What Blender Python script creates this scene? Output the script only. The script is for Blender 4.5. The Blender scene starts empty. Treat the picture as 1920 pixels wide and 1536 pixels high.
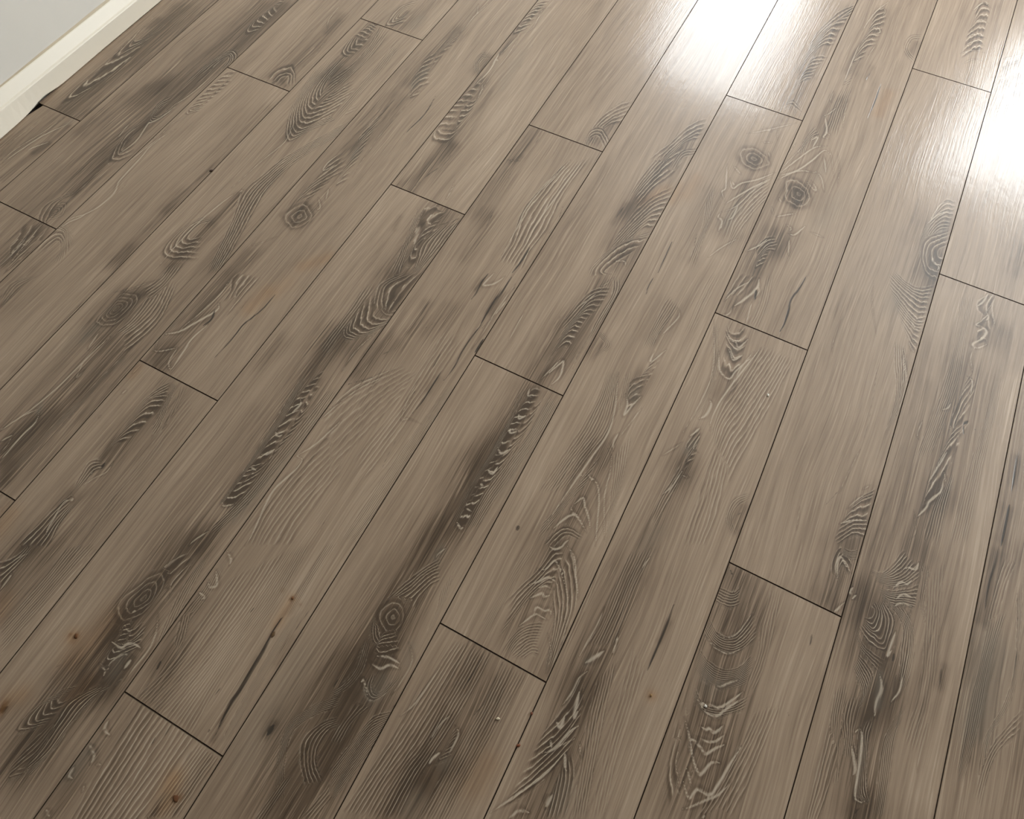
import bpy, bmesh, math, random
import numpy as np

C = bpy.context.scene.collection
SC = bpy.context.scene

# ------------------------------------------------------------------ camera, sky, exposure
cam_d = bpy.data.cameras.new('camera')
cam_d.sensor_fit = 'HORIZONTAL'
cam_d.sensor_width = 36.0
cam_d.lens = 36.0 * 1177.9 / 1920.0
cam_d.clip_start = 0.01
cam = bpy.data.objects.new('camera', cam_d)
C.objects.link(cam)
cam.location = (1.68116, 0.0, 1.06275)
cam.rotation_euler = (0.437692, 0.0, 0.479937)
SC.camera = cam

world = bpy.data.worlds.new('overcast_sky')
SC.world = world
world.use_nodes = True
bg = world.node_tree.nodes['Background']
bg.inputs[0].default_value = (0.945, 0.955, 1.0, 1.0)
bg.inputs[1].default_value = 23.5

SC.view_settings.view_transform = 'Standard'
SC.view_settings.look = 'None'
SC.view_settings.gamma = 1.0
SC.view_settings.use_curve_mapping = False
SC.view_settings.exposure = 0.0
SC.cycles.use_denoising = True
SC.cycles.denoising_prefilter = 'FAST'
SC.cycles.denoising_quality = 'HIGH'
SC.cycles.max_bounces = 10
SC.cycles.diffuse_bounces = 6
SC.cycles.sample_clamp_indirect = 3.0
SC.cycles.caustics_reflective = False
SC.cycles.caustics_refractive = False

# room size (metres): x across the planks, y along them
W = 0.1905            # plank width
L = 1.3828            # plank length
WALL_X = 0.045        # face of the left wall
RIGHT_X = 4.6
FAR_Y = 4.1
BACK_Y = -4.6
CEIL = 2.42
WIN = [(0.62,1.54,1.05,2.14),(2.58,4.3,1.05,2.14)]           # far wall openings: x0, x1, z0, z1
WIN_ADDED = [(2.3,3.8,0.9,2.1)]         # unseen right wall window, added for more light from that side: y0, y1, z0, z1


def portal(name, loc, rot, sx, sy):
    d = bpy.data.lights.new(name, 'AREA')
    d.shape = 'RECTANGLE'
    d.size = sx
    d.size_y = sy
    d.cycles.is_portal = True
    o = bpy.data.objects.new(name, d)
    C.objects.link(o)
    o.location = loc
    o.rotation_euler = rot


for (a, b, c, d) in WIN:
    portal('window_portal', ((a + b) / 2, FAR_Y + 0.201, (c + d) / 2), (math.radians(-90), 0, 0), b - a, d - c)
for (a, b, c, d) in WIN_ADDED:
    portal('window_portal', (RIGHT_X + 0.201, (a + b) / 2, (c + d) / 2), (math.radians(90), 0, math.radians(90)), b - a, d - c)


# ------------------------------------------------------------------ materials
class NT:
    """small helper for writing node trees"""
    def __init__(s, name):
        s.m = bpy.data.materials.new(name)
        s.m.use_nodes = True
        s.t = s.m.node_tree
        s.t.nodes.clear()

    def n(s, typ, **kw):
        nd = s.t.nodes.new(typ)
        for k, v in kw.items():
            setattr(nd, k, v)
        return nd

    def put(s, sock, v):
        if isinstance(v, bpy.types.NodeSocket):
            s.t.links.new(v, sock)
        else:
            sock.default_value = v

    def ma(s, op, a, b=None, c=None, clamp=False):
        nd = s.n('ShaderNodeMath', operation=op)
        nd.use_clamp = clamp
        s.put(nd.inputs[0], a)
        if b is not None:
            s.put(nd.inputs[1], b)
        if c is not None:
            s.put(nd.inputs[2], c)
        return nd.outputs[0]

    def ss(s, v, a, b, lo=0.0, hi=1.0):
        nd = s.n('ShaderNodeMapRange', interpolation_type='SMOOTHSTEP')
        s.put(nd.inputs[0], v)
        nd.inputs[1].default_value = a
        nd.inputs[2].default_value = b
        nd.inputs[3].default_value = lo
        nd.inputs[4].default_value = hi
        return nd.outputs[0]

    def mix(s, f, a, b, blend='MIX'):
        nd = s.n('ShaderNodeMix', data_type='RGBA', blend_type=blend)
        s.put(nd.inputs[0], f)
        s.put(nd.inputs[6], a)
        s.put(nd.inputs[7], b)
        return nd.outputs[2]

    def vec(s, x, y, z):
        nd = s.n('ShaderNodeCombineXYZ')
        s.put(nd.inputs[0], x)
        s.put(nd.inputs[1], y)
        s.put(nd.inputs[2], z)
        return nd.outputs[0]

    def noise(s, v, detail=2.0, rough=0.5, scale=1.0):
        nd = s.n('ShaderNodeTexNoise', noise_dimensions='3D')
        s.put(nd.inputs['Vector'], v)
        nd.inputs['Scale'].default_value = scale
        nd.inputs['Detail'].default_value = detail
        nd.inputs['Roughness'].default_value = rough
        return nd.outputs['Fac']

    def out(s, sh):
        o = s.n('ShaderNodeOutputMaterial')
        s.t.links.new(sh, o.inputs[0])
        return s.m


def rgb(h):
    """sRGB 0-255 triple to linear"""
    f = lambda c: (c / 12.92 if c <= 0.04045 else ((c + 0.055) / 1.055) ** 2.4)
    return tuple(f(c / 255.0) for c in h) + (1.0,)


def paint(name, col, rough=0.5, bump=0.02, scale=250.0, mottle=0.03):
    t = NT(name)
    tc = t.n('ShaderNodeNewGeometry').outputs['Position']
    n1 = t.noise(tc, 3.0, 0.6, scale)
    n2 = t.noise(tc, 2.0, 0.5, 6.0)
    dark = tuple(c * (1 - 2 * mottle) for c in col[:3]) + (1.0,)
    cc = t.mix(n2, dark, col)
    b = t.n('ShaderNodeBump')
    b.inputs['Strength'].default_value = bump
    b.inputs['Distance'].default_value = 0.002
    t.put(b.inputs['Height'], n1)
    p = t.n('ShaderNodeBsdfPrincipled')
    t.put(p.inputs['Base Color'], cc)
    p.inputs['Roughness'].default_value = rough
    t.put(p.inputs['Normal'], b.outputs[0])
    return t.out(p.outputs[0])


def wood_material():
    t = NT('oak_laminate')
    tc = t.n('ShaderNodeTexCoord').outputs['Object']
    oi = t.n('ShaderNodeObjectInfo')
    rnd = oi.outputs['Random']
    sp = t.n('ShaderNodeSeparateXYZ')
    t.put(sp.inputs[0], tc)
    v, u = sp.outputs[0], sp.outputs[1]
    off = t.ma('MULTIPLY', rnd, 37.0)
    a1 = t.n('ShaderNodeAttribute', attribute_name='grain')
    a2 = t.n('ShaderNodeAttribute', attribute_name='mark')
    s1 = t.n('ShaderNodeSeparateColor')
    t.put(s1.inputs[0], a1.outputs['Color'])
    s2 = t.n('ShaderNodeSeparateColor')
    t.put(s2.inputs[0], a2.outputs['Color'])
    phase, amt, tone, warm = s1.outputs[0], s1.outputs[1], s1.outputs[2], a1.outputs['Alpha']
    lightd, darkd, stain, green = s2.outputs[0], s2.outputs[1], s2.outputs[2], a2.outputs['Alpha']
    # wandering grain coordinate: mostly across the plank
    wob = t.noise(t.vec(t.ma('MULTIPLY', v, 9.0), t.ma('MULTIPLY', u, 2.6), off), 1.0)
    vv = t.ma('MULTIPLY_ADD', wob, 0.030, v)
    # fine fibre streaks, medium streaks, broad clouding
    n_f0 = t.noise(t.vec(t.ma('MULTIPLY', vv, 300.0), t.ma('MULTIPLY', u, 6.0), off), 3.0, 0.6)
    n_f = t.ss(n_f0, 0.25, 0.75)
    n_m = t.noise(t.vec(t.ma('MULTIPLY', vv, 85.0), t.ma('MULTIPLY', u, 3.2), off), 2.0, 0.55)
    n_b = t.noise(t.vec(t.ma('MULTIPLY', vv, 17.0), t.ma('MULTIPLY', u, 3.0), off), 1.0)
    n_h = t.noise(t.vec(t.ma('MULTIPLY', vv, 400.0), t.ma('MULTIPLY', u, 7.0), off), 2.0, 0.6)
    hair = t.ss(n_h, 0.55, 0.64)
    pore = t.ss(n_h, 0.36, 0.45, 1.0, 0.0)
    # growth ring lines
    j1 = t.noise(t.vec(t.ma('MULTIPLY', v, 70.0), t.ma('MULTIPLY', u, 16.0), off), 3.0, 0.6)
    ph = t.ma('MULTIPLY_ADD', t.ma('SUBTRACT', j1, 0.5), 1.1, phase)
    fr = t.ma('FRACT', ph)
    up = t.ss(fr, 0.0, 0.08)
    dn = t.ss(fr, 0.12, 0.27, 1.0, 0.0)
    line = t.ma('MULTIPLY', up, dn)
    brk = t.ss(j1, 0.30, 0.55)
    line = t.ma('MULTIPLY', line, t.ma('MULTIPLY_ADD', brk, 0.65, 0.35))
    line = t.ma('MULTIPLY', line, t.ss(n_f, 0.05, 0.55, 0.35, 1.0))
    late = t.ma('MULTIPLY', t.ss(fr, 0.18, 0.42), t.ss(fr, 0.45, 1.02, 1.0, 0.0))
    fil = t.ma('MULTIPLY_ADD', n_f, 1.2, 0.1)
    # marks: light pores and dark splits drawn along the grain
    jm = t.ma('MULTIPLY', t.ma('SUBTRACT', n_f, 0.5), 0.9)
    l_s = t.ma('MULTIPLY', t.ss(t.ma('ADD', lightd, jm), 0.1, 1.5, 1.0, 0.0), 1.0)
    halo = t.ma('MULTIPLY', t.ss(lightd, 0.9, 2.0), t.ss(lightd, 2.0, 5.5, 1.0, 0.0))
    d_s = t.ss(t.ma('ADD', darkd, jm), 0.2, 1.4, 1.0, 0.0)
    # value (0 = pale sapwood, 1 = darkest heart)
    val = t.ma('MULTIPLY_ADD', t.ma('SUBTRACT', n_m, 0.5), 0.65, t.ma('MULTIPLY', tone, t.ma('MULTIPLY_ADD', n_m, 0.9, 0.66)))
    val = t.ma('MULTIPLY_ADD', t.ma('SUBTRACT', n_f, 0.5), 0.36, val)
    val = t.ma('MULTIPLY_ADD', t.ma('SUBTRACT', n_b, 0.5), 0.42, val)
    val = t.ma('MULTIPLY_ADD', t.ma('MULTIPLY', late, amt), 0.62, val)
    val = t.ma('MULTIPLY_ADD', t.ma('MULTIPLY', line, amt), -0.35, val)
    val = t.ma('MULTIPLY_ADD', halo, 0.20, val)
    hz = t.ma('MULTIPLY', t.ss(n_m, 0.35, 0.62), t.ss(tone, -0.05, 0.45, 0.42, 1.0))
    hz = t.ma('MULTIPLY', hz, t.ma('MULTIPLY_ADD', amt, -0.85, 1.0))
    pz = t.ma('MULTIPLY', t.ss(tone, -0.05, 0.45, 0.35, 1.0), t.ma('MULTIPLY_ADD', amt, -0.85, 1.0))
    val = t.ma('MULTIPLY_ADD', t.ma('MULTIPLY', hair, hz), -0.66, val)
    val = t.ma('MULTIPLY_ADD', t.ma('MULTIPLY', pore, pz), t.ma('MULTIPLY_ADD', n_b, 0.50, 0.08), val)
    cr = t.n('ShaderNodeValToRGB')
    el = cr.color_ramp.elements
    el[0].position = 0.0
    el[0].color = (0.5287, 0.4172, 0.3122, 1)
    el[1].position = 1.0
    el[1].color = (0.0724, 0.0476, 0.0298, 1)
    for pos_, c_ in ((0.28, (0.3574, 0.2639, 0.1873, 1)), (0.52, (0.2526, 0.1804, 0.1249, 1)), (0.76, (0.1351, 0.0921, 0.0606, 1))):
        e = el.new(pos_)
        e.color = c_
    t.put(cr.inputs[0], t.ma('MULTIPLY_ADD', val, 0.58, 0.345))
    col = cr.outputs[0]
    col = t.mix(t.ma('MULTIPLY', t.ma('MULTIPLY', line, amt), t.ma('MULTIPLY_ADD', fil, 0.5, 0.45), clamp=True), col, (0.58, 0.49, 0.385, 1))
    col = t.mix(t.ma('MULTIPLY', l_s, t.ma('MULTIPLY_ADD', fil, 0.5, 0.45), clamp=True), col, (0.58, 0.49, 0.385, 1))
    col = t.mix(t.ma('MULTIPLY', d_s, 0.95), col, (0.030, 0.021, 0.014, 1))
    col = t.mix(t.ma('MULTIPLY', warm, 1.0, clamp=True), col, (0.92, 0.60, 0.27, 1.0), 'MULTIPLY')
    col = t.mix(t.ma('MULTIPLY', green, 0.7, clamp=True), col, (0.17, 0.155, 0.125, 1.0))
    col = t.mix(t.ma('MULTIPLY', stain, 1.0, clamp=True), col, (0.16, 0.07, 0.018, 1.0))
    # embossed relief
    h = t.ma('MULTIPLY_ADD', t.ma('MULTIPLY', line, amt), -0.12, t.ma('MULTIPLY', n_f, 0.5))
    h = t.ma('MULTIPLY_ADD', l_s, -0.15, h)
    h = t.ma('MULTIPLY_ADD', d_s, -1.0, h)
    mott = t.noise(t.vec(t.ma('MULTIPLY', v, 60.0), t.ma('MULTIPLY', u, 45.0), off), 2.0, 0.5)
    h = t.ma('MULTIPLY_ADD', mott, 0.9, h)
    b = t.n('ShaderNodeBump')
    b.inputs['Strength'].default_value = 0.35
    b.inputs['Distance'].default_value = 0.0006
    t.put(b.inputs['Height'], h)
    p = t.n('ShaderNodeBsdfPrincipled')
    t.put(p.inputs['Base Color'], col)
    p.inputs['Roughness'].default_value = 0.45
    p.inputs['Coat Weight'].default_value = 0.4
    p.inputs['Coat IOR'].default_value = 1.5
    t.put(p.inputs['Coat Roughness'], t.ma('MULTIPLY_ADD', n_f, 0.05, 0.1))
    t.put(p.inputs['Coat Normal'], b.outputs[0])
    p.inputs['IOR'].default_value = 1.5
    p.inputs['Specular IOR Level'].default_value = 0.3
    t.put(p.inputs['Normal'], b.outputs[0])
    return t.out(p.outputs[0])


def edge_material():
    t = NT('painted_plank_bevel')
    tc = t.n('ShaderNodeNewGeometry').outputs['Position']
    n1 = t.noise(tc, 2.0, 0.5, 40.0)
    cc = t.mix(n1, (0.045, 0.031, 0.020, 1), (0.085, 0.063, 0.043, 1))
    p = t.n('ShaderNodeBsdfPrincipled')
    p.inputs['Specular IOR Level'].default_value = 0.1
    t.put(p.inputs['Base Color'], cc)
    p.inputs['Roughness'].default_value = 0.9
    return t.out(p.outputs[0])


def glass_material():
    t = NT('window_glass')
    fr = t.n('ShaderNodeFresnel')
    fr.inputs[0].default_value = 1.45
    a = t.n('ShaderNodeBsdfTransparent')
    a.inputs[0].default_value = (0.96, 0.98, 0.97, 1)
    g = t.n('ShaderNodeBsdfGlossy')
    g.inputs['Roughness'].default_value = 0.02
    m = t.n('ShaderNodeMixShader')
    back = t.n('ShaderNodeNewGeometry').outputs['Backfacing']
    t.put(m.inputs[0], t.ma('MULTIPLY', fr.outputs[0], t.ma('SUBTRACT', 1.0, back)))
    t.put(m.inputs[1], a.outputs[0])
    t.put(m.inputs[2], g.outputs[0])
    return t.out(m.outputs[0])


M_WOOD = wood_material()
M_EDGE = edge_material()
M_WALL = paint('wall_paint_grey_white', rgb((230, 226, 216)), 0.6, 0.05)
M_WALL2 = paint('room_wall_paint', rgb((138,133,125)), 0.7, 0.05)
M_CEIL = paint('ceiling_paint', rgb((190, 187, 181)), 0.8, 0.05)
M_BASE = paint('baseboard_gloss_paint', rgb((243, 235, 217)), 0.35, 0.01, 60.0, 0.015)
M_CAULK = paint('aged_caulk', rgb((205, 190, 162)), 0.5, 0.05, 90.0, 0.12)
M_SUB = paint('subfloor', rgb((40, 28, 20)), 0.9)
M_FRAME = paint('window_frame_paint', rgb((238, 238, 235)), 0.35, 0.01)
M_GLASS = glass_material()


# ------------------------------------------------------------------ mesh helpers
def link(name, me, mats, parent=None, loc=(0, 0, 0)):
    o = bpy.data.objects.new(name, me)
    for m in (mats if isinstance(mats, (list, tuple)) else [mats]):
        me.materials.append(m)
    C.objects.link(o)
    o.location = loc
    if parent is not None:
        o.parent = parent
    return o


def box(bm, x0, x1, y0, y1, z0, z1):
    vs = [bm.verts.new((x, y, z)) for z in (z0, z1) for y in (y0, y1) for x in (x0, x1)]
    for f in ((0, 2, 3, 1), (4, 5, 7, 6), (0, 1, 5, 4), (2, 6, 7, 3), (0, 4, 6, 2), (1, 3, 7, 5)):
        bm.faces.new([vs[i] for i in f])


def mesh_of(bm, name):
    bmesh.ops.recalc_face_normals(bm, faces=bm.faces)
    me = bpy.data.meshes.new(name)
    bm.to_mesh(me)
    bm.free()
    return me


def structure(o):
    o['kind'] = 'structure'
    return o


def boxes(name, lst, mat, parent=None):
    bm = bmesh.new()
    for b in lst:
        box(bm, *b)
    return link(name, mesh_of(bm, name), mat, parent)


# ------------------------------------------------------------------ room shell
T = 0.2


def pierced(axis, lo, hi, zlo, zhi, holes):
    """rectangles (along, z) of a wall around its openings"""
    out = []
    cur = lo
    for (a, b, c, d) in sorted(holes):
        out.append((cur, a, zlo, zhi))
        out.append((a, b, zlo, c))
        out.append((a, b, d, zhi))
        cur = b
    out.append((cur, hi, zlo, zhi))
    return out


structure(boxes('wall_left', [(WALL_X - T, WALL_X, BACK_Y - T, FAR_Y + T, -0.1, CEIL)], M_WALL))
structure(boxes('wall_back', [(WALL_X, RIGHT_X, BACK_Y - T, BACK_Y, -0.1, CEIL)], M_WALL2))
structure(boxes('wall_far', [(a, b, FAR_Y, FAR_Y + T, c, d) for a, b, c, d in pierced(0, WALL_X, RIGHT_X, -0.1, CEIL, WIN)], M_WALL2))
structure(boxes('wall_right', [(RIGHT_X, RIGHT_X + T, a, b, c, d) for a, b, c, d in pierced(1, BACK_Y - T, FAR_Y + T, -0.1, CEIL, WIN_ADDED)], M_WALL2))
structure(boxes('ceiling', [(WALL_X - T, RIGHT_X + T, BACK_Y - T, FAR_Y + T, CEIL, CEIL + T)], M_CEIL))

k = 0
for (a, b, c, d) in WIN:
    k += 1
    w = structure(boxes('window_%d' % k, [(a, a + .05, FAR_Y + .07, FAR_Y + .13, c, d), (b - .05, b, FAR_Y + .07, FAR_Y + .13, c, d),
                                         (a + .05, b - .05, FAR_Y + .07, FAR_Y + .13, c, c + .05), (a + .05, b - .05, FAR_Y + .07, FAR_Y + .13, d - .05, d)], M_FRAME))
    boxes('pane', [(a + .05, b - .05, FAR_Y + .098, FAR_Y + .102, c + .05, d - .05)], M_GLASS, w)
    boxes('window_sill', [(a - .04, b + .04, FAR_Y - .05, FAR_Y + .07, c - .03, c)], M_FRAME, w)
for (a, b, c, d) in WIN_ADDED:  # added window, out of view, there to light the room from the right
    k += 1
    X = RIGHT_X
    w = structure(boxes('window_%d' % k, [(X + .07, X + .13, a, a + .05, c, d), (X + .07, X + .13, b - .05, b, c, d),
                                         (X + .07, X + .13, a + .05, b - .05, c, c + .05), (X + .07, X + .13, a + .05, b - .05, d - .05, d)], M_FRAME))
    boxes('pane', [(X + .098, X + .102, a + .05, b - .05, c + .05, d - .05)], M_GLASS, w)
    boxes('window_sill', [(X - .05, X + .07, a - .04, b + .04, c - .03, c)], M_FRAME, w)


# baseboard on the left wall: follows the slightly bowed wall, eased top edge, caulk bead above
def base_x(y):
    ys = [-5.0,0.45,0.52,0.568,0.6,0.65,0.719,0.86,1.087,4.1]
    xs = [0.07,0.0705,0.0695,0.068,0.0655,0.0625,0.061,0.0585,0.0575,0.0575]
    return float(np.interp(y, ys, xs))


def lift(y):
    return 0.0012 + 0.006 * math.exp(-((y - 0.655) / 0.035) ** 2)


BB_H, BB_T = 0.0445, 0.0
bm = bmesh.new()
ys = [BACK_Y, -1.5, -0.5, 0.0] + [0.3 + 0.02 * i for i in range(46)] + [1.4, 2.0, 3.0, FAR_Y]
rings = []
for y in ys:
    x = base_x(y)
    top_x = 0.0615
    prof = [(x - 0.0006, lift(y)), (x, lift(y) + 0.0012), (top_x + 0.001, BB_H - 0.004), (top_x, BB_H - 0.0012), (top_x - 0.003, BB_H + 0.0008),
            (0.0498, 0.0688), (0.0480, 0.0700), (WALL_X, 0.0702), (WALL_X, lift(y))]
    rings.append([bm.verts.new((p[0], y, p[1])) for p in prof])
for r0, r1 in zip(rings[:-1], rings[1:]):
    n = len(r0)
    for i in range(n):
        bm.faces.new((r0[i], r0[(i + 1) % n], r1[(i + 1) % n], r1[i]))
bm.faces.new(rings[0])
bm.faces.new(list(reversed(rings[-1])))
baseboard = structure(link('baseboard_left', mesh_of(bm, 'baseboard_left'), M_BASE))
# caulk bead between baseboard and wall: thin at the near end, thicker further along
bm = bmesh.new()
rings = []
for y in [BACK_Y, 0.3] + [0.4 + 0.04 * i for i in range(25)] + [2.0, FAR_Y]:
    w_ = float(np.interp(y, [0.3, 0.55, 0.75, 0.95, 1.3], [0.0006, 0.0008, 0.0026, 0.0036, 0.0038]))
    w_ *= 1 + 0.12 * math.sin(y * 37.0)
    prof = [(WALL_X - .001, 0.0695), (0.0478 + 0.15 * w_, 0.0699), (0.0470 + 0.2 * w_, 0.0702 + 0.25 * w_), (WALL_X + .0004, 0.0704 + 1.1 * w_), (WALL_X - .001, 0.0704 + 1.15 * w_)]
    rings.append([bm.verts.new((p[0], y, p[1])) for p in prof])
for r0, r1 in zip(rings[:-1], rings[1:]):
    n = len(r0)
    for i in range(n):
        bm.faces.new((r0[i], r0[(i + 1) % n], r1[(i + 1) % n], r1[i]))
caulk = link('caulk_bead', mesh_of(bm, 'caulk_bead'), M_CAULK, baseboard)
caulk['label'] = 'thin yellowed caulk line along the top of the baseboard'

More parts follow.
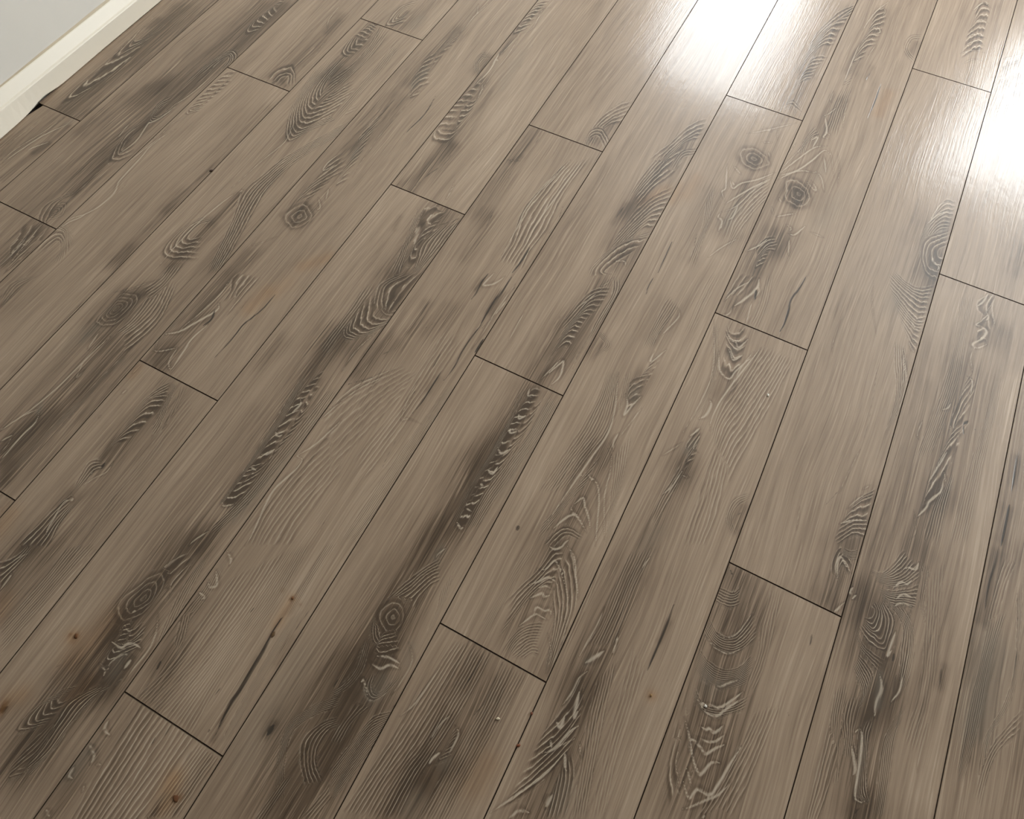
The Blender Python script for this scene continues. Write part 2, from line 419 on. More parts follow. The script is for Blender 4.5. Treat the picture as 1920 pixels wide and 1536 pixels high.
# ------------------------------------------------------------------ floor
# FEATURES: grain print and broad tones of each visible board, in floor metres (x across, y along)
# T tone [w, amount], F family of ring lines [n, amount], S pale line, K dark split, Y warm tint, G grey tint, O rust stain
FEATURES = {
0: [
 ('T',(0.022,0.42),[(0.1232,1.0701),(0.1357,0.8845),(0.1381,0.7237),(0.1456,0.6443)]),
 ('T',(0.008,0.18),[(0.1861,1.1028),(0.1958,0.9157),(0.196,0.7538),(0.1877,0.6594)]),
 ('F',(6,1.0,0.12),[[(0.0813,1.0483),(0.0868,0.9934),(0.1042,0.9263),(0.1231,0.952),(0.1282,1.0149)],[(0.0852,1.0089),(0.0955,0.9495),(0.1086,0.8935),(0.1235,0.9246),(0.1351,0.9861)],[(0.0873,0.9453),(0.0885,0.8908),(0.1016,0.8326),(0.1163,0.8668),(0.1374,0.9357)],[(0.0963,0.8564),(0.0988,0.7901),(0.1088,0.712),(0.131,0.7558),(0.1469,0.8524)],[(0.1049,0.7712),(0.0981,0.7171),(0.105,0.6506),(0.123,0.6912),(0.1408,0.7826)]]),
 ('T',(0.009,0.35),[(0.0977,1.0154),(0.1007,0.9843)]),
 ('K',(4,0.4),[(0.0935,1.0132),(0.1075,0.9359)]),
 ('T',(0.007,0.25),[(0.1032,0.9141),(0.105,0.8533)]),
 ('T',(0.006,0.2),[(0.1122,0.7388),(0.1176,0.6849)]),
 ('K',(3,0.3),[(0.164,0.8463),(0.17,0.776),(0.1616,0.6869)]),
 ('T',(0.025,0.3),[(0.1266,0.6345),(0.1108,0.5204),(0.1044,0.4724)]),
 ('T',(0.006,0.5),[(0.1786,0.6131),(0.176,0.5672),(0.1694,0.5125)]),
 ('T',(0.007,0.5),[(0.1797,0.5465),(0.1715,0.4885),(0.1667,0.4186)]),
 ('S',(3,1),[(0.1751,0.6226),(0.1542,0.5806),(0.1418,0.5397),(0.1278,0.4503)]),
 ('S',(2.5,0.8),[(0.1468,0.6314),(0.1391,0.5675),(0.1268,0.5158),(0.1194,0.4583)]),
 ('S',(3,1),[(0.1753,0.5538),(0.1567,0.525),(0.1506,0.509)]),
 ('S',(2,0.6),[(0.1071,0.6311),(0.101,0.5576),(0.0915,0.4847)]),
 ('G',(0.006,0.4),[(0.1727,0.628),(0.1679,0.6155)]),
 ('T',(0.03,0.15),[(0.1783,1.1494),(0.1153,0.6286)]),  # broad darkening along the row beside the wall
 ('T',(0.07,0.13),[(0.1783,1.1494),(0.1634,0.8534),(0.141,0.5685)]),
],
1: [
 ('T',(0.026,0.36),[(0.3154,1.1867),(0.3057,1.0271),(0.2973,0.8639),(0.2709,0.7646)]),
 ('T',(0.016,0.28),[(0.2755,0.8236),(0.2608,0.8017)]),
 ('T',(0.01,0.15),[(0.2817,0.8558),(0.2848,0.7999)]),
 ('T',(0.02,0.12),[(0.2326,0.7447),(0.2342,0.6104),(0.2259,0.5167)]),
 ('T',(0.014,0.2),[(0.2136,0.6797),(0.2184,0.6153)]),
 ('K',(3,0.4),[(0.2424,1.0338),(0.2426,0.9631)]),
 ('K',(2,0.3),[(0.2264,0.9547),(0.2254,0.9083)]),
 ('T',(0.01,0.35),[(0.3615,1.2191),(0.3536,1.0757),(0.3531,0.9746),(0.3394,0.8142),(0.3346,0.7425),(0.3356,0.6307),(0.3317,0.5531),(0.3393,0.4666)]),
 ('F',(6,1.0,0.12),[[(0.3525,1.2314),(0.3398,1.2248),(0.3407,1.1999),(0.3625,1.1861)],[(0.3407,1.1999),(0.3332,1.1708),(0.3367,1.1355),(0.3641,1.1374)],[(0.3339,1.1546),(0.3268,1.1181),(0.3414,1.0693),(0.3613,1.0956)]]),
 ('F',(4,1.0,0.12),[[(0.3511,0.9212),(0.3497,0.9577),(0.3567,0.9879),(0.3675,0.9707),(0.3726,0.9361)],[(0.3335,0.8609),(0.3378,0.9515),(0.3523,0.997),(0.3775,0.9722),(0.3839,0.8944)],[(0.324,0.8062),(0.3265,0.9307),(0.3477,1.01),(0.3853,0.9838),(0.3932,0.8421)]]),
 ('F',(3,1.0,0.12),[[(0.3367,0.7848),(0.3258,0.7653),(0.3341,0.7355),(0.3462,0.7418),(0.3527,0.7724)],[(0.3272,0.822),(0.3141,0.7661),(0.339,0.7111),(0.3542,0.7325),(0.3677,0.7871)]]),
 ('S',(3,1),[(0.3598,0.7899),(0.3522,0.7348),(0.3435,0.7135),(0.34,0.705),(0.3538,0.6466),(0.3448,0.5911)]),
 ('S',(2.5,0.8),[(0.3673,0.9149),(0.3624,0.8262),(0.3454,0.7618)]),
 ('S',(2.5,0.8),[(0.3004,0.6911),(0.3039,0.6598),(0.3111,0.6309)]),
 ('F',(3,0.8,0.12),[[(0.3308,0.6541),(0.3356,0.6307),(0.3477,0.6115),(0.3538,0.6466)],[(0.3248,0.7037),(0.3197,0.6483),(0.3485,0.593),(0.3694,0.6291)],[(0.3229,0.7433),(0.3157,0.6528),(0.3422,0.5648),(0.3814,0.6038)]]),
 ('T',(0.005,0.4),[(0.3351,0.6433),(0.3396,0.6264)]),
 ('T',(0.007,0.25),[(0.3345,0.5732),(0.3385,0.484),(0.3411,0.4268)]),
 ('S',(2,0.7),[(0.3433,0.5407),(0.3463,0.4703),(0.349,0.4081)]),
 ('S',(2,0.6),[(0.3567,0.5723),(0.3604,0.4776)]),
 ('K',(2.5,0.4),[(0.3069,0.603),(0.3068,0.534),(0.3102,0.4693)]),
 ('T',(0.009,0.45),[(0.3404,0.39784),(0.3404,0.40936)]),
 ('F',(4,0.4,0.001),[[(0.3442,0.4036),(0.3439,0.4052),(0.3428,0.4064),(0.342,0.4065),(0.3412,0.4058),(0.3401,0.4049),(0.3398,0.4036),(0.3404,0.402),(0.3412,0.4008),(0.342,0.4007),(0.3428,0.4014),(0.3435,0.4023),(0.3442,0.4036)],[(0.3518,0.4036),(0.3503,0.4101),(0.3457,0.4149),(0.3426,0.4151),(0.3393,0.4123),(0.3351,0.4086),(0.3342,0.4036),(0.3362,0.3971),(0.3391,0.3923),(0.3426,0.3921),(0.3455,0.3949),(0.3488,0.3986),(0.3518,0.4036)],[(0.3603,0.4036),(0.356,0.4158),(0.3477,0.4247),(0.3424,0.4252),(0.3357,0.4199),(0.3291,0.413),(0.3274,0.4036),(0.3297,0.3914),(0.3355,0.3825),(0.3424,0.382),(0.3475,0.3873),(0.3546,0.3942),(0.3603,0.4036)],[(0.3685,0.4036),(0.3603,0.4223),(0.3492,0.436),(0.341,0.4367),(0.3308,0.4285),(0.3223,0.418),(0.318,0.4036),(0.3199,0.3849),(0.3305,0.3712),(0.341,0.3705),(0.3489,0.3787),(0.3614,0.3892),(0.3685,0.4036)]]),
 ('K',(3.0,0.6),[(0.3408,0.4001),(0.3425,0.4012),(0.3432,0.4038)]),
 ('K',(3.0,0.6),[(0.3409,0.4001),(0.3425,0.4014),(0.3431,0.404)]),
 ('K',(3.0,0.6),[(0.3392,0.408),(0.3373,0.406),(0.3369,0.4024)]),
 ('F',(3,0.7,0.12),[[(0.3355,0.4706),(0.3098,0.4105),(0.3225,0.3717),(0.3438,0.366)],[(0.3496,0.4779),(0.3339,0.4288),(0.3504,0.375),(0.3646,0.3712)]]),
 ('T',(0.04,0.22),[(0.3781,1.2362),(0.3407,0.8792),(0.3148,0.5944),(0.2922,0.3447)]),  # broad darkening along the whole second row
 ('T',(0.02,0.42),[(0.3375,0.3516),(0.3338,0.2845),(0.3297,0.2298)]),
 ('F',(4,0.8,0.12),[[(0.3062,0.3464),(0.3218,0.316),(0.3266,0.2914),(0.3278,0.3355)],[(0.3404,0.3642),(0.3498,0.3089),(0.3623,0.2571),(0.3523,0.3318)],[(0.3752,0.3657),(0.3849,0.2846),(0.3705,0.2202),(0.3766,0.3282)]]),
 ('S',(3,0.8),[(0.3315,0.3319),(0.3426,0.316),(0.3481,0.2707),(0.3469,0.2233)]),
 ('T',(0.008,0.3),[(0.3539,0.2949),(0.3526,0.2469)]),
 ('T',(0.07,0.1),[(0.3581,1.1921),(0.3622,0.7232),(0.3343,0.3444)]),
],
2: [
 ('T',(0.013,0.34),[(0.5132,1.2477),(0.5209,1.1155),(0.5204,0.9725)]),
 ('F',(3,1.0,0.12),[[(0.5281,0.9621),(0.5243,0.9819),(0.5361,0.9953),(0.5533,0.968)],[(0.5125,0.9612),(0.5126,0.9904),(0.5362,1.01),(0.5668,0.9678)],[(0.4852,0.9615),(0.4929,1.0097),(0.5206,1.0391),(0.5709,0.9843)]]),
 ('T',(0.007,0.35),[(0.534,0.976),(0.5475,0.965)]),
 ('K',(3,0.5),[(0.4842,1.1917),(0.4887,1.0756),(0.4849,1.0205)]),
 ('K',(3,0.4),[(0.5366,1.0548),(0.5322,1.0006)]),
 ('T',(0.016,-0.06),[(0.4177,1.1735),(0.4076,1.0644)]),
 ('S',(2,0.6),[(0.5375,1.1712),(0.5489,1.0992),(0.5483,1.0385)]),
 ('S',(2.5,0.8),[(0.4922,1.2955),(0.5007,1.2248),(0.5212,1.1867)]),
 ('T',(0.009,0.3),[(0.5255,1.2295),(0.5253,1.1808)]),
 ('T',(0.008,0.14),[(0.4182,0.9487),(0.416,0.8681)]),
 ('F',(9,1.0,0.1),[[(0.4141,0.9539),(0.3907,0.9344),(0.3993,0.9096),(0.4227,0.9218)],[(0.4113,0.9014),(0.3882,0.8822),(0.4005,0.8601),(0.4235,0.8791)],[(0.4124,0.8521),(0.3897,0.8263),(0.4021,0.7981),(0.4207,0.8285)],[(0.4134,0.8108),(0.3947,0.7874),(0.399,0.7692),(0.4214,0.7944)]]),
 ('S',(3.4,1),[(0.4009,0.6971),(0.3948,0.6487),(0.3995,0.6132),(0.4029,0.5564),(0.4071,0.5316),(0.4203,0.5029),(0.4178,0.4609),(0.4063,0.4293),(0.3861,0.4019),(0.3854,0.371)]),
 ('S',(2.5,0.8),[(0.4114,0.7288),(0.3941,0.674),(0.3879,0.6324),(0.3821,0.5793),(0.3811,0.5002)]),
 ('S',(2,0.7),[(0.4193,0.5499),(0.4271,0.5182),(0.4285,0.4494),(0.4301,0.3723)]),
 ('S',(3,1),[(0.4079,0.433),(0.4015,0.4127),(0.3932,0.4),(0.3869,0.38)]),
 ('S',(2,0.7),[(0.3932,0.7061),(0.3824,0.6874),(0.3906,0.6657)]),
 ('S',(2,0.7),[(0.4066,0.7731),(0.3887,0.7303),(0.3937,0.6868)]),
 ('T',(0.011,0.34),[(0.5579,0.8791),(0.5604,0.793),(0.5658,0.6686),(0.5638,0.5484),(0.562,0.4354),(0.5606,0.3499)]),
 ('T',(0.012,0.1),[(0.5123,0.8349),(0.5159,0.7964)]),
 ('T',(0.012,0.18),[(0.5468,0.5745),(0.5565,0.5216)]),
 ('T',(0.011,0.3),[(0.5548,0.3994),(0.5543,0.3674)]),
 ('K',(3,0.4),[(0.554,0.8702),(0.5528,0.776),(0.5556,0.7069)]),
 ('K',(3,0.4),[(0.576,0.6434),(0.571,0.5637),(0.5729,0.4795)]),
 ('K',(2,0.3),[(0.4434,0.8542),(0.4447,0.766)]),
 ('K',(2,0.5),[(0.5113,0.3821),(0.5079,0.3485)]),
 ('K',(2,0.3),[(0.4942,0.4892),(0.491,0.4258)]),
 ('F',(9,0.8,0.12),[[(0.4044,0.3106),(0.4069,0.3439),(0.4275,0.3332),(0.4383,0.3019)],[(0.3781,0.2863),(0.3788,0.362),(0.4132,0.3635),(0.4584,0.2967)],[(0.3658,0.2538),(0.3548,0.3551),(0.3919,0.3854),(0.4476,0.3437)],[(0.36,0.2301),(0.3455,0.3283),(0.3782,0.3783),(0.4301,0.3723)]]),
 ('T',(0.012,0.25),[(0.4102,0.3457),(0.4089,0.271)]),
 ('K',(3,0.4),[(0.5597,1.3221),(0.5621,1.192)]),
 ('T',(0.02,0.32),[(0.4089,0.222),(0.4167,0.1765)]),
 ('F',(4,0.5,0.12),[[(0.4214,0.2488),(0.4024,0.2186),(0.4133,0.1796)],[(0.4442,0.2708),(0.4286,0.2222),(0.433,0.1703)]]),
 ('T',(0.009,0.22),[(0.565,0.3031),(0.5669,0.2303),(0.5655,0.1542),(0.561,0.0754)]),
 ('K',(3,0.5),[(0.5678,0.2796),(0.5665,0.2109),(0.5683,0.1419)]),
 ('T',(0.07,0.1),[(0.509,1.2705),(0.4853,0.9327),(0.4744,0.822)]),
 ('T',(0.06,0.08),[(0.4743,0.8425),(0.4767,0.5031),(0.4499,0.2016)]),
],
3: [
 ('T',(0.016,0.35),[(0.6422,1.0577),(0.6542,0.9637),(0.665,0.8606)]),
 ('F',(12,1.0,0.1),[[(0.6325,1.1198),(0.6302,1.0442),(0.6439,0.9936),(0.6668,0.9984),(0.6847,1.0652)],[(0.6085,1.1073),(0.617,0.9868),(0.6455,0.9315),(0.6763,0.9544),(0.7138,1.0371)],[(0.5886,1.0969),(0.612,0.9418),(0.6616,0.8654),(0.6921,0.8946),(0.7346,1.0055)],[(0.5725,1.081),(0.6075,0.9117),(0.6647,0.8082),(0.6942,0.8626),(0.7588,0.9766)]]),
 ('T',(0.009,0.3),[(0.6576,0.8567),(0.6634,0.8205)]),
 ('S',(2.5,0.8),[(0.6265,0.9216),(0.6501,0.8528),(0.6629,0.8073),(0.6531,0.7388),(0.6422,0.6359)]),
 ('F',(7,1.0,0.05),[[(0.7646,0.9525),(0.6978,0.7871),(0.6797,0.7034),(0.6734,0.6403),(0.7032,0.5584),(0.7427,0.426)],[(0.7816,0.9344),(0.7295,0.7847),(0.7167,0.6805),(0.7297,0.6116),(0.7579,0.489),(0.7657,0.4379)]]),
 ('T',(0.011,0.35),[(0.7083,0.7182),(0.7013,0.6489),(0.7279,0.5271),(0.7453,0.4459)]),
 ('T',(0.009,0.4),[(0.6694,0.6265),(0.6705,0.5752),(0.6656,0.5388)]),
 ('S',(3,0.9),[(0.6702,0.6445),(0.6551,0.6132),(0.6418,0.532),(0.6391,0.4592),(0.6433,0.398)]),
 ('S',(2.5,0.8),[(0.6634,0.6469),(0.6791,0.614),(0.6844,0.5823)]),
 ('F',(5,0.9,0.12),[[(0.6658,0.5445),(0.648,0.5185),(0.6498,0.4811),(0.6738,0.4989)],[(0.6629,0.5542),(0.6311,0.5153),(0.6387,0.4483),(0.692,0.4707)],[(0.653,0.5604),(0.6207,0.5043),(0.6277,0.416),(0.713,0.4394)]]),
 ('T',(0.011,0.45),[(0.6682,0.5235),(0.6653,0.4568),(0.6662,0.4047)]),
 ('T',(0.02,-0.05),[(0.5841,0.8722),(0.5925,0.7515)]),
 ('K',(2,0.35),[(0.6156,0.8021),(0.6086,0.6786),(0.6026,0.5859)]),
 ('T',(0.008,0.3),[(0.668,1.3448),(0.6656,1.2779)]),
 ('F',(4,0.9,0.12),[[(0.6645,1.3597),(0.6558,1.3468),(0.6591,1.3236),(0.6722,1.347)],[(0.6696,1.3877),(0.6477,1.3509),(0.6541,1.2963),(0.6758,1.3322)],[(0.6706,1.4138),(0.6353,1.3529),(0.645,1.2672),(0.691,1.3073)]]),
 ('T',(0.013,0.28),[(0.6821,1.2864),(0.6928,1.3494),(0.7042,1.4227)]),
 ('G',(0.014,0.3),[(0.7087,1.3411),(0.711,1.3014)]),
 ('T',(0.009,-0.14),[(0.7494,1.4207),(0.7485,1.329),(0.7495,1.2734)]),
 ('T',(0.014,0.38),[(0.6161,1.2522),(0.6215,1.1523),(0.626,1.0347)]),
 ('F',(6,1.0,0.12),[[(0.6287,1.2668),(0.6083,1.2643),(0.6194,1.2217),(0.6358,1.2302)],[(0.636,1.2384),(0.6036,1.2376),(0.6139,1.1638),(0.6417,1.1628)],[(0.6267,1.1939),(0.5945,1.1929),(0.6011,1.1263),(0.6285,1.1177)]]),
 ('T',(0.02,0.2),[(0.6592,1.2108),(0.6564,1.1322),(0.6573,1.051)]),
 ('F',(6,0.7,0.12),[[(0.629,1.2751),(0.6503,1.1827),(0.6516,1.1071),(0.6339,1.0388)],[(0.6732,1.2657),(0.6803,1.1446),(0.6718,1.0296),(0.6602,0.9254)]]),
 ('T',(0.009,-0.16),[(0.7598,1.2474),(0.7609,1.1341),(0.7589,1.0392)]),
 ('F',(5,0.6,0.12),[[(0.7009,1.2561),(0.7072,1.136),(0.7107,1.0498),(0.7085,0.93)],[(0.7201,1.2424),(0.7333,1.1198),(0.7324,1.0325),(0.7371,0.918)]]),
 ('T',(0.018,0.35),[(0.6548,0.3199),(0.6488,0.2537),(0.6472,0.2151)]),
 ('T',(0.015,0.55),[(0.6418,0.262),(0.6418,0.2812)]),
 ('F',(5,0.4,0.001),[[(0.6404,0.2716),(0.6408,0.2744),(0.6399,0.276),(0.6382,0.276),(0.6366,0.2751),(0.6356,0.2739),(0.6357,0.2716),(0.6362,0.2688),(0.6366,0.2672),(0.6382,0.2672),(0.6399,0.2681),(0.6402,0.2693),(0.6404,0.2716)],[(0.6491,0.2716),(0.65,0.2826),(0.646,0.2892),(0.6394,0.2891),(0.6327,0.2858),(0.6291,0.2806),(0.6304,0.2716),(0.6313,0.2606),(0.6326,0.254),(0.6394,0.2541),(0.6459,0.2574),(0.6474,0.2626),(0.6491,0.2716)],[(0.6616,0.2716),(0.6608,0.2923),(0.6534,0.3046),(0.6419,0.3043),(0.6284,0.2981),(0.6233,0.2886),(0.6265,0.2716),(0.6257,0.2509),(0.6282,0.2386),(0.6419,0.2389),(0.6532,0.2451),(0.6576,0.2546),(0.6616,0.2716)],[(0.6755,0.2716),(0.6708,0.3033),(0.6618,0.3222),(0.6445,0.3218),(0.6235,0.3123),(0.6188,0.2976),(0.6217,0.2716),(0.6171,0.2399),(0.6232,0.221),(0.6445,0.2214),(0.6615,0.2309),(0.6714,0.2456),(0.6755,0.2716)]]),
 ('K',(3.0,0.6),[(0.6455,0.2607),(0.6501,0.2663),(0.6505,0.2755)]),
 ('K',(3.0,0.6),[(0.637,0.2706),(0.6386,0.2668),(0.6423,0.2654)]),
 ('K',(3.0,0.6),[(0.6424,0.2797),(0.6382,0.2783),(0.6355,0.273)]),
 ('T',(0.009,0.3),[(0.6259,0.3098),(0.6612,0.3232)]),
 ('F',(8,0.9,0.12),[[(0.6756,0.3606),(0.6768,0.3215),(0.6833,0.2669),(0.6751,0.225)],[(0.6831,0.3848),(0.7046,0.3164),(0.7046,0.2637),(0.6964,0.2268)],[(0.7114,0.3792),(0.7395,0.2866),(0.7359,0.2336),(0.7272,0.1928)]]),
 ('F',(5,0.8,0.12),[[(0.6522,0.3334),(0.6665,0.3711),(0.6616,0.4044)],[(0.6706,0.3232),(0.6788,0.3623),(0.6748,0.4113)],[(0.6862,0.3214),(0.6918,0.3691),(0.6886,0.4288)]]),
 ('S',(2,0.6),[(0.6065,0.2998),(0.6327,0.3233),(0.6496,0.3471),(0.663,0.3642)]),
 ('T',(0.01,0.42),[(0.6258,0.2181),(0.6272,0.1725),(0.6275,0.1012),(0.6249,0.0314),(0.6285,-0.0243)]),
 ('S',(3,1),[(0.6746,0.2155),(0.6698,0.181),(0.6685,0.1534),(0.6654,0.0905),(0.6569,0.0355),(0.6432,-0.0126),(0.6339,-0.0295)]),
 ('S',(3,0.8),[(0.6472,0.2151),(0.6546,0.1776),(0.6604,0.1716)]),
 ('S',(2.5,0.8),[(0.6656,0.1563),(0.6813,0.1161),(0.6825,0.1385)]),
 ('G',(0.009,0.35),[(0.6321,0.2213),(0.6337,0.185)]),
 ('G',(0.018,0.15),[(0.6129,0.202),(0.6176,0.1584)]),
 ('T',(0.024,0.34),[(0.7035,0.194),(0.7041,0.1064),(0.6962,0.0231),(0.6965,-0.0637)]),
 ('F',(6,0.7,0.05),[[(0.7272,0.1928),(0.7233,0.1336),(0.7186,0.0635),(0.7142,-0.0038),(0.7119,-0.0786)],[(0.7405,0.2132),(0.7366,0.1579),(0.734,0.0797),(0.7263,0.0105),(0.7237,-0.0648)]]),
 ('S',(3,0.8),[(0.6685,0.0374),(0.6498,0.0071),(0.6367,-0.0321)]),
 ('S',(3.2,1),[(0.6697,0.0339),(0.6813,0.0113),(0.6795,-0.0218),(0.682,-0.0751)]),
 ('S',(3,0.9),[(0.6638,-0.026),(0.6529,-0.0475)]),
 ('S',(2.5,0.8),[(0.665,-0.0293),(0.6697,-0.0466),(0.6715,-0.0651)]),
 ('T',(0.009,0.3),[(0.676,0.0166),(0.6679,-0.0278),(0.6662,-0.0601)]),
 ('G',(0.006,0.5),[(0.6657,0.0401),(0.6695,0.0297)]),
 ('T',(0.013,0.35),[(0.694,0.0342),(0.6901,-0.0321),(0.7009,-0.0805),(0.7129,-0.1043)]),
 ('T',(0.009,0.2),[(0.7042,-0.0712),(0.7185,-0.1014)]),
 ('K',(4,0.5),[(0.7221,-0.0883),(0.731,-0.1133)]),
 ('T',(0.012,-0.12),[(0.6063,0.1893),(0.6038,0.1064),(0.6014,0.0276)]),
 ('Y',(0.016,0.255),[(0.769,-0.1334),(0.7719,-0.1602)]),
 ('T',(0.026,0.18),[(0.7651,0.4561),(0.7549,0.192),(0.7461,-0.0356)]),
 ('T',(0.07,0.1),[(0.6851,1.362),(0.6856,0.832),(0.6647,0.3732),(0.6658,0.0179)]),
],
4: [
 ('S',(3,0.8),[(0.7957,0.8317),(0.7897,0.7973),(0.795,0.7755),(0.8114,0.8086)]),
 ('F',(5,0.8,0.12),[[(0.7966,0.8448),(0.7897,0.7973),(0.8022,0.7792),(0.8253,0.8096)],[(0.8268,0.8291),(0.7998,0.7476),(0.7926,0.6963),(0.8318,0.7643)],[(0.8452,0.8016),(0.8081,0.7221),(0.7959,0.6517),(0.8197,0.6987)]]),
 ('T',(0.01,0.25),[(0.8114,0.8086),(0.8116,0.7239)]),
 ('T',(0.015,0.55),[(0.8231,0.6322),(0.8231,0.6484)]),
 ('F',(3,0.4,0.001),[[(0.8305,0.6403),(0.8302,0.6421),(0.8283,0.6433),(0.8268,0.6441),(0.8255,0.6441),(0.8242,0.6426),(0.8237,0.6403),(0.8239,0.6385),(0.825,0.6373),(0.8268,0.6365),(0.8279,0.6365),(0.829,0.638),(0.8305,0.6403)],[(0.8408,0.6403),(0.8387,0.6476),(0.8317,0.6522),(0.8258,0.6556),(0.8204,0.6556),(0.8161,0.6496),(0.8137,0.6403),(0.8134,0.633),(0.8186,0.6284),(0.8258,0.625),(0.8298,0.625),(0.8351,0.631),(0.8408,0.6403)],[(0.8513,0.6403),(0.8461,0.6541),(0.8346,0.6627),(0.8235,0.669),(0.8136,0.669),(0.807,0.6577),(0.8005,0.6403),(0.7986,0.6265),(0.8101,0.6179),(0.8235,0.6116),(0.8312,0.6116),(0.8425,0.6229),(0.8513,0.6403)],[(0.8608,0.6403),(0.8537,0.6614),(0.839,0.6746),(0.8207,0.6843),(0.8067,0.6844),(0.797,0.667),(0.7828,0.6403),(0.7809,0.6192),(0.8014,0.606),(0.8207,0.5963),(0.8337,0.5962),(0.8514,0.6136),(0.8608,0.6403)]]),
 ('K',(3.0,0.6),[(0.8235,0.6306),(0.8292,0.6332),(0.832,0.6401)]),
 ('K',(3.0,0.6),[(0.8265,0.6512),(0.8191,0.651),(0.8132,0.6447)]),
 ('K',(3.0,0.6),[(0.8185,0.6491),(0.8144,0.6439),(0.8146,0.636)]),
 ('T',(0.009,0.25),[(0.8281,0.6799),(0.8197,0.6584)]),
 ('T',(0.004,0.5),[(0.8265,0.6224),(0.8256,0.6108)]),
 ('K',(4,0.6),[(0.8162,0.6566),(0.8172,0.6288)]),
 ('K',(3,0.5),[(0.8264,0.679),(0.8266,0.662)]),
 ('S',(3,0.9),[(0.8302,0.7042),(0.8514,0.6806),(0.8439,0.671)]),
 ('S',(3,0.9),[(0.8363,0.7367),(0.8501,0.7029)]),
 ('T',(0.013,0.35),[(0.7912,0.5063),(0.7887,0.4498)]),
 ('S',(2,0.6),[(0.7799,0.5705),(0.7833,0.5288),(0.8159,0.5728)]),
 ('Y',(0.016,0.2975),[(0.9465,0.5765),(0.9102,0.5316)]),
 ('T',(0.02,-0.05),[(0.8867,1.5694),(0.8918,1.4362),(0.8991,1.2507),(0.9017,1.1562)]),
 ('S',(2.5,0.8),[(0.8441,1.4954),(0.8342,1.4145),(0.8346,1.3657),(0.8316,1.324)]),
 ('S',(2.5,0.8),[(0.8175,1.4645),(0.8348,1.4231),(0.8294,1.4038)]),
 ('F',(6,0.8,0.12),[[(0.8305,1.3636),(0.824,1.3281),(0.8345,1.3097),(0.8439,1.3304)],[(0.8275,1.3219),(0.8205,1.279),(0.8228,1.2569),(0.8402,1.2814)],[(0.8486,1.3408),(0.8263,1.251),(0.8211,1.1803),(0.8375,1.1962)]]),
 ('T',(0.013,0.3),[(0.8211,1.3425),(0.816,1.2151),(0.8239,1.1158)]),
 ('F',(7,0.8,0.12),[[(0.8182,1.2468),(0.804,1.2089),(0.8127,1.1684),(0.8228,1.2036)],[(0.8363,1.1807),(0.8189,1.1495),(0.8233,1.1083),(0.8473,1.1279)],[(0.8661,1.1305),(0.8493,1.1075),(0.8458,1.0633),(0.8623,1.0859)]]),
 ('G',(0.009,0.3),[(0.8284,1.1766),(0.8305,1.1049)]),
 ('T',(0.008,0.2),[(0.8499,1.115),(0.8464,1.0706)]),
 ('T',(0.013,0.38),[(0.9436,1.2815),(0.95,1.2324)]),
 ('K',(3,0.4),[(0.9452,1.2975),(0.9429,1.2361)]),
 ('F',(4,0.7,0.12),[[(0.9516,1.2856),(0.9357,1.2773),(0.9366,1.2477),(0.9602,1.223)],[(0.946,1.3055),(0.918,1.2909),(0.9247,1.2415),(0.9617,1.2019)]]),
 ('K',(3.4,1),[(0.8969,1.1039),(0.9054,1.0391),(0.8993,0.9757),(0.8973,0.955)]),
 ('T',(0.014,0.28),[(0.8266,1.0533),(0.8249,0.937),(0.8217,0.8515)]),
 ('F',(9,0.8,0.12),[[(0.8184,0.994),(0.811,0.9431),(0.8084,0.9088),(0.8243,0.9302)],[(0.8259,0.9508),(0.8217,0.8962),(0.8248,0.8468),(0.8404,0.8676)],[(0.8384,0.8856),(0.831,0.8375),(0.8345,0.796),(0.8463,0.8144)],[(0.8505,0.8227),(0.8436,0.7825),(0.8469,0.7422),(0.8633,0.7746)]]),
 ('G',(0.008,0.35),[(0.8264,0.8666),(0.831,0.8375)]),
 ('T',(0.007,0.2),[(0.8137,0.9312),(0.8154,0.8609)]),
 ('S',(2,0.6),[(0.8151,1.0474),(0.8088,0.9619),(0.7931,0.8944)]),
 ('S',(2,0.6),[(0.851,1.0383),(0.8472,0.9487),(0.8558,0.8441),(0.8644,0.7872)]),
 ('K',(2,0.4),[(0.8674,0.7828),(0.8669,0.7408)]),
 ('T',(0.02,-0.05),[(0.9209,0.878),(0.9164,0.7374)]),
 ('F',(5,0.8,0.12),[[(0.7985,0.455),(0.8,0.4354),(0.8136,0.4124),(0.8169,0.3796)],[(0.8308,0.4666),(0.8317,0.4418),(0.8298,0.4208),(0.8375,0.405)],[(0.8532,0.4732),(0.8519,0.4273),(0.8538,0.3842),(0.8498,0.3439)]]),
 ('S',(5,1),[(0.8137,0.3779),(0.8215,0.3626),(0.8026,0.3194),(0.7879,0.2883),(0.7671,0.2705)]),
 ('S',(3,0.8),[(0.7968,0.4337),(0.803,0.3969),(0.7952,0.3393),(0.7852,0.2916)]),
 ('S',(3.4,1),[(0.8273,0.3275),(0.8206,0.2868),(0.8241,0.2612),(0.831,0.2113)]),
 ('S',(2.5,0.7),[(0.7592,0.3063),(0.7591,0.264),(0.7744,0.2308)]),
 ('S',(3,0.9),[(0.8091,0.2579),(0.7867,0.2372),(0.7713,0.2292)]),
 ('K',(5,0.9),[(0.8155,0.3643),(0.8255,0.3408),(0.8206,0.3193)]),
 ('K',(3,0.6),[(0.8238,0.4226),(0.8343,0.4033)]),
 ('T',(0.006,0.3),[(0.8201,0.3475),(0.8215,0.3292)]),
 ('T',(0.016,0.3),[(0.7951,0.4127),(0.7861,0.3394),(0.7774,0.2689),(0.7821,0.2169)]),
 ('T',(0.013,0.4),[(0.7959,0.242),(0.7935,0.2139),(0.8136,0.2111)]),
 ('S',(3,0.9),[(0.8091,0.2579),(0.8149,0.225),(0.8336,0.2083)]),
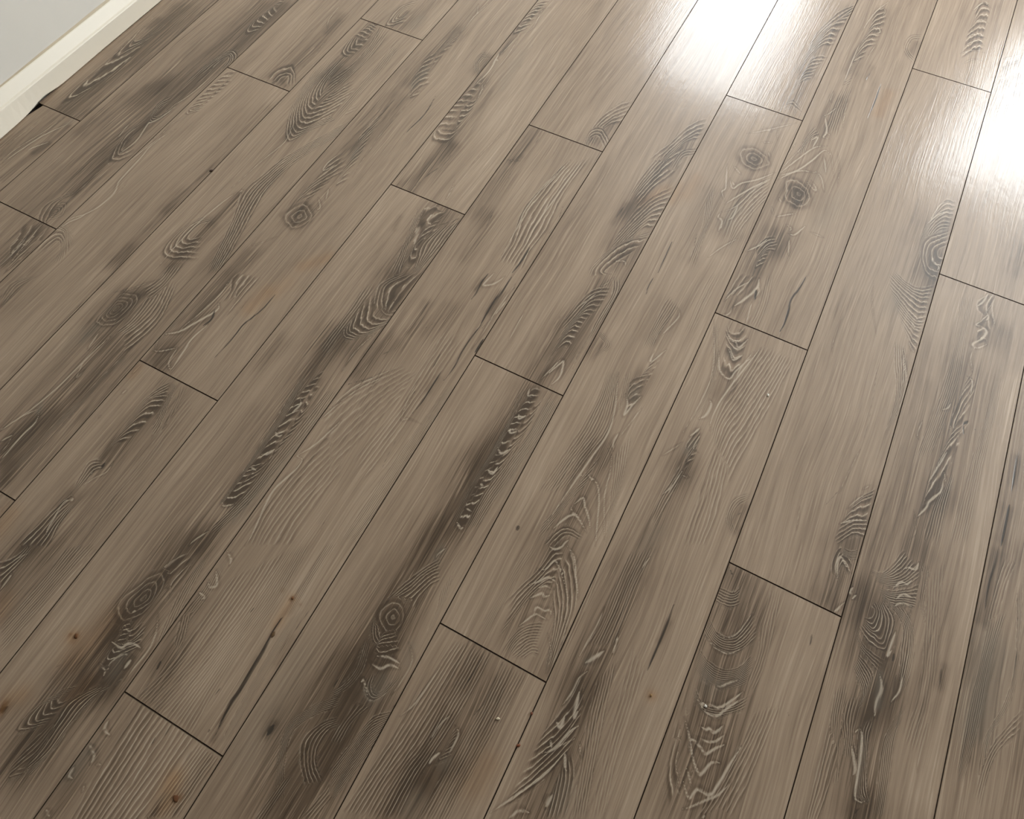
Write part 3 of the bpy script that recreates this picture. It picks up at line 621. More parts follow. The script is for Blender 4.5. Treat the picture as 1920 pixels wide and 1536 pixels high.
 ('F',(6,0.6,0.12),[[(0.7393,0.3737),(0.75,0.3063),(0.7556,0.2576),(0.7583,0.2134)],[(0.7731,0.4113),(0.7698,0.3261),(0.7688,0.2737),(0.7682,0.2276)]]),
 ('F',(4,0.5,0.12),[[(0.8603,0.3588),(0.8605,0.3029),(0.8556,0.2551),(0.8457,0.2146)],[(0.8522,0.4625),(0.865,0.3756),(0.8621,0.29),(0.8537,0.2363)]]),
 ('K',(3.6,1),[(0.903,0.4489),(0.901,0.4039),(0.8902,0.3602),(0.8906,0.3371),(0.89,0.3045),(0.887,0.2647)]),
 ('Y',(0.018,0.2975),[(0.8842,0.4441),(0.8761,0.3958)]),
 ('Y',(0.02,0.17),[(0.9071,0.486),(0.9009,0.4577)]),
 ('S',(3,0.5),[(0.7718,0.1982),(0.7696,0.1707)]),
 ('Y',(0.01,0.255),[(0.771,0.1889),(0.7722,0.1677)]),
 ('S',(2.5,0.8),[(0.7845,0.1418),(0.7819,0.1277)]),
 ('S',(2,0.6),[(0.7791,0.0784),(0.7784,0.0699)]),
 ('F',(11,1.0,0.12),[[(0.8464,0.1933),(0.836,0.175),(0.8265,0.1362),(0.8265,0.1072)],[(0.854,0.1843),(0.8398,0.1557),(0.8312,0.1261),(0.8298,0.0844)],[(0.8631,0.1636),(0.8389,0.1468),(0.8349,0.1074),(0.8368,0.072)],[(0.8691,0.1417),(0.845,0.125),(0.8385,0.089),(0.8346,0.051)],[(0.8638,0.094),(0.8488,0.0822),(0.8404,0.054),(0.8378,0.0291)],[(0.8568,0.0546),(0.842,0.043),(0.8398,0.0224)]]),
 ('F',(4,0.9,0.12),[[(0.861,0.1965),(0.865,0.1815),(0.876,0.1536),(0.8905,0.1119),(0.8951,0.0824)],[(0.8489,0.1903),(0.859,0.1784),(0.8671,0.1489),(0.875,0.1201),(0.876,0.1044)]]),
 ('T',(0.013,0.36),[(0.845,0.1797),(0.8543,0.134),(0.8488,0.0822),(0.8468,0.0377)]),
 ('T',(0.007,0.3),[(0.8571,0.1605),(0.8652,0.1314)]),
 ('F',(3,0.4,0.12),[[(0.8665,0.1951),(0.8804,0.1684),(0.8939,0.1178),(0.9098,0.0704)],[(0.884,0.1999),(0.8918,0.1701),(0.908,0.121),(0.9189,0.0791)]]),
 ('K',(7,1),[(0.8518,0.0094),(0.8533,-0.0013)]),
 ('T',(0.009,0.35),[(0.8523,0.0134),(0.8472,-0.0082)]),
 ('F',(4,0.9,0.12),[[(0.8385,0.0101),(0.8239,-0.0013),(0.8291,-0.0289),(0.835,-0.0482)],[(0.8618,0.0031),(0.8496,-0.0107),(0.8474,-0.0306),(0.8449,-0.0541)]]),
 ('S',(2.5,0.8),[(0.8636,0.0193),(0.8665,-0.002),(0.8567,-0.0183),(0.8494,-0.037)]),
 ('S',(2,0.7),[(0.8352,0.0046),(0.844,-0.0137),(0.8489,-0.041)]),
 ('T',(0.01,0.5),[(0.8413,-0.0633),(0.8426,-0.0987),(0.8412,-0.1347),(0.8393,-0.1652)]),
 ('F',(6,1.0,0.12),[[(0.8417,-0.0595),(0.8337,-0.0854),(0.8284,-0.1343),(0.8232,-0.1736)],[(0.8529,-0.0754),(0.8491,-0.1095),(0.8511,-0.1364),(0.8509,-0.1605)],[(0.8589,-0.0687),(0.8641,-0.1123),(0.8714,-0.1362),(0.8745,-0.1517)]]),
 ('S',(2.6,0.9),[(0.8389,-0.0609),(0.851,-0.0692),(0.8396,-0.0787),(0.8478,-0.1207)]),
 ('S',(3,0.9),[(0.843,-0.0949),(0.8497,-0.1267),(0.8584,-0.1395)]),
 ('Y',(0.018,0.255),[(0.7738,-0.138),(0.7766,-0.1647)]),
 ('T',(0.016,0.1),[(0.8809,0.1729),(0.874,0.0635),(0.8777,-0.0407)]),
 ('F',(4,0.35,0.05),[[(0.8939,0.188),(0.9001,0.1009),(0.9046,0.0292),(0.9021,-0.0925)],[(0.9222,0.1693),(0.9222,0.1044),(0.9244,0.0395),(0.9261,-0.1009)]]),
 ('T',(0.01,0.15),[(0.9045,-0.0341),(0.9011,-0.1)]),
 ('K',(2,0.3),[(0.8846,-0.0481),(0.8912,-0.0982),(0.8941,-0.1347)]),
 ('T',(0.016,0.42),[(0.8496,-0.1633),(0.8402,-0.2017),(0.84,-0.2248)]),
 ('F',(4,1.0,0.12),[[(0.8393,-0.1652),(0.8377,-0.1796),(0.8308,-0.1966),(0.8145,-0.2084)],[(0.8522,-0.1619),(0.8546,-0.1842),(0.8535,-0.2145),(0.8554,-0.2394)]]),
 ('S',(2.6,0.8),[(0.851,-0.1727),(0.8448,-0.1826),(0.8357,-0.1974)]),
 ('S',(3,0.9),[(0.8465,-0.2116),(0.8535,-0.2145),(0.8554,-0.2394)]),
 ('T',(0.02,0.25),[(0.887,-0.1438),(0.8815,-0.1868),(0.8749,-0.2579)]),
 ('F',(9,0.7,0.05),[[(0.9008,-0.1332),(0.9029,-0.1921),(0.9015,-0.2378),(0.8982,-0.2799)],[(0.9447,-0.1036),(0.9395,-0.1731),(0.9367,-0.2414),(0.933,-0.3129)]]),
 ('Y',(0.016,0.255),[(0.8741,-0.2457),(0.8834,-0.266)]),
 ('S',(2.6,0.7),[(0.9479,-0.1155),(0.9416,-0.1753),(0.9377,-0.2502),(0.933,-0.3129)]),
 ('T',(0.006,-0.15),[(0.9458,-0.1301),(0.9417,-0.1914),(0.9398,-0.2675)]),
 ('T',(0.022,0.108),[(0.7495,1.2034),(0.7742,0.878),(0.8008,0.6715)]),
 ('T',(0.03,0.09),[(0.9058,0.0943),(0.8946,-0.0588),(0.8947,-0.2312)]),
 ('T',(0.05,0.05),[(0.8075,1.376),(0.8124,0.8215),(0.7969,0.3819)]),
 ('T',(0.06,0.08),[(0.874,0.176),(0.86,-0.0218),(0.8373,-0.2223)]),
],
5: [
 ('F',(6,1.0,0.12),[[(0.984,1.5681),(0.9577,1.5459),(0.9627,1.5146),(0.9846,1.5344)],[(0.9795,1.5234),(0.9568,1.4948),(0.9567,1.4535),(0.9834,1.4838)],[(0.9816,1.4664),(0.955,1.4363),(0.9582,1.3898),(0.9813,1.4258)]]),
 ('T',(0.009,0.4),[(0.972,1.5279),(0.9599,1.4066)]),
 ('S',(2.5,0.8),[(0.9972,1.541),(0.9828,1.5167),(0.9913,1.4471),(0.9795,1.4089)]),
 ('S',(2.5,0.7),[(0.9705,1.3962),(0.9703,1.3568),(0.9644,1.2998)]),
 ('T',(0.008,0.35),[(0.9582,1.3898),(0.9661,1.316)]),
 ('S',(4,1),[(0.9589,1.3199),(0.9636,1.2918),(0.9697,1.2426),(0.964,1.1886)]),
 ('S',(2.5,0.7),[(0.9754,1.4067),(0.9844,1.3102),(0.9829,1.2275),(0.99,1.1593)]),
 ('S',(4,1),[(0.9636,1.2918),(0.9723,1.285)]),
 ('T',(0.011,0.42),[(0.9726,1.2003),(0.976,1.131),(0.989,1.0556),(1.0014,0.9832)]),
 ('S',(2.5,0.9),[(0.9726,1.2003),(0.9848,1.1779),(0.9943,1.1335)]),
 ('F',(8,1.0,0.12),[[(0.9765,1.2023),(0.9632,1.181),(0.9684,1.127),(0.9914,1.1389),(0.9887,1.1799)],[(0.9837,1.135),(0.9538,1.1264),(0.9606,1.0883),(0.9885,1.0823),(1.0015,1.1028)],[(0.975,1.089),(0.9507,1.0627),(0.9604,1.0207),(0.9932,1.0311),(0.9965,1.0595)],[(0.9961,1.026),(0.9589,1.0067),(0.9646,0.9641),(0.9969,0.9744),(1.0085,1.0128)]]),
 ('T',(0.011,0.62),[(1.0145,0.9771),(1.0057,0.8789),(1.0013,0.8166)]),
 ('T',(0.009,0.3),[(0.9867,0.9755),(0.9871,0.8631),(0.9718,0.8191)]),
 ('K',(5,0.4),[(1.0125,0.9889),(1.0295,0.9344),(1.0112,0.8696),(1.0013,0.8166)]),
 ('T',(0.01,0.18),[(1.0131,1.1713),(1.015,1.0961),(1.0233,1.0205)]),
 ('K',(2.5,0.4),[(1.0123,1.1638),(1.0156,1.0428),(1.0198,0.9927)]),
 ('S',(2,0.6),[(1.1071,1.1036),(1.0905,1.0102),(1.0837,0.9378)]),
 ('S',(2,0.6),[(1.0736,0.8899),(1.0797,0.8633),(1.0848,0.8307),(1.0815,0.8761)]),
 ('K',(2.5,0.4),[(1.071,0.8946),(1.0857,0.837)]),
 ('G',(0.014,0.2),[(1.0274,1.2),(1.0142,1.341)]),
 ('K',(2.5,0.45),[(1.025,1.5054),(1.0229,1.3841),(1.0075,1.3146)]),
 ('K',(3,0.5),[(1.1386,1.4056),(1.1397,1.3607)]),
 ('T',(0.018,-0.06),[(1.0708,1.5624),(1.0762,1.3277),(1.1011,1.0609),(1.1392,0.8706)]),
 ('T',(0.014,0.12),[(1.092,1.6072),(1.0971,1.462)]),
 ('T',(0.02,-0.06),[(0.9794,0.7993),(0.9785,0.6847),(0.9828,0.5693)]),
 ('T',(0.022,0.4),[(1.0932,0.8005),(1.0915,0.7052),(1.1003,0.6118)]),
 ('F',(6,0.9,0.12),[[(1.0923,0.7943),(1.0707,0.8003),(1.0473,0.771),(1.073,0.7064),(1.1101,0.6169)],[(1.1061,0.8015),(1.098,0.7691),(1.1071,0.7461),(1.1255,0.7834),(1.1399,0.8049)],[(1.1074,0.7684),(1.0867,0.7354),(1.0971,0.6812),(1.1271,0.7345),(1.1397,0.7741)],[(1.1019,0.7323),(1.0904,0.6778),(1.1048,0.6327),(1.1292,0.6715),(1.1464,0.7391)]]),
 ('F',(4,0.8,0.12),[[(1.0447,0.7753),(1.056,0.7195),(1.072,0.6575),(1.0806,0.6016)],[(1.0533,0.7913),(1.0688,0.7206),(1.0853,0.6645),(1.106,0.6026)]]),
 ('F',(6,0.9,0.12),[[(1.1436,0.7984),(1.1426,0.7535),(1.1363,0.6595),(1.1331,0.6289)],[(1.1123,0.7599),(1.0989,0.6929),(1.1141,0.6531),(1.1233,0.6238)]]),
 ('K',(2.5,0.5),[(1.0376,0.7946),(1.0491,0.7606)]),
 ('T',(0.006,0.2),[(1.0207,0.7402),(1.0288,0.7054)]),
 ('T',(0.014,0.05),[(0.9712,0.4647),(0.9587,0.3448),(0.9559,0.2373)]),
 ('T',(0.014,0.2),[(0.9748,0.3577),(0.9646,0.3028)]),
 ('T',(0.016,0.36),[(1.0687,0.4296),(1.0655,0.3731),(1.0714,0.3059),(1.0857,0.2296),(1.0976,0.1333),(1.1064,0.0709)]),
 ('T',(0.012,0.25),[(1.0484,0.4284),(1.0501,0.3832)]),
 ('T',(0.02,0.16),[(1.033,0.2022),(1.0367,0.1093),(1.039,-0.0143),(1.0399,-0.0609)]),
 ('F',(15,1.0,0.1),[[(1.0928,0.3518),(1.0873,0.3358),(1.0894,0.3153),(1.1088,0.3168)],[(1.0984,0.32),(1.0818,0.3028),(1.0891,0.2811),(1.1096,0.275),(1.1026,0.2965)],[(1.098,0.2857),(1.0816,0.2688),(1.0851,0.2416),(1.1054,0.2358),(1.1139,0.269)],[(1.1027,0.2507),(1.082,0.2236),(1.0897,0.1915),(1.1041,0.199),(1.1213,0.236)],[(1.1086,0.2093),(1.0903,0.1799),(1.09,0.1486),(1.1022,0.1587),(1.117,0.1977)],[(1.1076,0.1462),(1.0891,0.1289),(1.0897,0.1178),(1.1038,0.1252),(1.112,0.1561)],[(1.0974,0.1181),(1.0811,0.0983),(1.0851,0.0781),(1.097,0.088),(1.112,0.1144)],[(1.0935,0.0825),(1.0822,0.0619),(1.089,0.0437),(1.1055,0.0523),(1.1142,0.0859)]]),
 ('T',(0.006,0.35),[(1.094,0.3263),(1.0938,0.309)]),
 ('T',(0.006,0.35),[(1.0948,0.2673),(1.0909,0.2446)]),
 ('T',(0.007,0.35),[(1.0924,0.1771),(1.0894,0.1599)]),
 ('T',(0.006,0.35),[(1.0927,0.1346),(1.0912,0.1262)]),
 ('T',(0.007,0.45),[(1.0867,0.1013),(1.0911,0.0557)]),
 ('S',(4,1),[(1.0883,0.2765),(1.0948,0.2673),(1.0909,0.2446)]),
 ('S',(4,1),[(1.0862,0.2016),(1.0955,0.1945),(1.102,0.2019)]),
 ('S',(4,1),[(1.0907,0.1528),(1.0993,0.1573),(1.1073,0.1731)]),
 ('S',(4,1),[(1.0884,0.1247),(1.101,0.1237)]),
 ('S',(3,1),[(1.0829,0.0513),(1.0917,0.0451),(1.1062,0.0563)]),
 ('F',(5,0.8,0.06),[[(1.0624,0.3185),(1.0718,0.2265),(1.078,0.1539),(1.0838,0.0848),(1.0793,0.0315)],[(1.0699,0.3312),(1.0829,0.2446),(1.0867,0.1741),(1.0861,0.1122),(1.0862,0.0423)]]),
 ('F',(5,0.8,0.06),[[(1.1238,0.3246),(1.1192,0.2389),(1.1148,0.1576),(1.1107,0.0804),(1.0945,-0.0064)],[(1.1388,0.3324),(1.1409,0.2421),(1.1344,0.1525),(1.129,0.0717),(1.1119,-0.0043)]]),
 ('K',(3,0.5),[(1.1143,0.169),(1.1122,0.1296)]),
 ('G',(0.014,0.28),[(1.1484,0.2541),(1.1441,0.204),(1.132,0.1136),(1.1248,0.0374)]),
 ('S',(2.5,0.6),[(1.15,0.2348),(1.1578,0.2349),(1.1483,0.2259)]),
 ('T',(0.01,0.35),[(1.0986,0.0027),(1.0987,-0.0303)]),
 ('S',(3,0.8),[(1.0979,-0.0012),(1.0863,-0.0245),(1.0827,-0.0387)]),
 ('K',(2,0.3),[(1.0849,0.1344),(1.0888,0.0986),(1.0876,0.0502)]),
 ('T',(0.016,-0.04),[(0.9544,0.0858),(0.9543,-0.0082)]),
 ('T',(0.022,0.4),[(1.1048,0.5837),(1.12,0.5323),(1.1127,0.4712),(1.1118,0.4153)]),
 ('T',(0.012,0.35),[(1.1262,0.5356),(1.1262,0.5499999999999999)]),
 ('F',(5,0.4,0.001),[[(1.1286,0.5428),(1.1278,0.5446),(1.1266,0.5455),(1.1258,0.546),(1.1243,0.546),(1.123,0.5449),(1.1233,0.5428),(1.1241,0.541),(1.1247,0.5401),(1.1258,0.5396),(1.127,0.5396),(1.1281,0.5407),(1.1286,0.5428)],[(1.1359,0.5428),(1.1318,0.5498),(1.1274,0.5535),(1.1242,0.5555),(1.1183,0.5556),(1.1137,0.551),(1.1147,0.5428),(1.1171,0.5358),(1.1199,0.5321),(1.1242,0.5301),(1.129,0.53),(1.134,0.5346),(1.1359,0.5428)],[(1.1451,0.5428),(1.1363,0.556),(1.1293,0.5629),(1.1232,0.5666),(1.1122,0.5667),(1.1049,0.5582),(1.1053,0.5428),(1.1087,0.5296),(1.1152,0.5227),(1.1232,0.519),(1.1323,0.5189),(1.143,0.5274),(1.1451,0.5428)],[(1.1555,0.5428),(1.1423,0.563),(1.134,0.5736),(1.1239,0.5793),(1.1079,0.5795),(1.0974,0.5664),(1.0945,0.5428),(1.1,0.5226),(1.1125,0.512),(1.1239,0.5063),(1.1386,0.5061),(1.1557,0.5192),(1.1555,0.5428)]]),
 ('K',(3.0,0.6),[(1.125,0.5399),(1.1269,0.5397),(1.1285,0.5412)]),
 ('K',(3.0,0.6),[(1.1284,0.5444),(1.127,0.5457),(1.125,0.5456)]),
 ('K',(3.0,0.6),[(1.1306,0.5449),(1.1285,0.5478),(1.1248,0.5483)]),
 ('F',(7,1.0,0.12),[[(1.0819,0.5518),(1.1023,0.5134),(1.1116,0.499),(1.1383,0.5034),(1.1469,0.5366),(1.1443,0.5892)],[(1.0689,0.5057),(1.0821,0.46),(1.0945,0.4477),(1.1187,0.4556),(1.1446,0.5066),(1.1507,0.5926)],[(1.0641,0.4743),(1.0749,0.4329),(1.0966,0.4256),(1.124,0.4537),(1.1532,0.5063)]]),
 ('F',(5,0.8,0.12),[[(1.1003,0.6118),(1.0788,0.5702),(1.0859,0.539),(1.1038,0.5045)],[(1.1233,0.6238),(1.0951,0.5787),(1.0996,0.5511),(1.1183,0.5217)],[(1.1439,0.6396),(1.141,0.5875),(1.1401,0.5476),(1.1347,0.5158)]]),
 ('F',(4,0.7,0.12),[[(1.0723,0.5668),(1.0752,0.4897),(1.0749,0.4329),(1.0762,0.3697)],[(1.0495,0.555),(1.0545,0.4886),(1.0538,0.4265),(1.0547,0.3765)]]),
 ('S',(2,0.7),[(1.1352,0.4688),(1.1225,0.4118),(1.1245,0.3595)]),
 ('T',(0.016,-0.04),[(1.0148,-0.0942),(1.0035,-0.1333),(0.9977,-0.2251),(0.9767,-0.2961)]),
 ('T',(0.022,0.4),[(1.0827,-0.0387),(1.0758,-0.0759),(1.073,-0.1167),(1.0741,-0.1606),(1.0852,-0.198),(1.0978,-0.2361),(1.1042,-0.2589)]),
 ('F',(6,0.7,0.12),[[(1.0825,-0.0658),(1.0725,-0.0809),(1.0658,-0.1041),(1.0743,-0.1095)],[(1.0886,-0.0458),(1.0712,-0.075),(1.0632,-0.1185),(1.0814,-0.122)],[(1.1063,-0.0534),(1.0985,-0.0937),(1.1047,-0.1098)],[(1.1051,-0.0473),(1.1118,-0.0737),(1.1116,-0.1222),(1.1211,-0.1548)]]),
 ('F',(4,0.7,0.12),[[(1.0749,-0.1189),(1.0567,-0.1284),(1.0574,-0.1504),(1.0702,-0.1689),(1.0824,-0.1532),(1.0852,-0.1264)],[(1.0776,-0.1046),(1.0482,-0.1231),(1.0451,-0.1536),(1.0631,-0.1819),(1.0893,-0.1652),(1.0968,-0.1267)]]),
 ('T',(0.014,0.2),[(1.0709,-0.14859999999999998),(1.0709,-0.1318)]),
 ('F',(4,0.4,0.001),[[(1.0768,-0.1402),(1.0768,-0.138),(1.0756,-0.136),(1.0741,-0.1356),(1.0726,-0.1367),(1.072,-0.1384),(1.0719,-0.1402),(1.0715,-0.1424),(1.0722,-0.1444),(1.0741,-0.1448),(1.0752,-0.1437),(1.0758,-0.142),(1.0768,-0.1402)],[(1.0836,-0.1402),(1.0829,-0.1314),(1.0788,-0.1235),(1.0726,-0.1218),(1.0669,-0.1264),(1.0653,-0.133),(1.0643,-0.1402),(1.0619,-0.149),(1.0652,-0.1569),(1.0726,-0.1586),(1.0771,-0.154),(1.0805,-0.1474),(1.0836,-0.1402)],[(1.09,-0.1402),(1.0882,-0.1237),(1.0823,-0.1089),(1.0703,-0.1056),(1.0599,-0.1143),(1.0578,-0.1268),(1.0537,-0.1402),(1.0489,-0.1567),(1.0567,-0.1715),(1.0703,-0.1748),(1.0791,-0.1661),(1.0862,-0.1536),(1.09,-0.1402)],[(1.0953,-0.1402),(1.0949,-0.1149),(1.0879,-0.0922),(1.068,-0.0872),(1.0535,-0.1004),(1.0495,-0.1196),(1.0396,-0.1402),(1.0345,-0.1655),(1.0487,-0.1882),(1.068,-0.1932),(1.083,-0.18),(1.0931,-0.1608),(1.0953,-0.1402)]]),
 ('K',(3.0,0.6),[(1.073,-0.138),(1.0713,-0.1369),(1.0692,-0.1375)]),
 ('K',(3.0,0.6),[(1.0741,-0.1455),(1.0762,-0.1418),(1.0756,-0.1367)]),
 ('K',(3.0,0.6),[(1.0813,-0.1406),(1.0791,-0.1324),(1.072,-0.1277)]),
 ('F',(7,1.0,0.12),[[(1.0784,-0.1739),(1.072,-0.1834),(1.0796,-0.1917),(1.0922,-0.1852),(1.0956,-0.1681)],[(1.0897,-0.1865),(1.0783,-0.1985),(1.0876,-0.2088),(1.1033,-0.1976),(1.1088,-0.1704)],[(1.0951,-0.2048),(1.0819,-0.2147),(1.09,-0.2195),(1.1038,-0.2063),(1.1177,-0.1931)],[(1.0813,-0.218),(1.0824,-0.2353),(1.0884,-0.2497),(1.1072,-0.2223),(1.1213,-0.1972)]]),
 ('S',(3,0.9),[(1.0739,-0.1855),(1.0865,-0.1912),(1.0922,-0.1852)]),
 ('S',(4,1),[(1.075,-0.2153),(1.094,-0.2159),(1.0995,-0.2056),(1.1138,-0.2011),(1.1268,-0.2033)]),
 ('S',(4,0.8),[(1.0766,-0.1593),(1.0727,-0.1676)]),
 ('S',(6,0.9),[(1.1208,-0.2212),(1.1198,-0.2363)]),
 ('S',(3.5,0.9),[(1.0798,-0.2484),(1.0945,-0.2524),(1.0993,-0.2614)]),
 ('S',(3,0.8),[(1.103,-0.2537),(1.0946,-0.2406),(1.1054,-0.2203),(1.124,-0.2166)]),
 ('T',(0.009,0.3),[(1.0814,-0.1938),(1.0863,-0.2154)]),
 ('G',(0.011,0.3),[(1.1048,-0.2236),(1.1104,-0.2499)]),
 ('T',(0.01,0.25),[(1.0612,-0.1798),(1.0712,-0.2233)]),
 ('S',(3,0.8),[(1.1111,-0.1476),(1.127,-0.1702),(1.135,-0.1961),(1.1329,-0.2266),(1.1323,-0.25)]),
 ('S',(3,0.9),[(1.147,-0.107),(1.1491,-0.1185),(1.1656,-0.1162)]),
 ('F',(5,0.7,0.12),[[(1.1157,-0.0418),(1.1184,-0.0995),(1.1305,-0.153),(1.1414,-0.1868)],[(1.124,-0.024),(1.137,-0.0995),(1.1487,-0.1528),(1.1605,-0.2005)]]),
 ('K',(3,0.4),[(1.1446,-0.2029),(1.1445,-0.2234)]),
 ('T',(0.026,0.38),[(1.1028,-0.2653),(1.0782,-0.3008),(1.0707,-0.3379),(1.0676,-0.3852),(1.0623,-0.4219)]),
 ('F',(9,0.9,0.06),[[(1.135,-0.2371),(1.1122,-0.2831),(1.1043,-0.3205),(1.104,-0.3716),(1.0999,-0.41)],[(1.126,-0.259),(1.106,-0.2919),(1.1017,-0.3327),(1.0998,-0.3816),(1.0807,-0.4327)],[(1.0984,-0.2761),(1.0757,-0.3133),(1.0779,-0.3451),(1.081,-0.3914),(1.0737,-0.4463)]]),
 ('F',(6,0.8,0.12),[[(1.082,-0.2818),(1.0551,-0.3072),(1.066,-0.3183),(1.0782,-0.3008)],[(1.0697,-0.2996),(1.0478,-0.3222),(1.0504,-0.354),(1.0731,-0.3367)],[(1.0575,-0.3171),(1.0347,-0.3457),(1.0344,-0.3812),(1.0671,-0.3561)]]),
 ('T',(0.018,0.25),[(1.0695,-0.3549),(1.0711,-0.3887)]),
 ('F',(4,0.6,0.12),[[(1.0743,-0.3415),(1.0682,-0.3716),(1.0617,-0.4144),(1.0781,-0.3955)],[(1.0849,-0.3523),(1.0857,-0.3889),(1.0709,-0.4301),(1.0906,-0.4148)]]),
 ('K',(12,1),[(0.9991,-0.3614),(0.9932,-0.37)]),
 ('O',(0.006,0.8),[(0.9929,-0.3591),(0.9951,-0.3718)]),
 ('T',(0.009,0.3),[(0.9953,-0.3578),(0.9951,-0.3718)]),
 ('K',(3,0.5),[(1.0277,-0.2754),(1.0235,-0.2864)]),
 ('T',(0.01,0.15),[(1.0413,-0.2625),(1.0267,-0.2934)]),
 ('Y',(0.024,0.2975),[(1.0549,-0.1893),(1.0462,-0.2363),(1.0413,-0.2625)]),
 ('Y',(0.016,0.2975),[(1.0053,-0.3387),(0.9915,-0.3542)]),
 ('Y',(0.016,0.3825),[(1.0869,-0.2793),(1.0782,-0.3008)]),
 ('O',(0.004,0.8),[(1.018,-0.2344)]),
 ('O',(0.003,0.6),[(1.0082,-0.238)]),
 ('O',(0.004,0.25),[(1.021,-0.2434)]),
 ('Y',(0.012,0.425),[(1.014,-0.238)]),
 ('T',(0.018,-0.03),[(0.9469,-0.2515),(0.9479,-0.3052)]),
 ('K',(2.5,0.4),[(1.06,-0.327),(1.0588,-0.355),(1.0529,-0.406)]),
 ('T',(0.026,0.18),[(1.1207,0.7531),(1.0919,0.4077),(1.112,0.1092),(1.0969,-0.0873),(1.093,-0.2468),(1.0824,-0.3927)]),
 ('T',(0.018,-0.038),[(0.9844,0.7326),(0.9961,0.3993),(0.9924,0.1393),(0.9847,-0.0649),(0.9779,-0.244)]),
],
6: [
 ('T',(0.026,0.1),[(1.1379,1.5973),(1.1408,1.3688),(1.1537,1.1614)]),
 ('T',(0.012,0.2),[(1.1432,1.4388),(1.147,1.3348)]),
 ('F',(5,0.9,0.12),[[(1.3285,1.3141),(1.3,1.2716),(1.2818,1.2077),(1.2812,1.148)],[(1.3352,1.2762),(1.3121,1.2437),(1.2952,1.1881),(1.2945,1.129)],[(1.339,1.2241),(1.3115,1.2032),(1.3034,1.1595),(1.3102,1.1244)]]),
 ('F',(3,0.9,0.12),[[(1.3344,1.1306),(1.3071,1.1615),(1.291,1.1466),(1.2992,1.1187)],[(1.3399,1.1591),(1.3027,1.1919),(1.279,1.173),(1.2858,1.1181)]]),
 ('T',(0.011,0.4),[(1.3142,1.2179),(1.3008,1.1452)]),
 ('K',(3,0.4),[(1.3132,1.3062),(1.2897,1.2525)]),
 ('T',(0.014,0.28),[(1.1599,1.1111),(1.162,1.0157),(1.1636,0.9427),(1.1638,0.8259)]),
 ('S',(2,0.6),[(1.149,0.9965),(1.1792,1.0091)]),
 ('T',(0.006,0.25),[(1.1729,1.0214),(1.1588,0.9953)]),
 ('K',(3,0.4),[(1.175,0.973),(1.1858,0.9007)]),
 ('K',(3,0.4),[(1.1811,1.1156),(1.1857,1.0597)]),
 ('T',(0.016,-0.05),[(1.2098,1.1044),(1.217,0.9705),(1.2331,0.7788),(1.2334,0.6995)]),
 ('F',(7,0.9,0.06),[[(1.272,1.0604),(1.2537,0.9419),(1.2466,0.886),(1.2624,0.8049),(1.2686,0.7282)],[(1.2937,1.0717),(1.2864,0.9471),(1.2899,0.8521),(1.2946,0.7839),(1.2939,0.7362)],[(1.3194,1.1039),(1.3122,0.9664),(1.3249,0.8593),(1.318,0.796),(1.3254,0.7319)]]),
 ('S',(3,1),[(1.3046,1.0774),(1.2967,0.935),(1.2943,0.8433),(1.301,0.7713)]),
 ('S',(3,0.9),[(1.2793,1.0642),(1.262,0.9699),(1.2536,0.8896),(1.2614,0.8318),(1.2666,0.7481)]),
 ('T',(0.01,-0.12),[(1.3015,1.0265),(1.3094,0.8734)]),
 ('K',(4,0.5),[(1.1655,0.8553),(1.1666,0.8048)]),
 ('K',(4,0.5),[(1.1936,0.8527),(1.2036,0.7853)]),
 ('T',(0.013,0.25),[(1.1927,0.8296),(1.2,0.7135)]),
 ('K',(2,0.4),[(1.2444,0.7901),(1.2466,0.7377),(1.2466,0.7064)]),
 ('K',(3,0.6),[(1.322,0.9366),(1.3321,0.8796),(1.3267,0.8383)]),
 ('K',(5,1),[(1.3092,0.7968),(1.3107,0.7606),(1.3069,0.7192)]),
 ('S',(2.5,0.9),[(1.1472,0.2616),(1.157,0.2996),(1.1608,0.3058)]),
 ('S',(3,0.9),[(1.1498,0.1797),(1.1671,0.2159),(1.1814,0.2753)]),
 ('S',(3.4,1),[(1.147,0.1782),(1.1624,0.1785),(1.163,0.1559),(1.1528,0.117),(1.1538,0.0846),(1.1666,0.0276),(1.1683,0.0058)]),
 ('F',(9,0.5,0.05),[[(1.1854,0.2693),(1.162,0.1899),(1.1572,0.1267),(1.158,0.0688),(1.1683,0.0058)],[(1.2113,0.231),(1.2009,0.1568),(1.1943,0.102),(1.1925,0.048),(1.195,0.0197)],[(1.24,0.1885),(1.2364,0.1385),(1.2347,0.0981),(1.2378,0.042)]]),
 ('T',(0.016,-0.12),[(1.2457,0.1469),(1.2493,0.0775)]),
 ('K',(2.5,0.6),[(1.262,0.1122),(1.2655,0.086)]),
 ('K',(2,0.4),[(1.1924,0.1047),(1.195,0.0598)]),
 ('T',(0.009,0.35),[(1.1881,0.5725),(1.193,0.5365),(1.1915,0.4981)]),
 ('K',(3.5,0.8),[(1.1907,0.5788),(1.192,0.5313)]),
 ('T',(0.012,0.25),[(1.2393,0.5846),(1.2352,0.549),(1.2228,0.5143)]),
 ('K',(3,0.5),[(1.2393,0.5992),(1.2383,0.5506)]),
 ('K',(2.5,0.4),[(1.2362,0.5543),(1.2071,0.5062)]),
 ('T',(0.016,0.4),[(1.1755,0.4575),(1.1616,0.4276),(1.1548,0.3753)]),
 ('K',(5,0.4),[(1.1891,0.4554),(1.173,0.429),(1.1779,0.4406)]),
 ('S',(3,0.8),[(1.2082,0.4118),(1.1853,0.3781),(1.1619,0.3401),(1.1493,0.2874)]),
 ('S',(3,0.8),[(1.2084,0.3988),(1.1777,0.3526),(1.1587,0.3089)]),
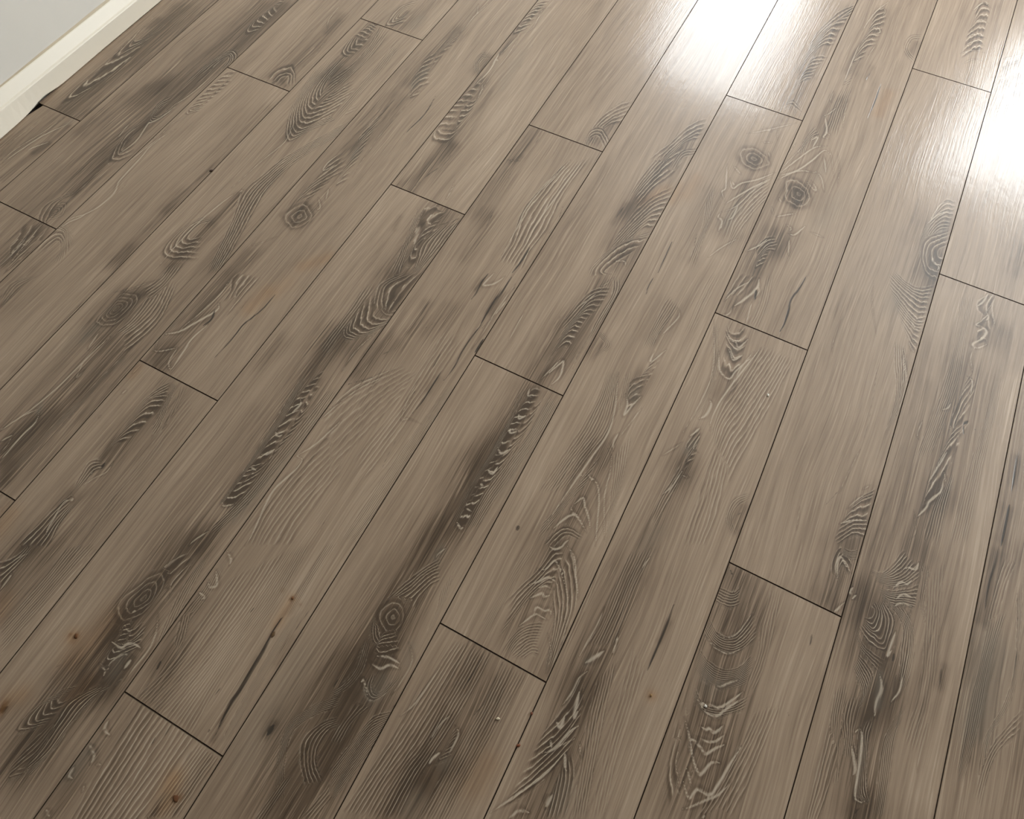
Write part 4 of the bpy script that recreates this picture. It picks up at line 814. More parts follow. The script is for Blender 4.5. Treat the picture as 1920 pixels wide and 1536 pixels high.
 ('K',(3,0.6),[(1.1993,0.394),(1.1555,0.3496),(1.1418,0.3339)]),
 ('F',(8,0.4,0.06),[[(1.2162,0.4248),(1.1814,0.3717),(1.1524,0.3182),(1.1401,0.2661)],[(1.2517,0.4257),(1.2218,0.3585),(1.2009,0.2814),(1.1901,0.2279)],[(1.2863,0.4612),(1.2566,0.3597),(1.238,0.2606),(1.2213,0.1825)]]),
 ('K',(4,1),[(1.2643,0.6971),(1.262,0.6705),(1.2651,0.642),(1.2639,0.6217)]),
 ('T',(0.006,0.45),[(1.262,0.6705),(1.2608,0.6498)]),
 ('S',(4,0.9),[(1.2741,0.7022),(1.2685,0.6738),(1.2695,0.6643),(1.2869,0.6784),(1.298,0.7044)]),
 ('K',(6,1),[(1.3111,0.7112),(1.3103,0.6655),(1.3077,0.6396),(1.308,0.6011),(1.3106,0.574)]),
 ('T',(0.007,0.45),[(1.3103,0.6655),(1.3103,0.6119)]),
 ('K',(2.5,0.6),[(1.3304,0.706),(1.3272,0.6645),(1.3238,0.6093),(1.3123,0.5563)]),
 ('K',(4.5,0.95),[(1.3118,0.5793),(1.3081,0.5494),(1.3073,0.5078),(1.3107,0.4739),(1.3091,0.4424),(1.3074,0.4351)]),
 ('K',(5,1),[(1.3307,0.5519),(1.3311,0.5293),(1.3308,0.5156)]),
 ('S',(2.6,0.8),[(1.3259,0.6986),(1.3222,0.6277),(1.3228,0.5664),(1.3207,0.5194)]),
 ('S',(3,0.9),[(1.3281,0.6551),(1.325,0.6147)]),
 ('K',(3.6,0.9),[(1.2723,0.4852),(1.2751,0.4465)]),
 ('K',(4,0.95),[(1.2933,0.456),(1.2938,0.4215),(1.294,0.3751),(1.2907,0.3485)]),
 ('T',(0.006,0.35),[(1.294,0.4346),(1.2925,0.4038)]),
 ('K',(3,0.6),[(1.2696,0.3961),(1.2771,0.3455)]),
 ('K',(2.5,0.6),[(1.291,0.3041),(1.295,0.2552),(1.3001,0.2235)]),
 ('K',(2.2,0.5),[(1.2761,0.4515),(1.2727,0.4106),(1.2714,0.3675)]),
 ('T',(0.012,-0.08),[(1.3374,0.4271),(1.329,0.3359),(1.3208,0.238),(1.3218,0.1327)]),
 ('F',(9,0.75,0.05),[[(1.3216,0.4274),(1.3137,0.336),(1.3096,0.2321),(1.3077,0.1431),(1.3065,0.09)],[(1.3366,0.4698),(1.337,0.3481),(1.3363,0.231),(1.3357,0.1506),(1.3287,0.0893)]]),
 ('F',(6,0.5,0.06),[[(1.2541,0.5446),(1.2538,0.4355),(1.2535,0.3333),(1.2438,0.217)],[(1.2985,0.5306),(1.2976,0.4149),(1.2939,0.3056),(1.2857,0.1935)]]),
 ('S',(2.5,0.7),[(1.3166,0.3375),(1.2905,0.3361),(1.2788,0.33),(1.2675,0.3738),(1.2638,0.4189)]),
 ('K',(2,0.4),[(1.2935,0.2162),(1.2926,0.1604)]),
 ('T',(0.014,-0.08),[(1.3367,0.2126),(1.334,0.1251)]),
 ('T',(0.014,-0.06),[(1.2721,0.3347),(1.2666,0.252)]),
 ('S',(3.4,1),[(1.1488,-0.0479),(1.1668,-0.0679),(1.1582,-0.0756),(1.1482,-0.0678)]),
 ('S',(3.4,1),[(1.1472,-0.0153),(1.1619,-0.0244),(1.1649,-0.0329)]),
 ('S',(3.4,1),[(1.1481,-0.0905),(1.1614,-0.0932),(1.1581,-0.0981)]),
 ('F',(5,0.7,0.12),[[(1.1509,-0.0435),(1.149,-0.0642),(1.1507,-0.0891),(1.1473,-0.1163),(1.1483,-0.1437)],[(1.1598,-0.0121),(1.1596,-0.0356),(1.1668,-0.0679),(1.1663,-0.1127),(1.1639,-0.1449)]]),
 ('F',(4,0.7,0.12),[[(1.1462,-0.1325),(1.1573,-0.1544),(1.1647,-0.1717)],[(1.1579,-0.1202),(1.1735,-0.152),(1.1809,-0.1781)]]),
 ('T',(0.014,0.28),[(1.1455,-0.1141),(1.1548,-0.1557),(1.168,-0.1966)]),
 ('K',(4,0.9),[(1.163,-0.1992),(1.166,-0.2152)]),
 ('F',(20,0.55,0.04),[[(1.1778,-0.0492),(1.1773,-0.1348),(1.1772,-0.1948),(1.1642,-0.2617)],[(1.2361,0.0343),(1.2381,-0.0659),(1.2301,-0.1644),(1.2146,-0.2631)],[(1.2664,0.0637),(1.2742,-0.0377),(1.2664,-0.1572),(1.2766,-0.2633)]]),
 ('T',(0.02,-0.1),[(1.2432,-0.0346),(1.2416,-0.1166),(1.2417,-0.2044)]),
 ('T',(0.016,0.2),[(1.171,-0.2126),(1.1739,-0.2566)]),
 ('T',(0.014,0.1),[(1.1819,-0.1835),(1.1951,-0.2567)]),
 ('T',(0.01,-0.1),[(1.2475,-0.1196),(1.2499,-0.154),(1.232,-0.2095)]),
 ('K',(6,1),[(1.2925,-0.0626),(1.293,-0.0869),(1.2966,-0.115),(1.2977,-0.1438),(1.2994,-0.1773),(1.2989,-0.2028),(1.3058,-0.2454)]),
 ('T',(0.004,0.4),[(1.2971,-0.1295),(1.2982,-0.1976),(1.3065,-0.2504)]),
 ('K',(2.5,0.6),[(1.2944,-0.0554),(1.2955,-0.0856)]),
 ('K',(3,0.6),[(1.245,-0.0655),(1.2416,-0.0798)]),
 ('K',(3,0.6),[(1.2719,-0.1859),(1.2693,-0.2042)]),
 ('K',(2,0.4),[(1.2642,-0.1229),(1.2639,-0.1584)]),
 ('F',(8,0.75,0.04),[[(1.3062,-0.0524),(1.3066,-0.1098),(1.3101,-0.1689),(1.3196,-0.2542)],[(1.3185,-0.0304),(1.3218,-0.093),(1.3244,-0.1699),(1.3293,-0.2412)]]),
 ('F',(5,0.8,0.05),[[(1.3039,0.0832),(1.3037,-0.0096),(1.3062,-0.0524)],[(1.2878,0.0748),(1.29,-0.0103),(1.2944,-0.0554)]]),
 ('K',(3,0.5),[(1.3278,-0.0035),(1.3218,-0.093),(1.3257,-0.1263)]),
 ('T',(0.006,0.25),[(1.3255,-0.079),(1.3276,-0.1195)]),
 ('K',(6,0.6),[(1.2926,-0.2416),(1.2933,-0.2466)]),
 ('O',(0.004,0.7),[(1.2902,-0.0278)]),
 ('O',(0.004,0.35),[(1.2683,-0.0248)]),
 ('O',(0.003,0.4),[(1.3076,-0.0298)]),
 ('O',(0.004,0.5),[(1.2959,-0.0884)]),
 ('Y',(0.01,0.2975),[(1.2897,-0.0296),(1.2924,-0.0719)]),
 ('F',(13,0.75,0.04),[[(1.1756,-0.2585),(1.1792,-0.3325),(1.1847,-0.3936),(1.1895,-0.4304)],[(1.2306,-0.2575),(1.2326,-0.3384),(1.23,-0.4093)],[(1.2837,-0.2596),(1.2816,-0.3482),(1.278,-0.3892)]]),
 ('F',(9,0.8,0.04),[[(1.2891,-0.2621),(1.2832,-0.3424),(1.2805,-0.3772)],[(1.3308,-0.2641),(1.3257,-0.3538)]]),
 ('T',(0.022,0.22),[(1.1662,-0.2718),(1.17,-0.3451),(1.1721,-0.4126)]),
 ('T',(0.012,-0.12),[(1.2726,-0.2707),(1.2725,-0.3455)]),
 ('S',(4,1),[(1.1485,-0.303),(1.1522,-0.3146),(1.166,-0.3181)]),
 ('S',(4,1),[(1.1443,-0.3401),(1.163,-0.3487),(1.1666,-0.3599)]),
 ('S',(3,0.8),[(1.1736,-0.3563),(1.1805,-0.3526)]),
 ('S',(4,1),[(1.1472,-0.3725),(1.1485,-0.3847),(1.1564,-0.3857)]),
 ('S',(2.5,0.8),[(1.1774,-0.3823),(1.1808,-0.3931)]),
 ('S',(4,0.8),[(1.1496,-0.4316),(1.1622,-0.4373)]),
 ('G',(0.014,0.4),[(1.1503,-0.3501),(1.1492,-0.3818)]),
 ('T',(0.009,0.2),[(1.156,-0.3524),(1.1508,-0.3835)]),
 ('T',(0.016,0.25),[(1.1478,-0.4053),(1.1586,-0.4406)]),
 ('K',(4,0.6),[(1.226,-0.2842),(1.2301,-0.3007)]),
 ('K',(4,0.5),[(1.237,-0.2569),(1.2387,-0.283)]),
 ('K',(4,0.5),[(1.171,-0.2693),(1.171,-0.2967)]),
 ('K',(4,0.5),[(1.2881,-0.2732),(1.2877,-0.2969)]),
 ('K',(9,0.7),[(1.292,-0.3527),(1.291,-0.3704)]),
 ('T',(0.006,0.4),[(1.2898,-0.3539),(1.2896,-0.3725)]),
 ('Y',(0.016,0.425),[(1.2881,-0.3172),(1.2951,-0.3486)]),
 ('O',(0.007,0.5),[(1.3067,-0.3352)]),
 ('O',(0.004,0.4),[(1.3128,-0.3307)]),
 ('G',(0.008,0.3),[(1.2915,-0.3406),(1.2868,-0.3505)]),
 ('T',(0.008,0.15),[(1.3165,-0.2793),(1.3177,-0.3443)]),
 ('T',(0.026,-0.09),[(1.2968,0.2052),(1.288,-0.0075),(1.2803,-0.1923)]),
],
7: [
 ('T',(0.014,0.05),[(1.3767,1.1782),(1.3652,1.0415),(1.3691,0.8823),(1.3719,0.7715)]),
 ('F',(7,0.9,0.12),[[(1.4788,1.2572),(1.4525,1.1667),(1.4414,1.0871),(1.4397,1.0093)],[(1.5009,1.2108),(1.4783,1.1676),(1.4627,1.0982),(1.4511,1.0327)],[(1.5112,1.1723),(1.5003,1.1117),(1.4787,1.0588),(1.4675,0.9837)]]),
 ('T',(0.014,0.3),[(1.4779,1.1799),(1.4637,1.0747),(1.4517,0.9812)]),
 ('F',(8,0.9,0.12),[[(1.5168,1.1023),(1.4846,1.0443),(1.4675,0.9837),(1.4586,0.9068)],[(1.5266,1.0661),(1.4994,1.0288),(1.4791,0.956),(1.4605,0.8648)],[(1.5246,1.0077),(1.5058,0.9923),(1.4867,0.9379),(1.4724,0.8657)],[(1.5223,0.9619),(1.5003,0.9449),(1.4883,0.8953),(1.4737,0.8348)]]),
 ('Y',(0.014,0.2975),[(1.5065,1.0851),(1.4696,1.0191)]),
 ('T',(0.016,0.28),[(1.4785,1.018),(1.472,0.8761)]),
 ('K',(5,0.7),[(1.4423,0.9934),(1.439,0.9519)]),
 ('T',(0.008,0.3),[(1.4437,0.9999),(1.4395,0.941)]),
 ('F',(5,0.9,0.12),[[(1.5091,0.8847),(1.4869,0.8417),(1.4775,0.8079),(1.5044,0.8198)],[(1.5262,0.942),(1.4797,0.8962),(1.4557,0.8203),(1.4557,0.7843)],[(1.5257,0.9636),(1.473,0.8927),(1.4472,0.8211),(1.4454,0.7892)]]),
 ('T',(0.01,0.35),[(1.5069,0.8996),(1.4873,0.8315)]),
 ('S',(3,0.9),[(1.4817,0.8442),(1.5016,0.8545),(1.5104,0.8435)]),
 ('K',(2,0.3),[(1.3592,0.9967),(1.3508,0.8672)]),
 ('T',(0.018,0.1),[(1.3614,1.0698),(1.3565,0.9091)]),
 ('F',(5,0.9,0.12),[[(1.5104,1.34),(1.4812,1.298),(1.4629,1.2294),(1.4349,1.1451)],[(1.5189,1.3043),(1.4936,1.2649),(1.4765,1.2172),(1.4638,1.1601)],[(1.5182,1.2582),(1.4944,1.2394),(1.4827,1.2013),(1.4731,1.1587)]]),
 ('T',(0.012,0.35),[(1.506,1.291),(1.4973,1.2089)]),
 ('F',(3,0.8,0.12),[[(1.5267,1.2116),(1.5053,1.1879),(1.5047,1.1443)],[(1.5261,1.2366),(1.4936,1.207),(1.4884,1.142)]]),
 ('K',(2,0.3),[(1.416,1.5345),(1.4393,1.5619)]),
 ('T',(0.02,-0.06),[(1.3812,0.7274),(1.3791,0.5956),(1.3703,0.5226)]),
 ('S',(2.2,0.8),[(1.3738,0.6449),(1.3753,0.603),(1.3761,0.571)]),
 ('K',(3.5,0.6),[(1.4424,0.6757),(1.4381,0.6356)]),
 ('T',(0.011,0.25),[(1.4442,0.6719),(1.4373,0.6212)]),
 ('T',(0.016,0.4),[(1.4819,0.7797),(1.4815,0.7105),(1.4814,0.6349),(1.4813,0.5626),(1.4771,0.5168)]),
 ('T',(0.014,0.2),[(1.4331,0.5823),(1.4361,0.5302)]),
 ('F',(13,1.0,0.12),[[(1.505,0.7817),(1.4744,0.7608),(1.4601,0.7139),(1.4515,0.6567)],[(1.5074,0.7581),(1.4835,0.7408),(1.4709,0.6906),(1.4591,0.6326)],[(1.5023,0.7165),(1.4832,0.7066),(1.469,0.6611),(1.4622,0.602)],[(1.4907,0.6818),(1.4749,0.6736),(1.4671,0.6321),(1.4617,0.5791)],[(1.4904,0.6488),(1.4716,0.6391),(1.4688,0.5963),(1.4647,0.5495)],[(1.4904,0.6075),(1.4763,0.6048),(1.4669,0.5684),(1.4677,0.5205)]]),
 ('F',(3,0.9,0.12),[[(1.4993,0.8039),(1.5121,0.7655),(1.511,0.6971),(1.5131,0.633)],[(1.5106,0.8149),(1.5233,0.7763),(1.5208,0.6927),(1.5193,0.6362)]]),
 ('S',(2,0.6),[(1.4791,0.7682),(1.4917,0.7848),(1.5008,0.8098)]),
 ('S',(2.5,0.8),[(1.4623,0.7005),(1.4771,0.7374),(1.4906,0.7692)]),
 ('F',(5,0.6,0.12),[[(1.5072,0.6208),(1.5189,0.5472),(1.5197,0.5218)],[(1.5116,0.6785),(1.5142,0.5974),(1.5219,0.5487)]]),
 ('S',(3.4,1),[(1.4777,0.5387),(1.4887,0.5708),(1.4931,0.5776),(1.5005,0.5463),(1.4938,0.5212)]),
 ('S',(2.5,0.9),[(1.4707,0.5221),(1.4786,0.5524),(1.4867,0.5831)]),
 ('T',(0.009,-0.2),[(1.5007,0.542),(1.5014,0.5209)]),
 ('T',(0.022,-0.02),[(1.3777,0.5087),(1.3735,0.4039),(1.3718,0.3145),(1.3702,0.23)]),
 ('T',(0.013,0.12),[(1.4355,0.4866),(1.4378,0.3964),(1.431,0.3143)]),
 ('T',(0.014,0.42),[(1.4689,0.4954),(1.4661,0.4274),(1.4643,0.347),(1.4617,0.285),(1.4679,0.2228),(1.4693,0.1954)]),
 ('T',(0.022,0.25),[(1.4395,0.3187),(1.4343,0.2633),(1.436,0.1921)]),
 ('F',(14,1.0,0.1),[[(1.4821,0.5066),(1.4672,0.4988),(1.47,0.4707),(1.4882,0.4718),(1.4961,0.5011)],[(1.4849,0.4784),(1.4658,0.4643),(1.4687,0.4369),(1.4853,0.4333),(1.4931,0.4619)],[(1.4833,0.4445),(1.4603,0.4243),(1.466,0.3991),(1.4854,0.3972),(1.4986,0.4362)],[(1.4802,0.4145),(1.4561,0.3899),(1.4651,0.3591),(1.4826,0.3604),(1.4966,0.411)],[(1.4798,0.3589),(1.4586,0.344),(1.4674,0.3142),(1.4815,0.3215),(1.4915,0.3573)],[(1.4727,0.3245),(1.4606,0.3069),(1.4661,0.2836),(1.4816,0.2879),(1.49,0.3259)],[(1.4689,0.285),(1.4538,0.2735),(1.4609,0.2479),(1.479,0.2537),(1.486,0.2865)],[(1.4692,0.2522),(1.4558,0.238),(1.469,0.2022),(1.484,0.2066),(1.4958,0.2552)]]),
 ('S',(3,1),[(1.4612,0.4957),(1.465,0.4807),(1.4726,0.4805)]),
 ('S',(4,1),[(1.467,0.4401),(1.472,0.4304),(1.4804,0.443)]),
 ('S',(4,1),[(1.4656,0.4069),(1.4706,0.3974),(1.4805,0.4066)]),
 ('S',(4.5,1),[(1.4635,0.3622),(1.4749,0.3544),(1.4851,0.3695)]),
 ('S',(4.5,1),[(1.4658,0.3172),(1.479,0.3127),(1.4812,0.3289)]),
 ('S',(4,1),[(1.4673,0.2879),(1.4768,0.2836)]),
 ('S',(4,1),[(1.4659,0.2076),(1.4767,0.201),(1.4813,0.2051)]),
 ('S',(3.5,0.9),[(1.4671,0.2367),(1.4827,0.2341)]),
 ('T',(0.007,0.4),[(1.4748,0.4985),(1.4763,0.4657)]),
 ('T',(0.007,0.4),[(1.4738,0.456),(1.4727,0.4146)]),
 ('T',(0.008,0.45),[(1.4648,0.3944),(1.4631,0.3698)]),
 ('T',(0.008,0.45),[(1.4687,0.3455),(1.467,0.3216)]),
 ('T',(0.009,0.45),[(1.4681,0.2735),(1.4752,0.216)]),
 ('F',(4,0.8,0.06),[[(1.4535,0.496),(1.4619,0.4211),(1.4655,0.3515),(1.4629,0.2894),(1.4663,0.2008)],[(1.4462,0.4879),(1.4532,0.4166),(1.4569,0.3471),(1.4545,0.285),(1.455,0.202)]]),
 ('F',(7,0.7,0.05),[[(1.505,0.5057),(1.5018,0.4297),(1.4906,0.3453),(1.4823,0.2736),(1.4829,0.2024)],[(1.525,0.4951),(1.524,0.4292),(1.5151,0.3466),(1.5066,0.268),(1.5033,0.2096)]]),
 ('K',(3,0.4),[(1.5021,0.5042),(1.5065,0.4648)]),
 ('K',(2.5,0.4),[(1.5108,0.4264),(1.5104,0.3983)]),
 ('K',(3,0.4),[(1.4965,0.3407),(1.4872,0.2908)]),
 ('G',(0.012,0.22),[(1.5092,0.4744),(1.5104,0.3556),(1.51,0.288)]),
 ('T',(0.026,-0.03),[(1.341,-0.0124),(1.356,-0.1164),(1.3541,-0.2176)]),
 ('G',(0.034,0.22),[(1.3562,-0.0929),(1.3533,-0.1633),(1.3639,-0.239)]),
 ('K',(9,1),[(1.3754,-0.1931),(1.375,-0.2081)]),
 ('T',(0.005,0.5),[(1.3758,-0.1915),(1.3738,-0.2087)]),
 ('T',(0.01,0.12),[(1.36,-0.1903),(1.3729,-0.1808)]),
 ('T',(0.022,0.32),[(1.4148,-0.08),(1.4067,-0.1073),(1.4027,-0.1488),(1.4021,-0.1846),(1.4219,-0.2297),(1.4474,-0.2817)]),
 ('F',(7,0.8,0.08),[[(1.4509,-0.1237),(1.4208,-0.1559),(1.4063,-0.1905),(1.4233,-0.2316),(1.45,-0.2681)],[(1.4397,-0.1071),(1.4123,-0.1438),(1.393,-0.1812),(1.4071,-0.2271),(1.4297,-0.2662)]]),
 ('F',(5,0.7,0.08),[[(1.4544,-0.1384),(1.4326,-0.1634),(1.4261,-0.1909),(1.4415,-0.2169),(1.4644,-0.2357)],[(1.466,-0.146),(1.4558,-0.1594),(1.4538,-0.1844),(1.4648,-0.2048),(1.4871,-0.2188)]]),
 ('T',(0.024,0.28),[(1.452,-0.1587),(1.4605,-0.2122),(1.4675,-0.2663)]),
 ('F',(4,0.8,0.12),[[(1.4847,-0.1736),(1.4928,-0.2133),(1.4885,-0.2431),(1.4792,-0.2739)],[(1.5041,-0.2023),(1.5075,-0.2258),(1.5039,-0.2475),(1.5003,-0.2688)]]),
 ('F',(4,0.6,0.12),[[(1.4301,-0.2408),(1.4259,-0.2781),(1.4237,-0.3086)],[(1.4426,-0.2318),(1.4396,-0.271),(1.4372,-0.3016)]]),
 ('K',(3,0.6),[(1.4259,-0.0916),(1.4247,-0.1093)]),
 ('T',(0.026,0.42),[(1.4442,0.1425),(1.4304,0.0627),(1.4346,0.002),(1.4458,-0.0463),(1.4557,-0.0818)]),
 ('F',(7,0.8,0.12),[[(1.4715,0.1432),(1.4567,0.1155),(1.4378,0.073),(1.4233,0.0304)],[(1.4819,0.1253),(1.468,0.1082),(1.4564,0.0762),(1.4394,0.0482)],[(1.4922,0.1078),(1.4835,0.0935),(1.4767,0.0708),(1.4817,0.0513)]]),
 ('S',(3,0.8),[(1.472,0.1603),(1.4647,0.143),(1.4651,0.1365)]),
 ('G',(0.008,0.35),[(1.4655,0.1536),(1.4651,0.1365)]),
 ('F',(6,0.8,0.12),[[(1.4586,0.0393),(1.4447,0.0289),(1.4433,0.0096),(1.4557,0.0008),(1.4648,0.0239)],[(1.463,0.0542),(1.4362,0.0371),(1.4342,0.008),(1.4539,-0.0123),(1.4716,0.0182)],[(1.4704,0.0643),(1.4265,0.0415),(1.4255,0.0004),(1.4496,-0.0265),(1.477,0.0149)]]),
 ('T',(0.01,0.25),[(1.4517,0.0172),(1.4517,0.029199999999999997)]),
 ('F',(3,0.4,0.001),[[(1.4551,0.0232),(1.4544,0.0246),(1.4532,0.0254),(1.4525,0.0259),(1.4515,0.0259),(1.4506,0.0249),(1.4503,0.0232),(1.4505,0.0218),(1.4515,0.021),(1.4525,0.0205),(1.4532,0.0205),(1.4544,0.0215),(1.4551,0.0232)],[(1.4616,0.0232),(1.4582,0.0289),(1.4542,0.0321),(1.451,0.034),(1.447,0.0341),(1.4438,0.0301),(1.442,0.0232),(1.4428,0.0175),(1.447,0.0143),(1.451,0.0124),(1.4541,0.0123),(1.4591,0.0163),(1.4616,0.0232)],[(1.4684,0.0232),(1.4626,0.0339),(1.4561,0.0398),(1.4496,0.0435),(1.4427,0.0437),(1.4367,0.0361),(1.4318,0.0232),(1.4336,0.0125),(1.4427,0.0066),(1.4496,0.0029),(1.456,0.0027),(1.4655,0.0103),(1.4684,0.0232)],[(1.476,0.0232),(1.4694,0.0396),(1.4602,0.0487),(1.4493,0.0544),(1.4398,0.0546),(1.4293,0.043),(1.4198,0.0232),(1.425,0.0068),(1.4397,-0.0023),(1.4493,-0.008),(1.4601,-0.0082),(1.4734,0.0034),(1.476,0.0232)]]),
 ('K',(3.0,0.6),[(1.4499,0.028),(1.4478,0.0255),(1.4476,0.0214)]),
 ('K',(3.0,0.6),[(1.446,0.0227),(1.4476,0.0185),(1.4517,0.0164)]),
 ('K',(3.0,0.6),[(1.4538,0.023),(1.4534,0.0246),(1.452,0.0257)]),
 ('F',(4,1.0,0.12),[[(1.4618,0.007),(1.4521,-0.0042),(1.4564,-0.011),(1.465,-0.0035)],[(1.4737,0.0041),(1.4528,-0.0159),(1.4571,-0.0226),(1.4769,-0.0064)],[(1.4872,-0.007),(1.4536,-0.0275),(1.4607,-0.0386),(1.4756,-0.0308),(1.4939,-0.0124)]]),
 ('S',(4,0.9),[(1.4607,-0.0386),(1.4763,-0.0319),(1.4985,-0.0306)]),
 ('S',(4,1),[(1.455,-0.0503),(1.4755,-0.0514),(1.4851,-0.0406),(1.5026,-0.0372)]),
 ('T',(0.012,0.35),[(1.4607,0.0034),(1.4653,-0.0302)]),
 ('S',(3.4,0.9),[(1.4578,-0.075),(1.4711,-0.0852),(1.4804,-0.0945)]),
 ('S',(3,0.8),[(1.4596,-0.0826),(1.4603,-0.0737)]),
 ('G',(0.016,0.35),[(1.49,-0.064),(1.4863,-0.0886)]),
 ('G',(0.01,0.25),[(1.4997,-0.0005),(1.5085,-0.0255)]),
 ('S',(3,0.6),[(1.4944,0.0028),(1.5132,-0.0172),(1.5145,-0.0512),(1.5106,-0.0759)]),
 ('F',(3,0.8,0.12),[[(1.4649,-0.0656),(1.4686,-0.0865),(1.4879,-0.0961),(1.503,-0.0742),(1.5116,-0.0412)],[(1.4733,-0.0583),(1.4795,-0.078),(1.4922,-0.0827),(1.4998,-0.0589)]]),
 ('F',(5,0.7,0.06),[[(1.4994,0.0954),(1.5103,0.0538),(1.5132,-0.0172),(1.5101,-0.0649)],[(1.5016,0.1388),(1.5143,0.0871),(1.5164,0.0323),(1.5163,-0.033)]]),
 ('F',(4,0.8,0.12),[[(1.4417,-0.0246),(1.4522,-0.0664),(1.4467,-0.0979),(1.4308,-0.123)],[(1.4287,-0.0254),(1.4395,-0.0672),(1.4341,-0.0988),(1.4217,-0.1193)]]),
 ('T',(0.01,0.3),[(1.4461,-0.052),(1.4439,-0.0937)]),
 ('K',(5,0.7),[(1.5244,-0.0827),(1.5235,-0.0915)]),
 ('K',(2.5,0.4),[(1.5279,-0.0036),(1.5257,-0.0848)]),
 ('T',(0.024,0.36),[(1.5167,-0.106),(1.4996,-0.158),(1.493,-0.1953)]),
 ('F',(14,0.8,0.06),[[(1.5248,-0.0936),(1.5024,-0.1135),(1.4922,-0.1565),(1.4837,-0.2001)],[(1.5267,-0.1117),(1.5122,-0.1434),(1.5044,-0.1842),(1.5004,-0.2245)],[(1.5298,-0.1316),(1.5239,-0.1663),(1.5171,-0.2032),(1.5113,-0.2313)]]),
 ('F',(4,0.7,0.12),[[(1.4675,-0.1095),(1.4646,-0.144),(1.4639,-0.1712)],[(1.4944,-0.1011),(1.4811,-0.13),(1.4807,-0.1678)]]),
 ('T',(0.014,0.25),[(1.4578,-0.1146),(1.4605,-0.1569)]),
 ('T',(0.026,0.165),[(1.4808,0.517),(1.4611,0.2037),(1.4639,-0.0539),(1.4654,-0.2546)]),
 ('T',(0.036,0.12),[(1.4489,0.0009),(1.4371,-0.1605),(1.4386,-0.2951)]),
 ('T',(0.024,0.135),[(1.4878,1.2684),(1.5096,0.9225),(1.5,0.6198)]),
],
8: [
 ('Y',(0.014,0.255),[(1.5238,1.106),(1.5304,1.0565)]),
 ('K',(4,0.8),[(1.5721,0.9496),(1.5746,0.8821),(1.5759,0.859)]),
 ('F',(10,1.0,0.12),[[(1.7171,1.9319),(1.6828,1.8804),(1.659,1.794),(1.644,1.6991)],[(1.7186,1.9074),(1.7012,1.865),(1.669,1.7751),(1.6479,1.6702)],[(1.7111,1.8455),(1.684,1.8232),(1.6646,1.741),(1.6476,1.6397)],[(1.7056,1.7782),(1.6789,1.7564),(1.662,1.6852),(1.6512,1.5968)],[(1.7087,1.7326),(1.6783,1.7091),(1.6634,1.6328),(1.651,1.5673)]]),
 ('T',(0.015,0.36),[(1.7038,1.8913),(1.6828,1.7426),(1.6709,1.607)]),
 ('F',(7,0.8,0.12),[[(1.7098,1.6948),(1.6757,1.6694),(1.667,1.605),(1.6626,1.5588)],[(1.6948,1.6343),(1.6709,1.607),(1.6644,1.5526),(1.6619,1.5014)],[(1.6919,1.5813),(1.6722,1.5566),(1.6658,1.5034),(1.6615,1.4594)]]),
 ('T',(0.014,0.28),[(1.6747,1.5942),(1.6711,1.4713)]),
 ('K',(3,0.4),[(1.6285,1.9029),(1.6283,1.8521)]),
 ('F',(2,0.8,0.12),[[(1.7103,1.4574),(1.6711,1.4713),(1.6537,1.4417)],[(1.6957,1.4772),(1.6694,1.4913),(1.6554,1.4221)]]),
 ('S',(3,0.8),[(1.7039,1.4204),(1.6643,1.3799),(1.6344,1.3511),(1.6103,1.332)]),
 ('S',(2,0.6),[(1.6345,1.3644),(1.6604,1.3647),(1.6363,1.372)]),
 ('K',(2,0.4),[(1.6667,1.428),(1.6701,1.4029)]),
 ('S',(2,0.6),[(1.6664,1.4009),(1.6803,1.3424)]),
 ('S',(2.5,0.8),[(1.6489,1.3197),(1.6747,1.333)]),
 ('S',(2.5,0.8),[(1.6724,1.2999),(1.6855,1.2784)]),
 ('T',(0.008,0.25),[(1.6759,1.4125),(1.6894,1.4398)]),
 ('T',(0.017,0.5),[(1.6466,1.2532400000000001),(1.6466,1.26956)]),
 ('F',(3,0.4,0.001),[[(1.6546,1.2614),(1.6542,1.2634),(1.6522,1.2644),(1.6507,1.265),(1.6492,1.265),(1.647,1.2637),(1.6463,1.2614),(1.6478,1.2594),(1.6493,1.2584),(1.6507,1.2578),(1.6523,1.2578),(1.6537,1.2591),(1.6546,1.2614)],[(1.6675,1.2614),(1.6648,1.2694),(1.6564,1.2736),(1.6507,1.2758),(1.6443,1.2758),(1.6359,1.2707),(1.6344,1.2614),(1.6393,1.2534),(1.6446,1.2492),(1.6507,1.247),(1.6567,1.247),(1.6626,1.2521),(1.6675,1.2614)],[(1.6823,1.2614),(1.6746,1.2764),(1.6588,1.2842),(1.6489,1.2884),(1.6361,1.2885),(1.6222,1.2788),(1.6202,1.2614),(1.6267,1.2464),(1.6367,1.2386),(1.6489,1.2344),(1.6594,1.2343),(1.6723,1.244),(1.6823,1.2614)],[(1.698,1.2614),(1.6819,1.2844),(1.6603,1.2964),(1.6457,1.3028),(1.6254,1.3029),(1.6077,1.2881),(1.6027,1.2614),(1.6085,1.2384),(1.6264,1.2264),(1.6457,1.22),(1.6612,1.2199),(1.6845,1.2347),(1.698,1.2614)]]),
 ('K',(3.0,0.6),[(1.6498,1.2555),(1.6529,1.2589),(1.6529,1.264)]),
 ('K',(3.0,0.6),[(1.6487,1.264),(1.6465,1.2647),(1.644,1.2636)]),
 ('K',(3.0,0.6),[(1.6377,1.2654),(1.6371,1.259),(1.6418,1.2532)]),
 ('T',(0.007,0.3),[(1.6558,1.2724),(1.6464,1.2364)]),
 ('K',(3,0.5),[(1.6752,1.2514),(1.652,1.2579),(1.6359,1.2809)]),
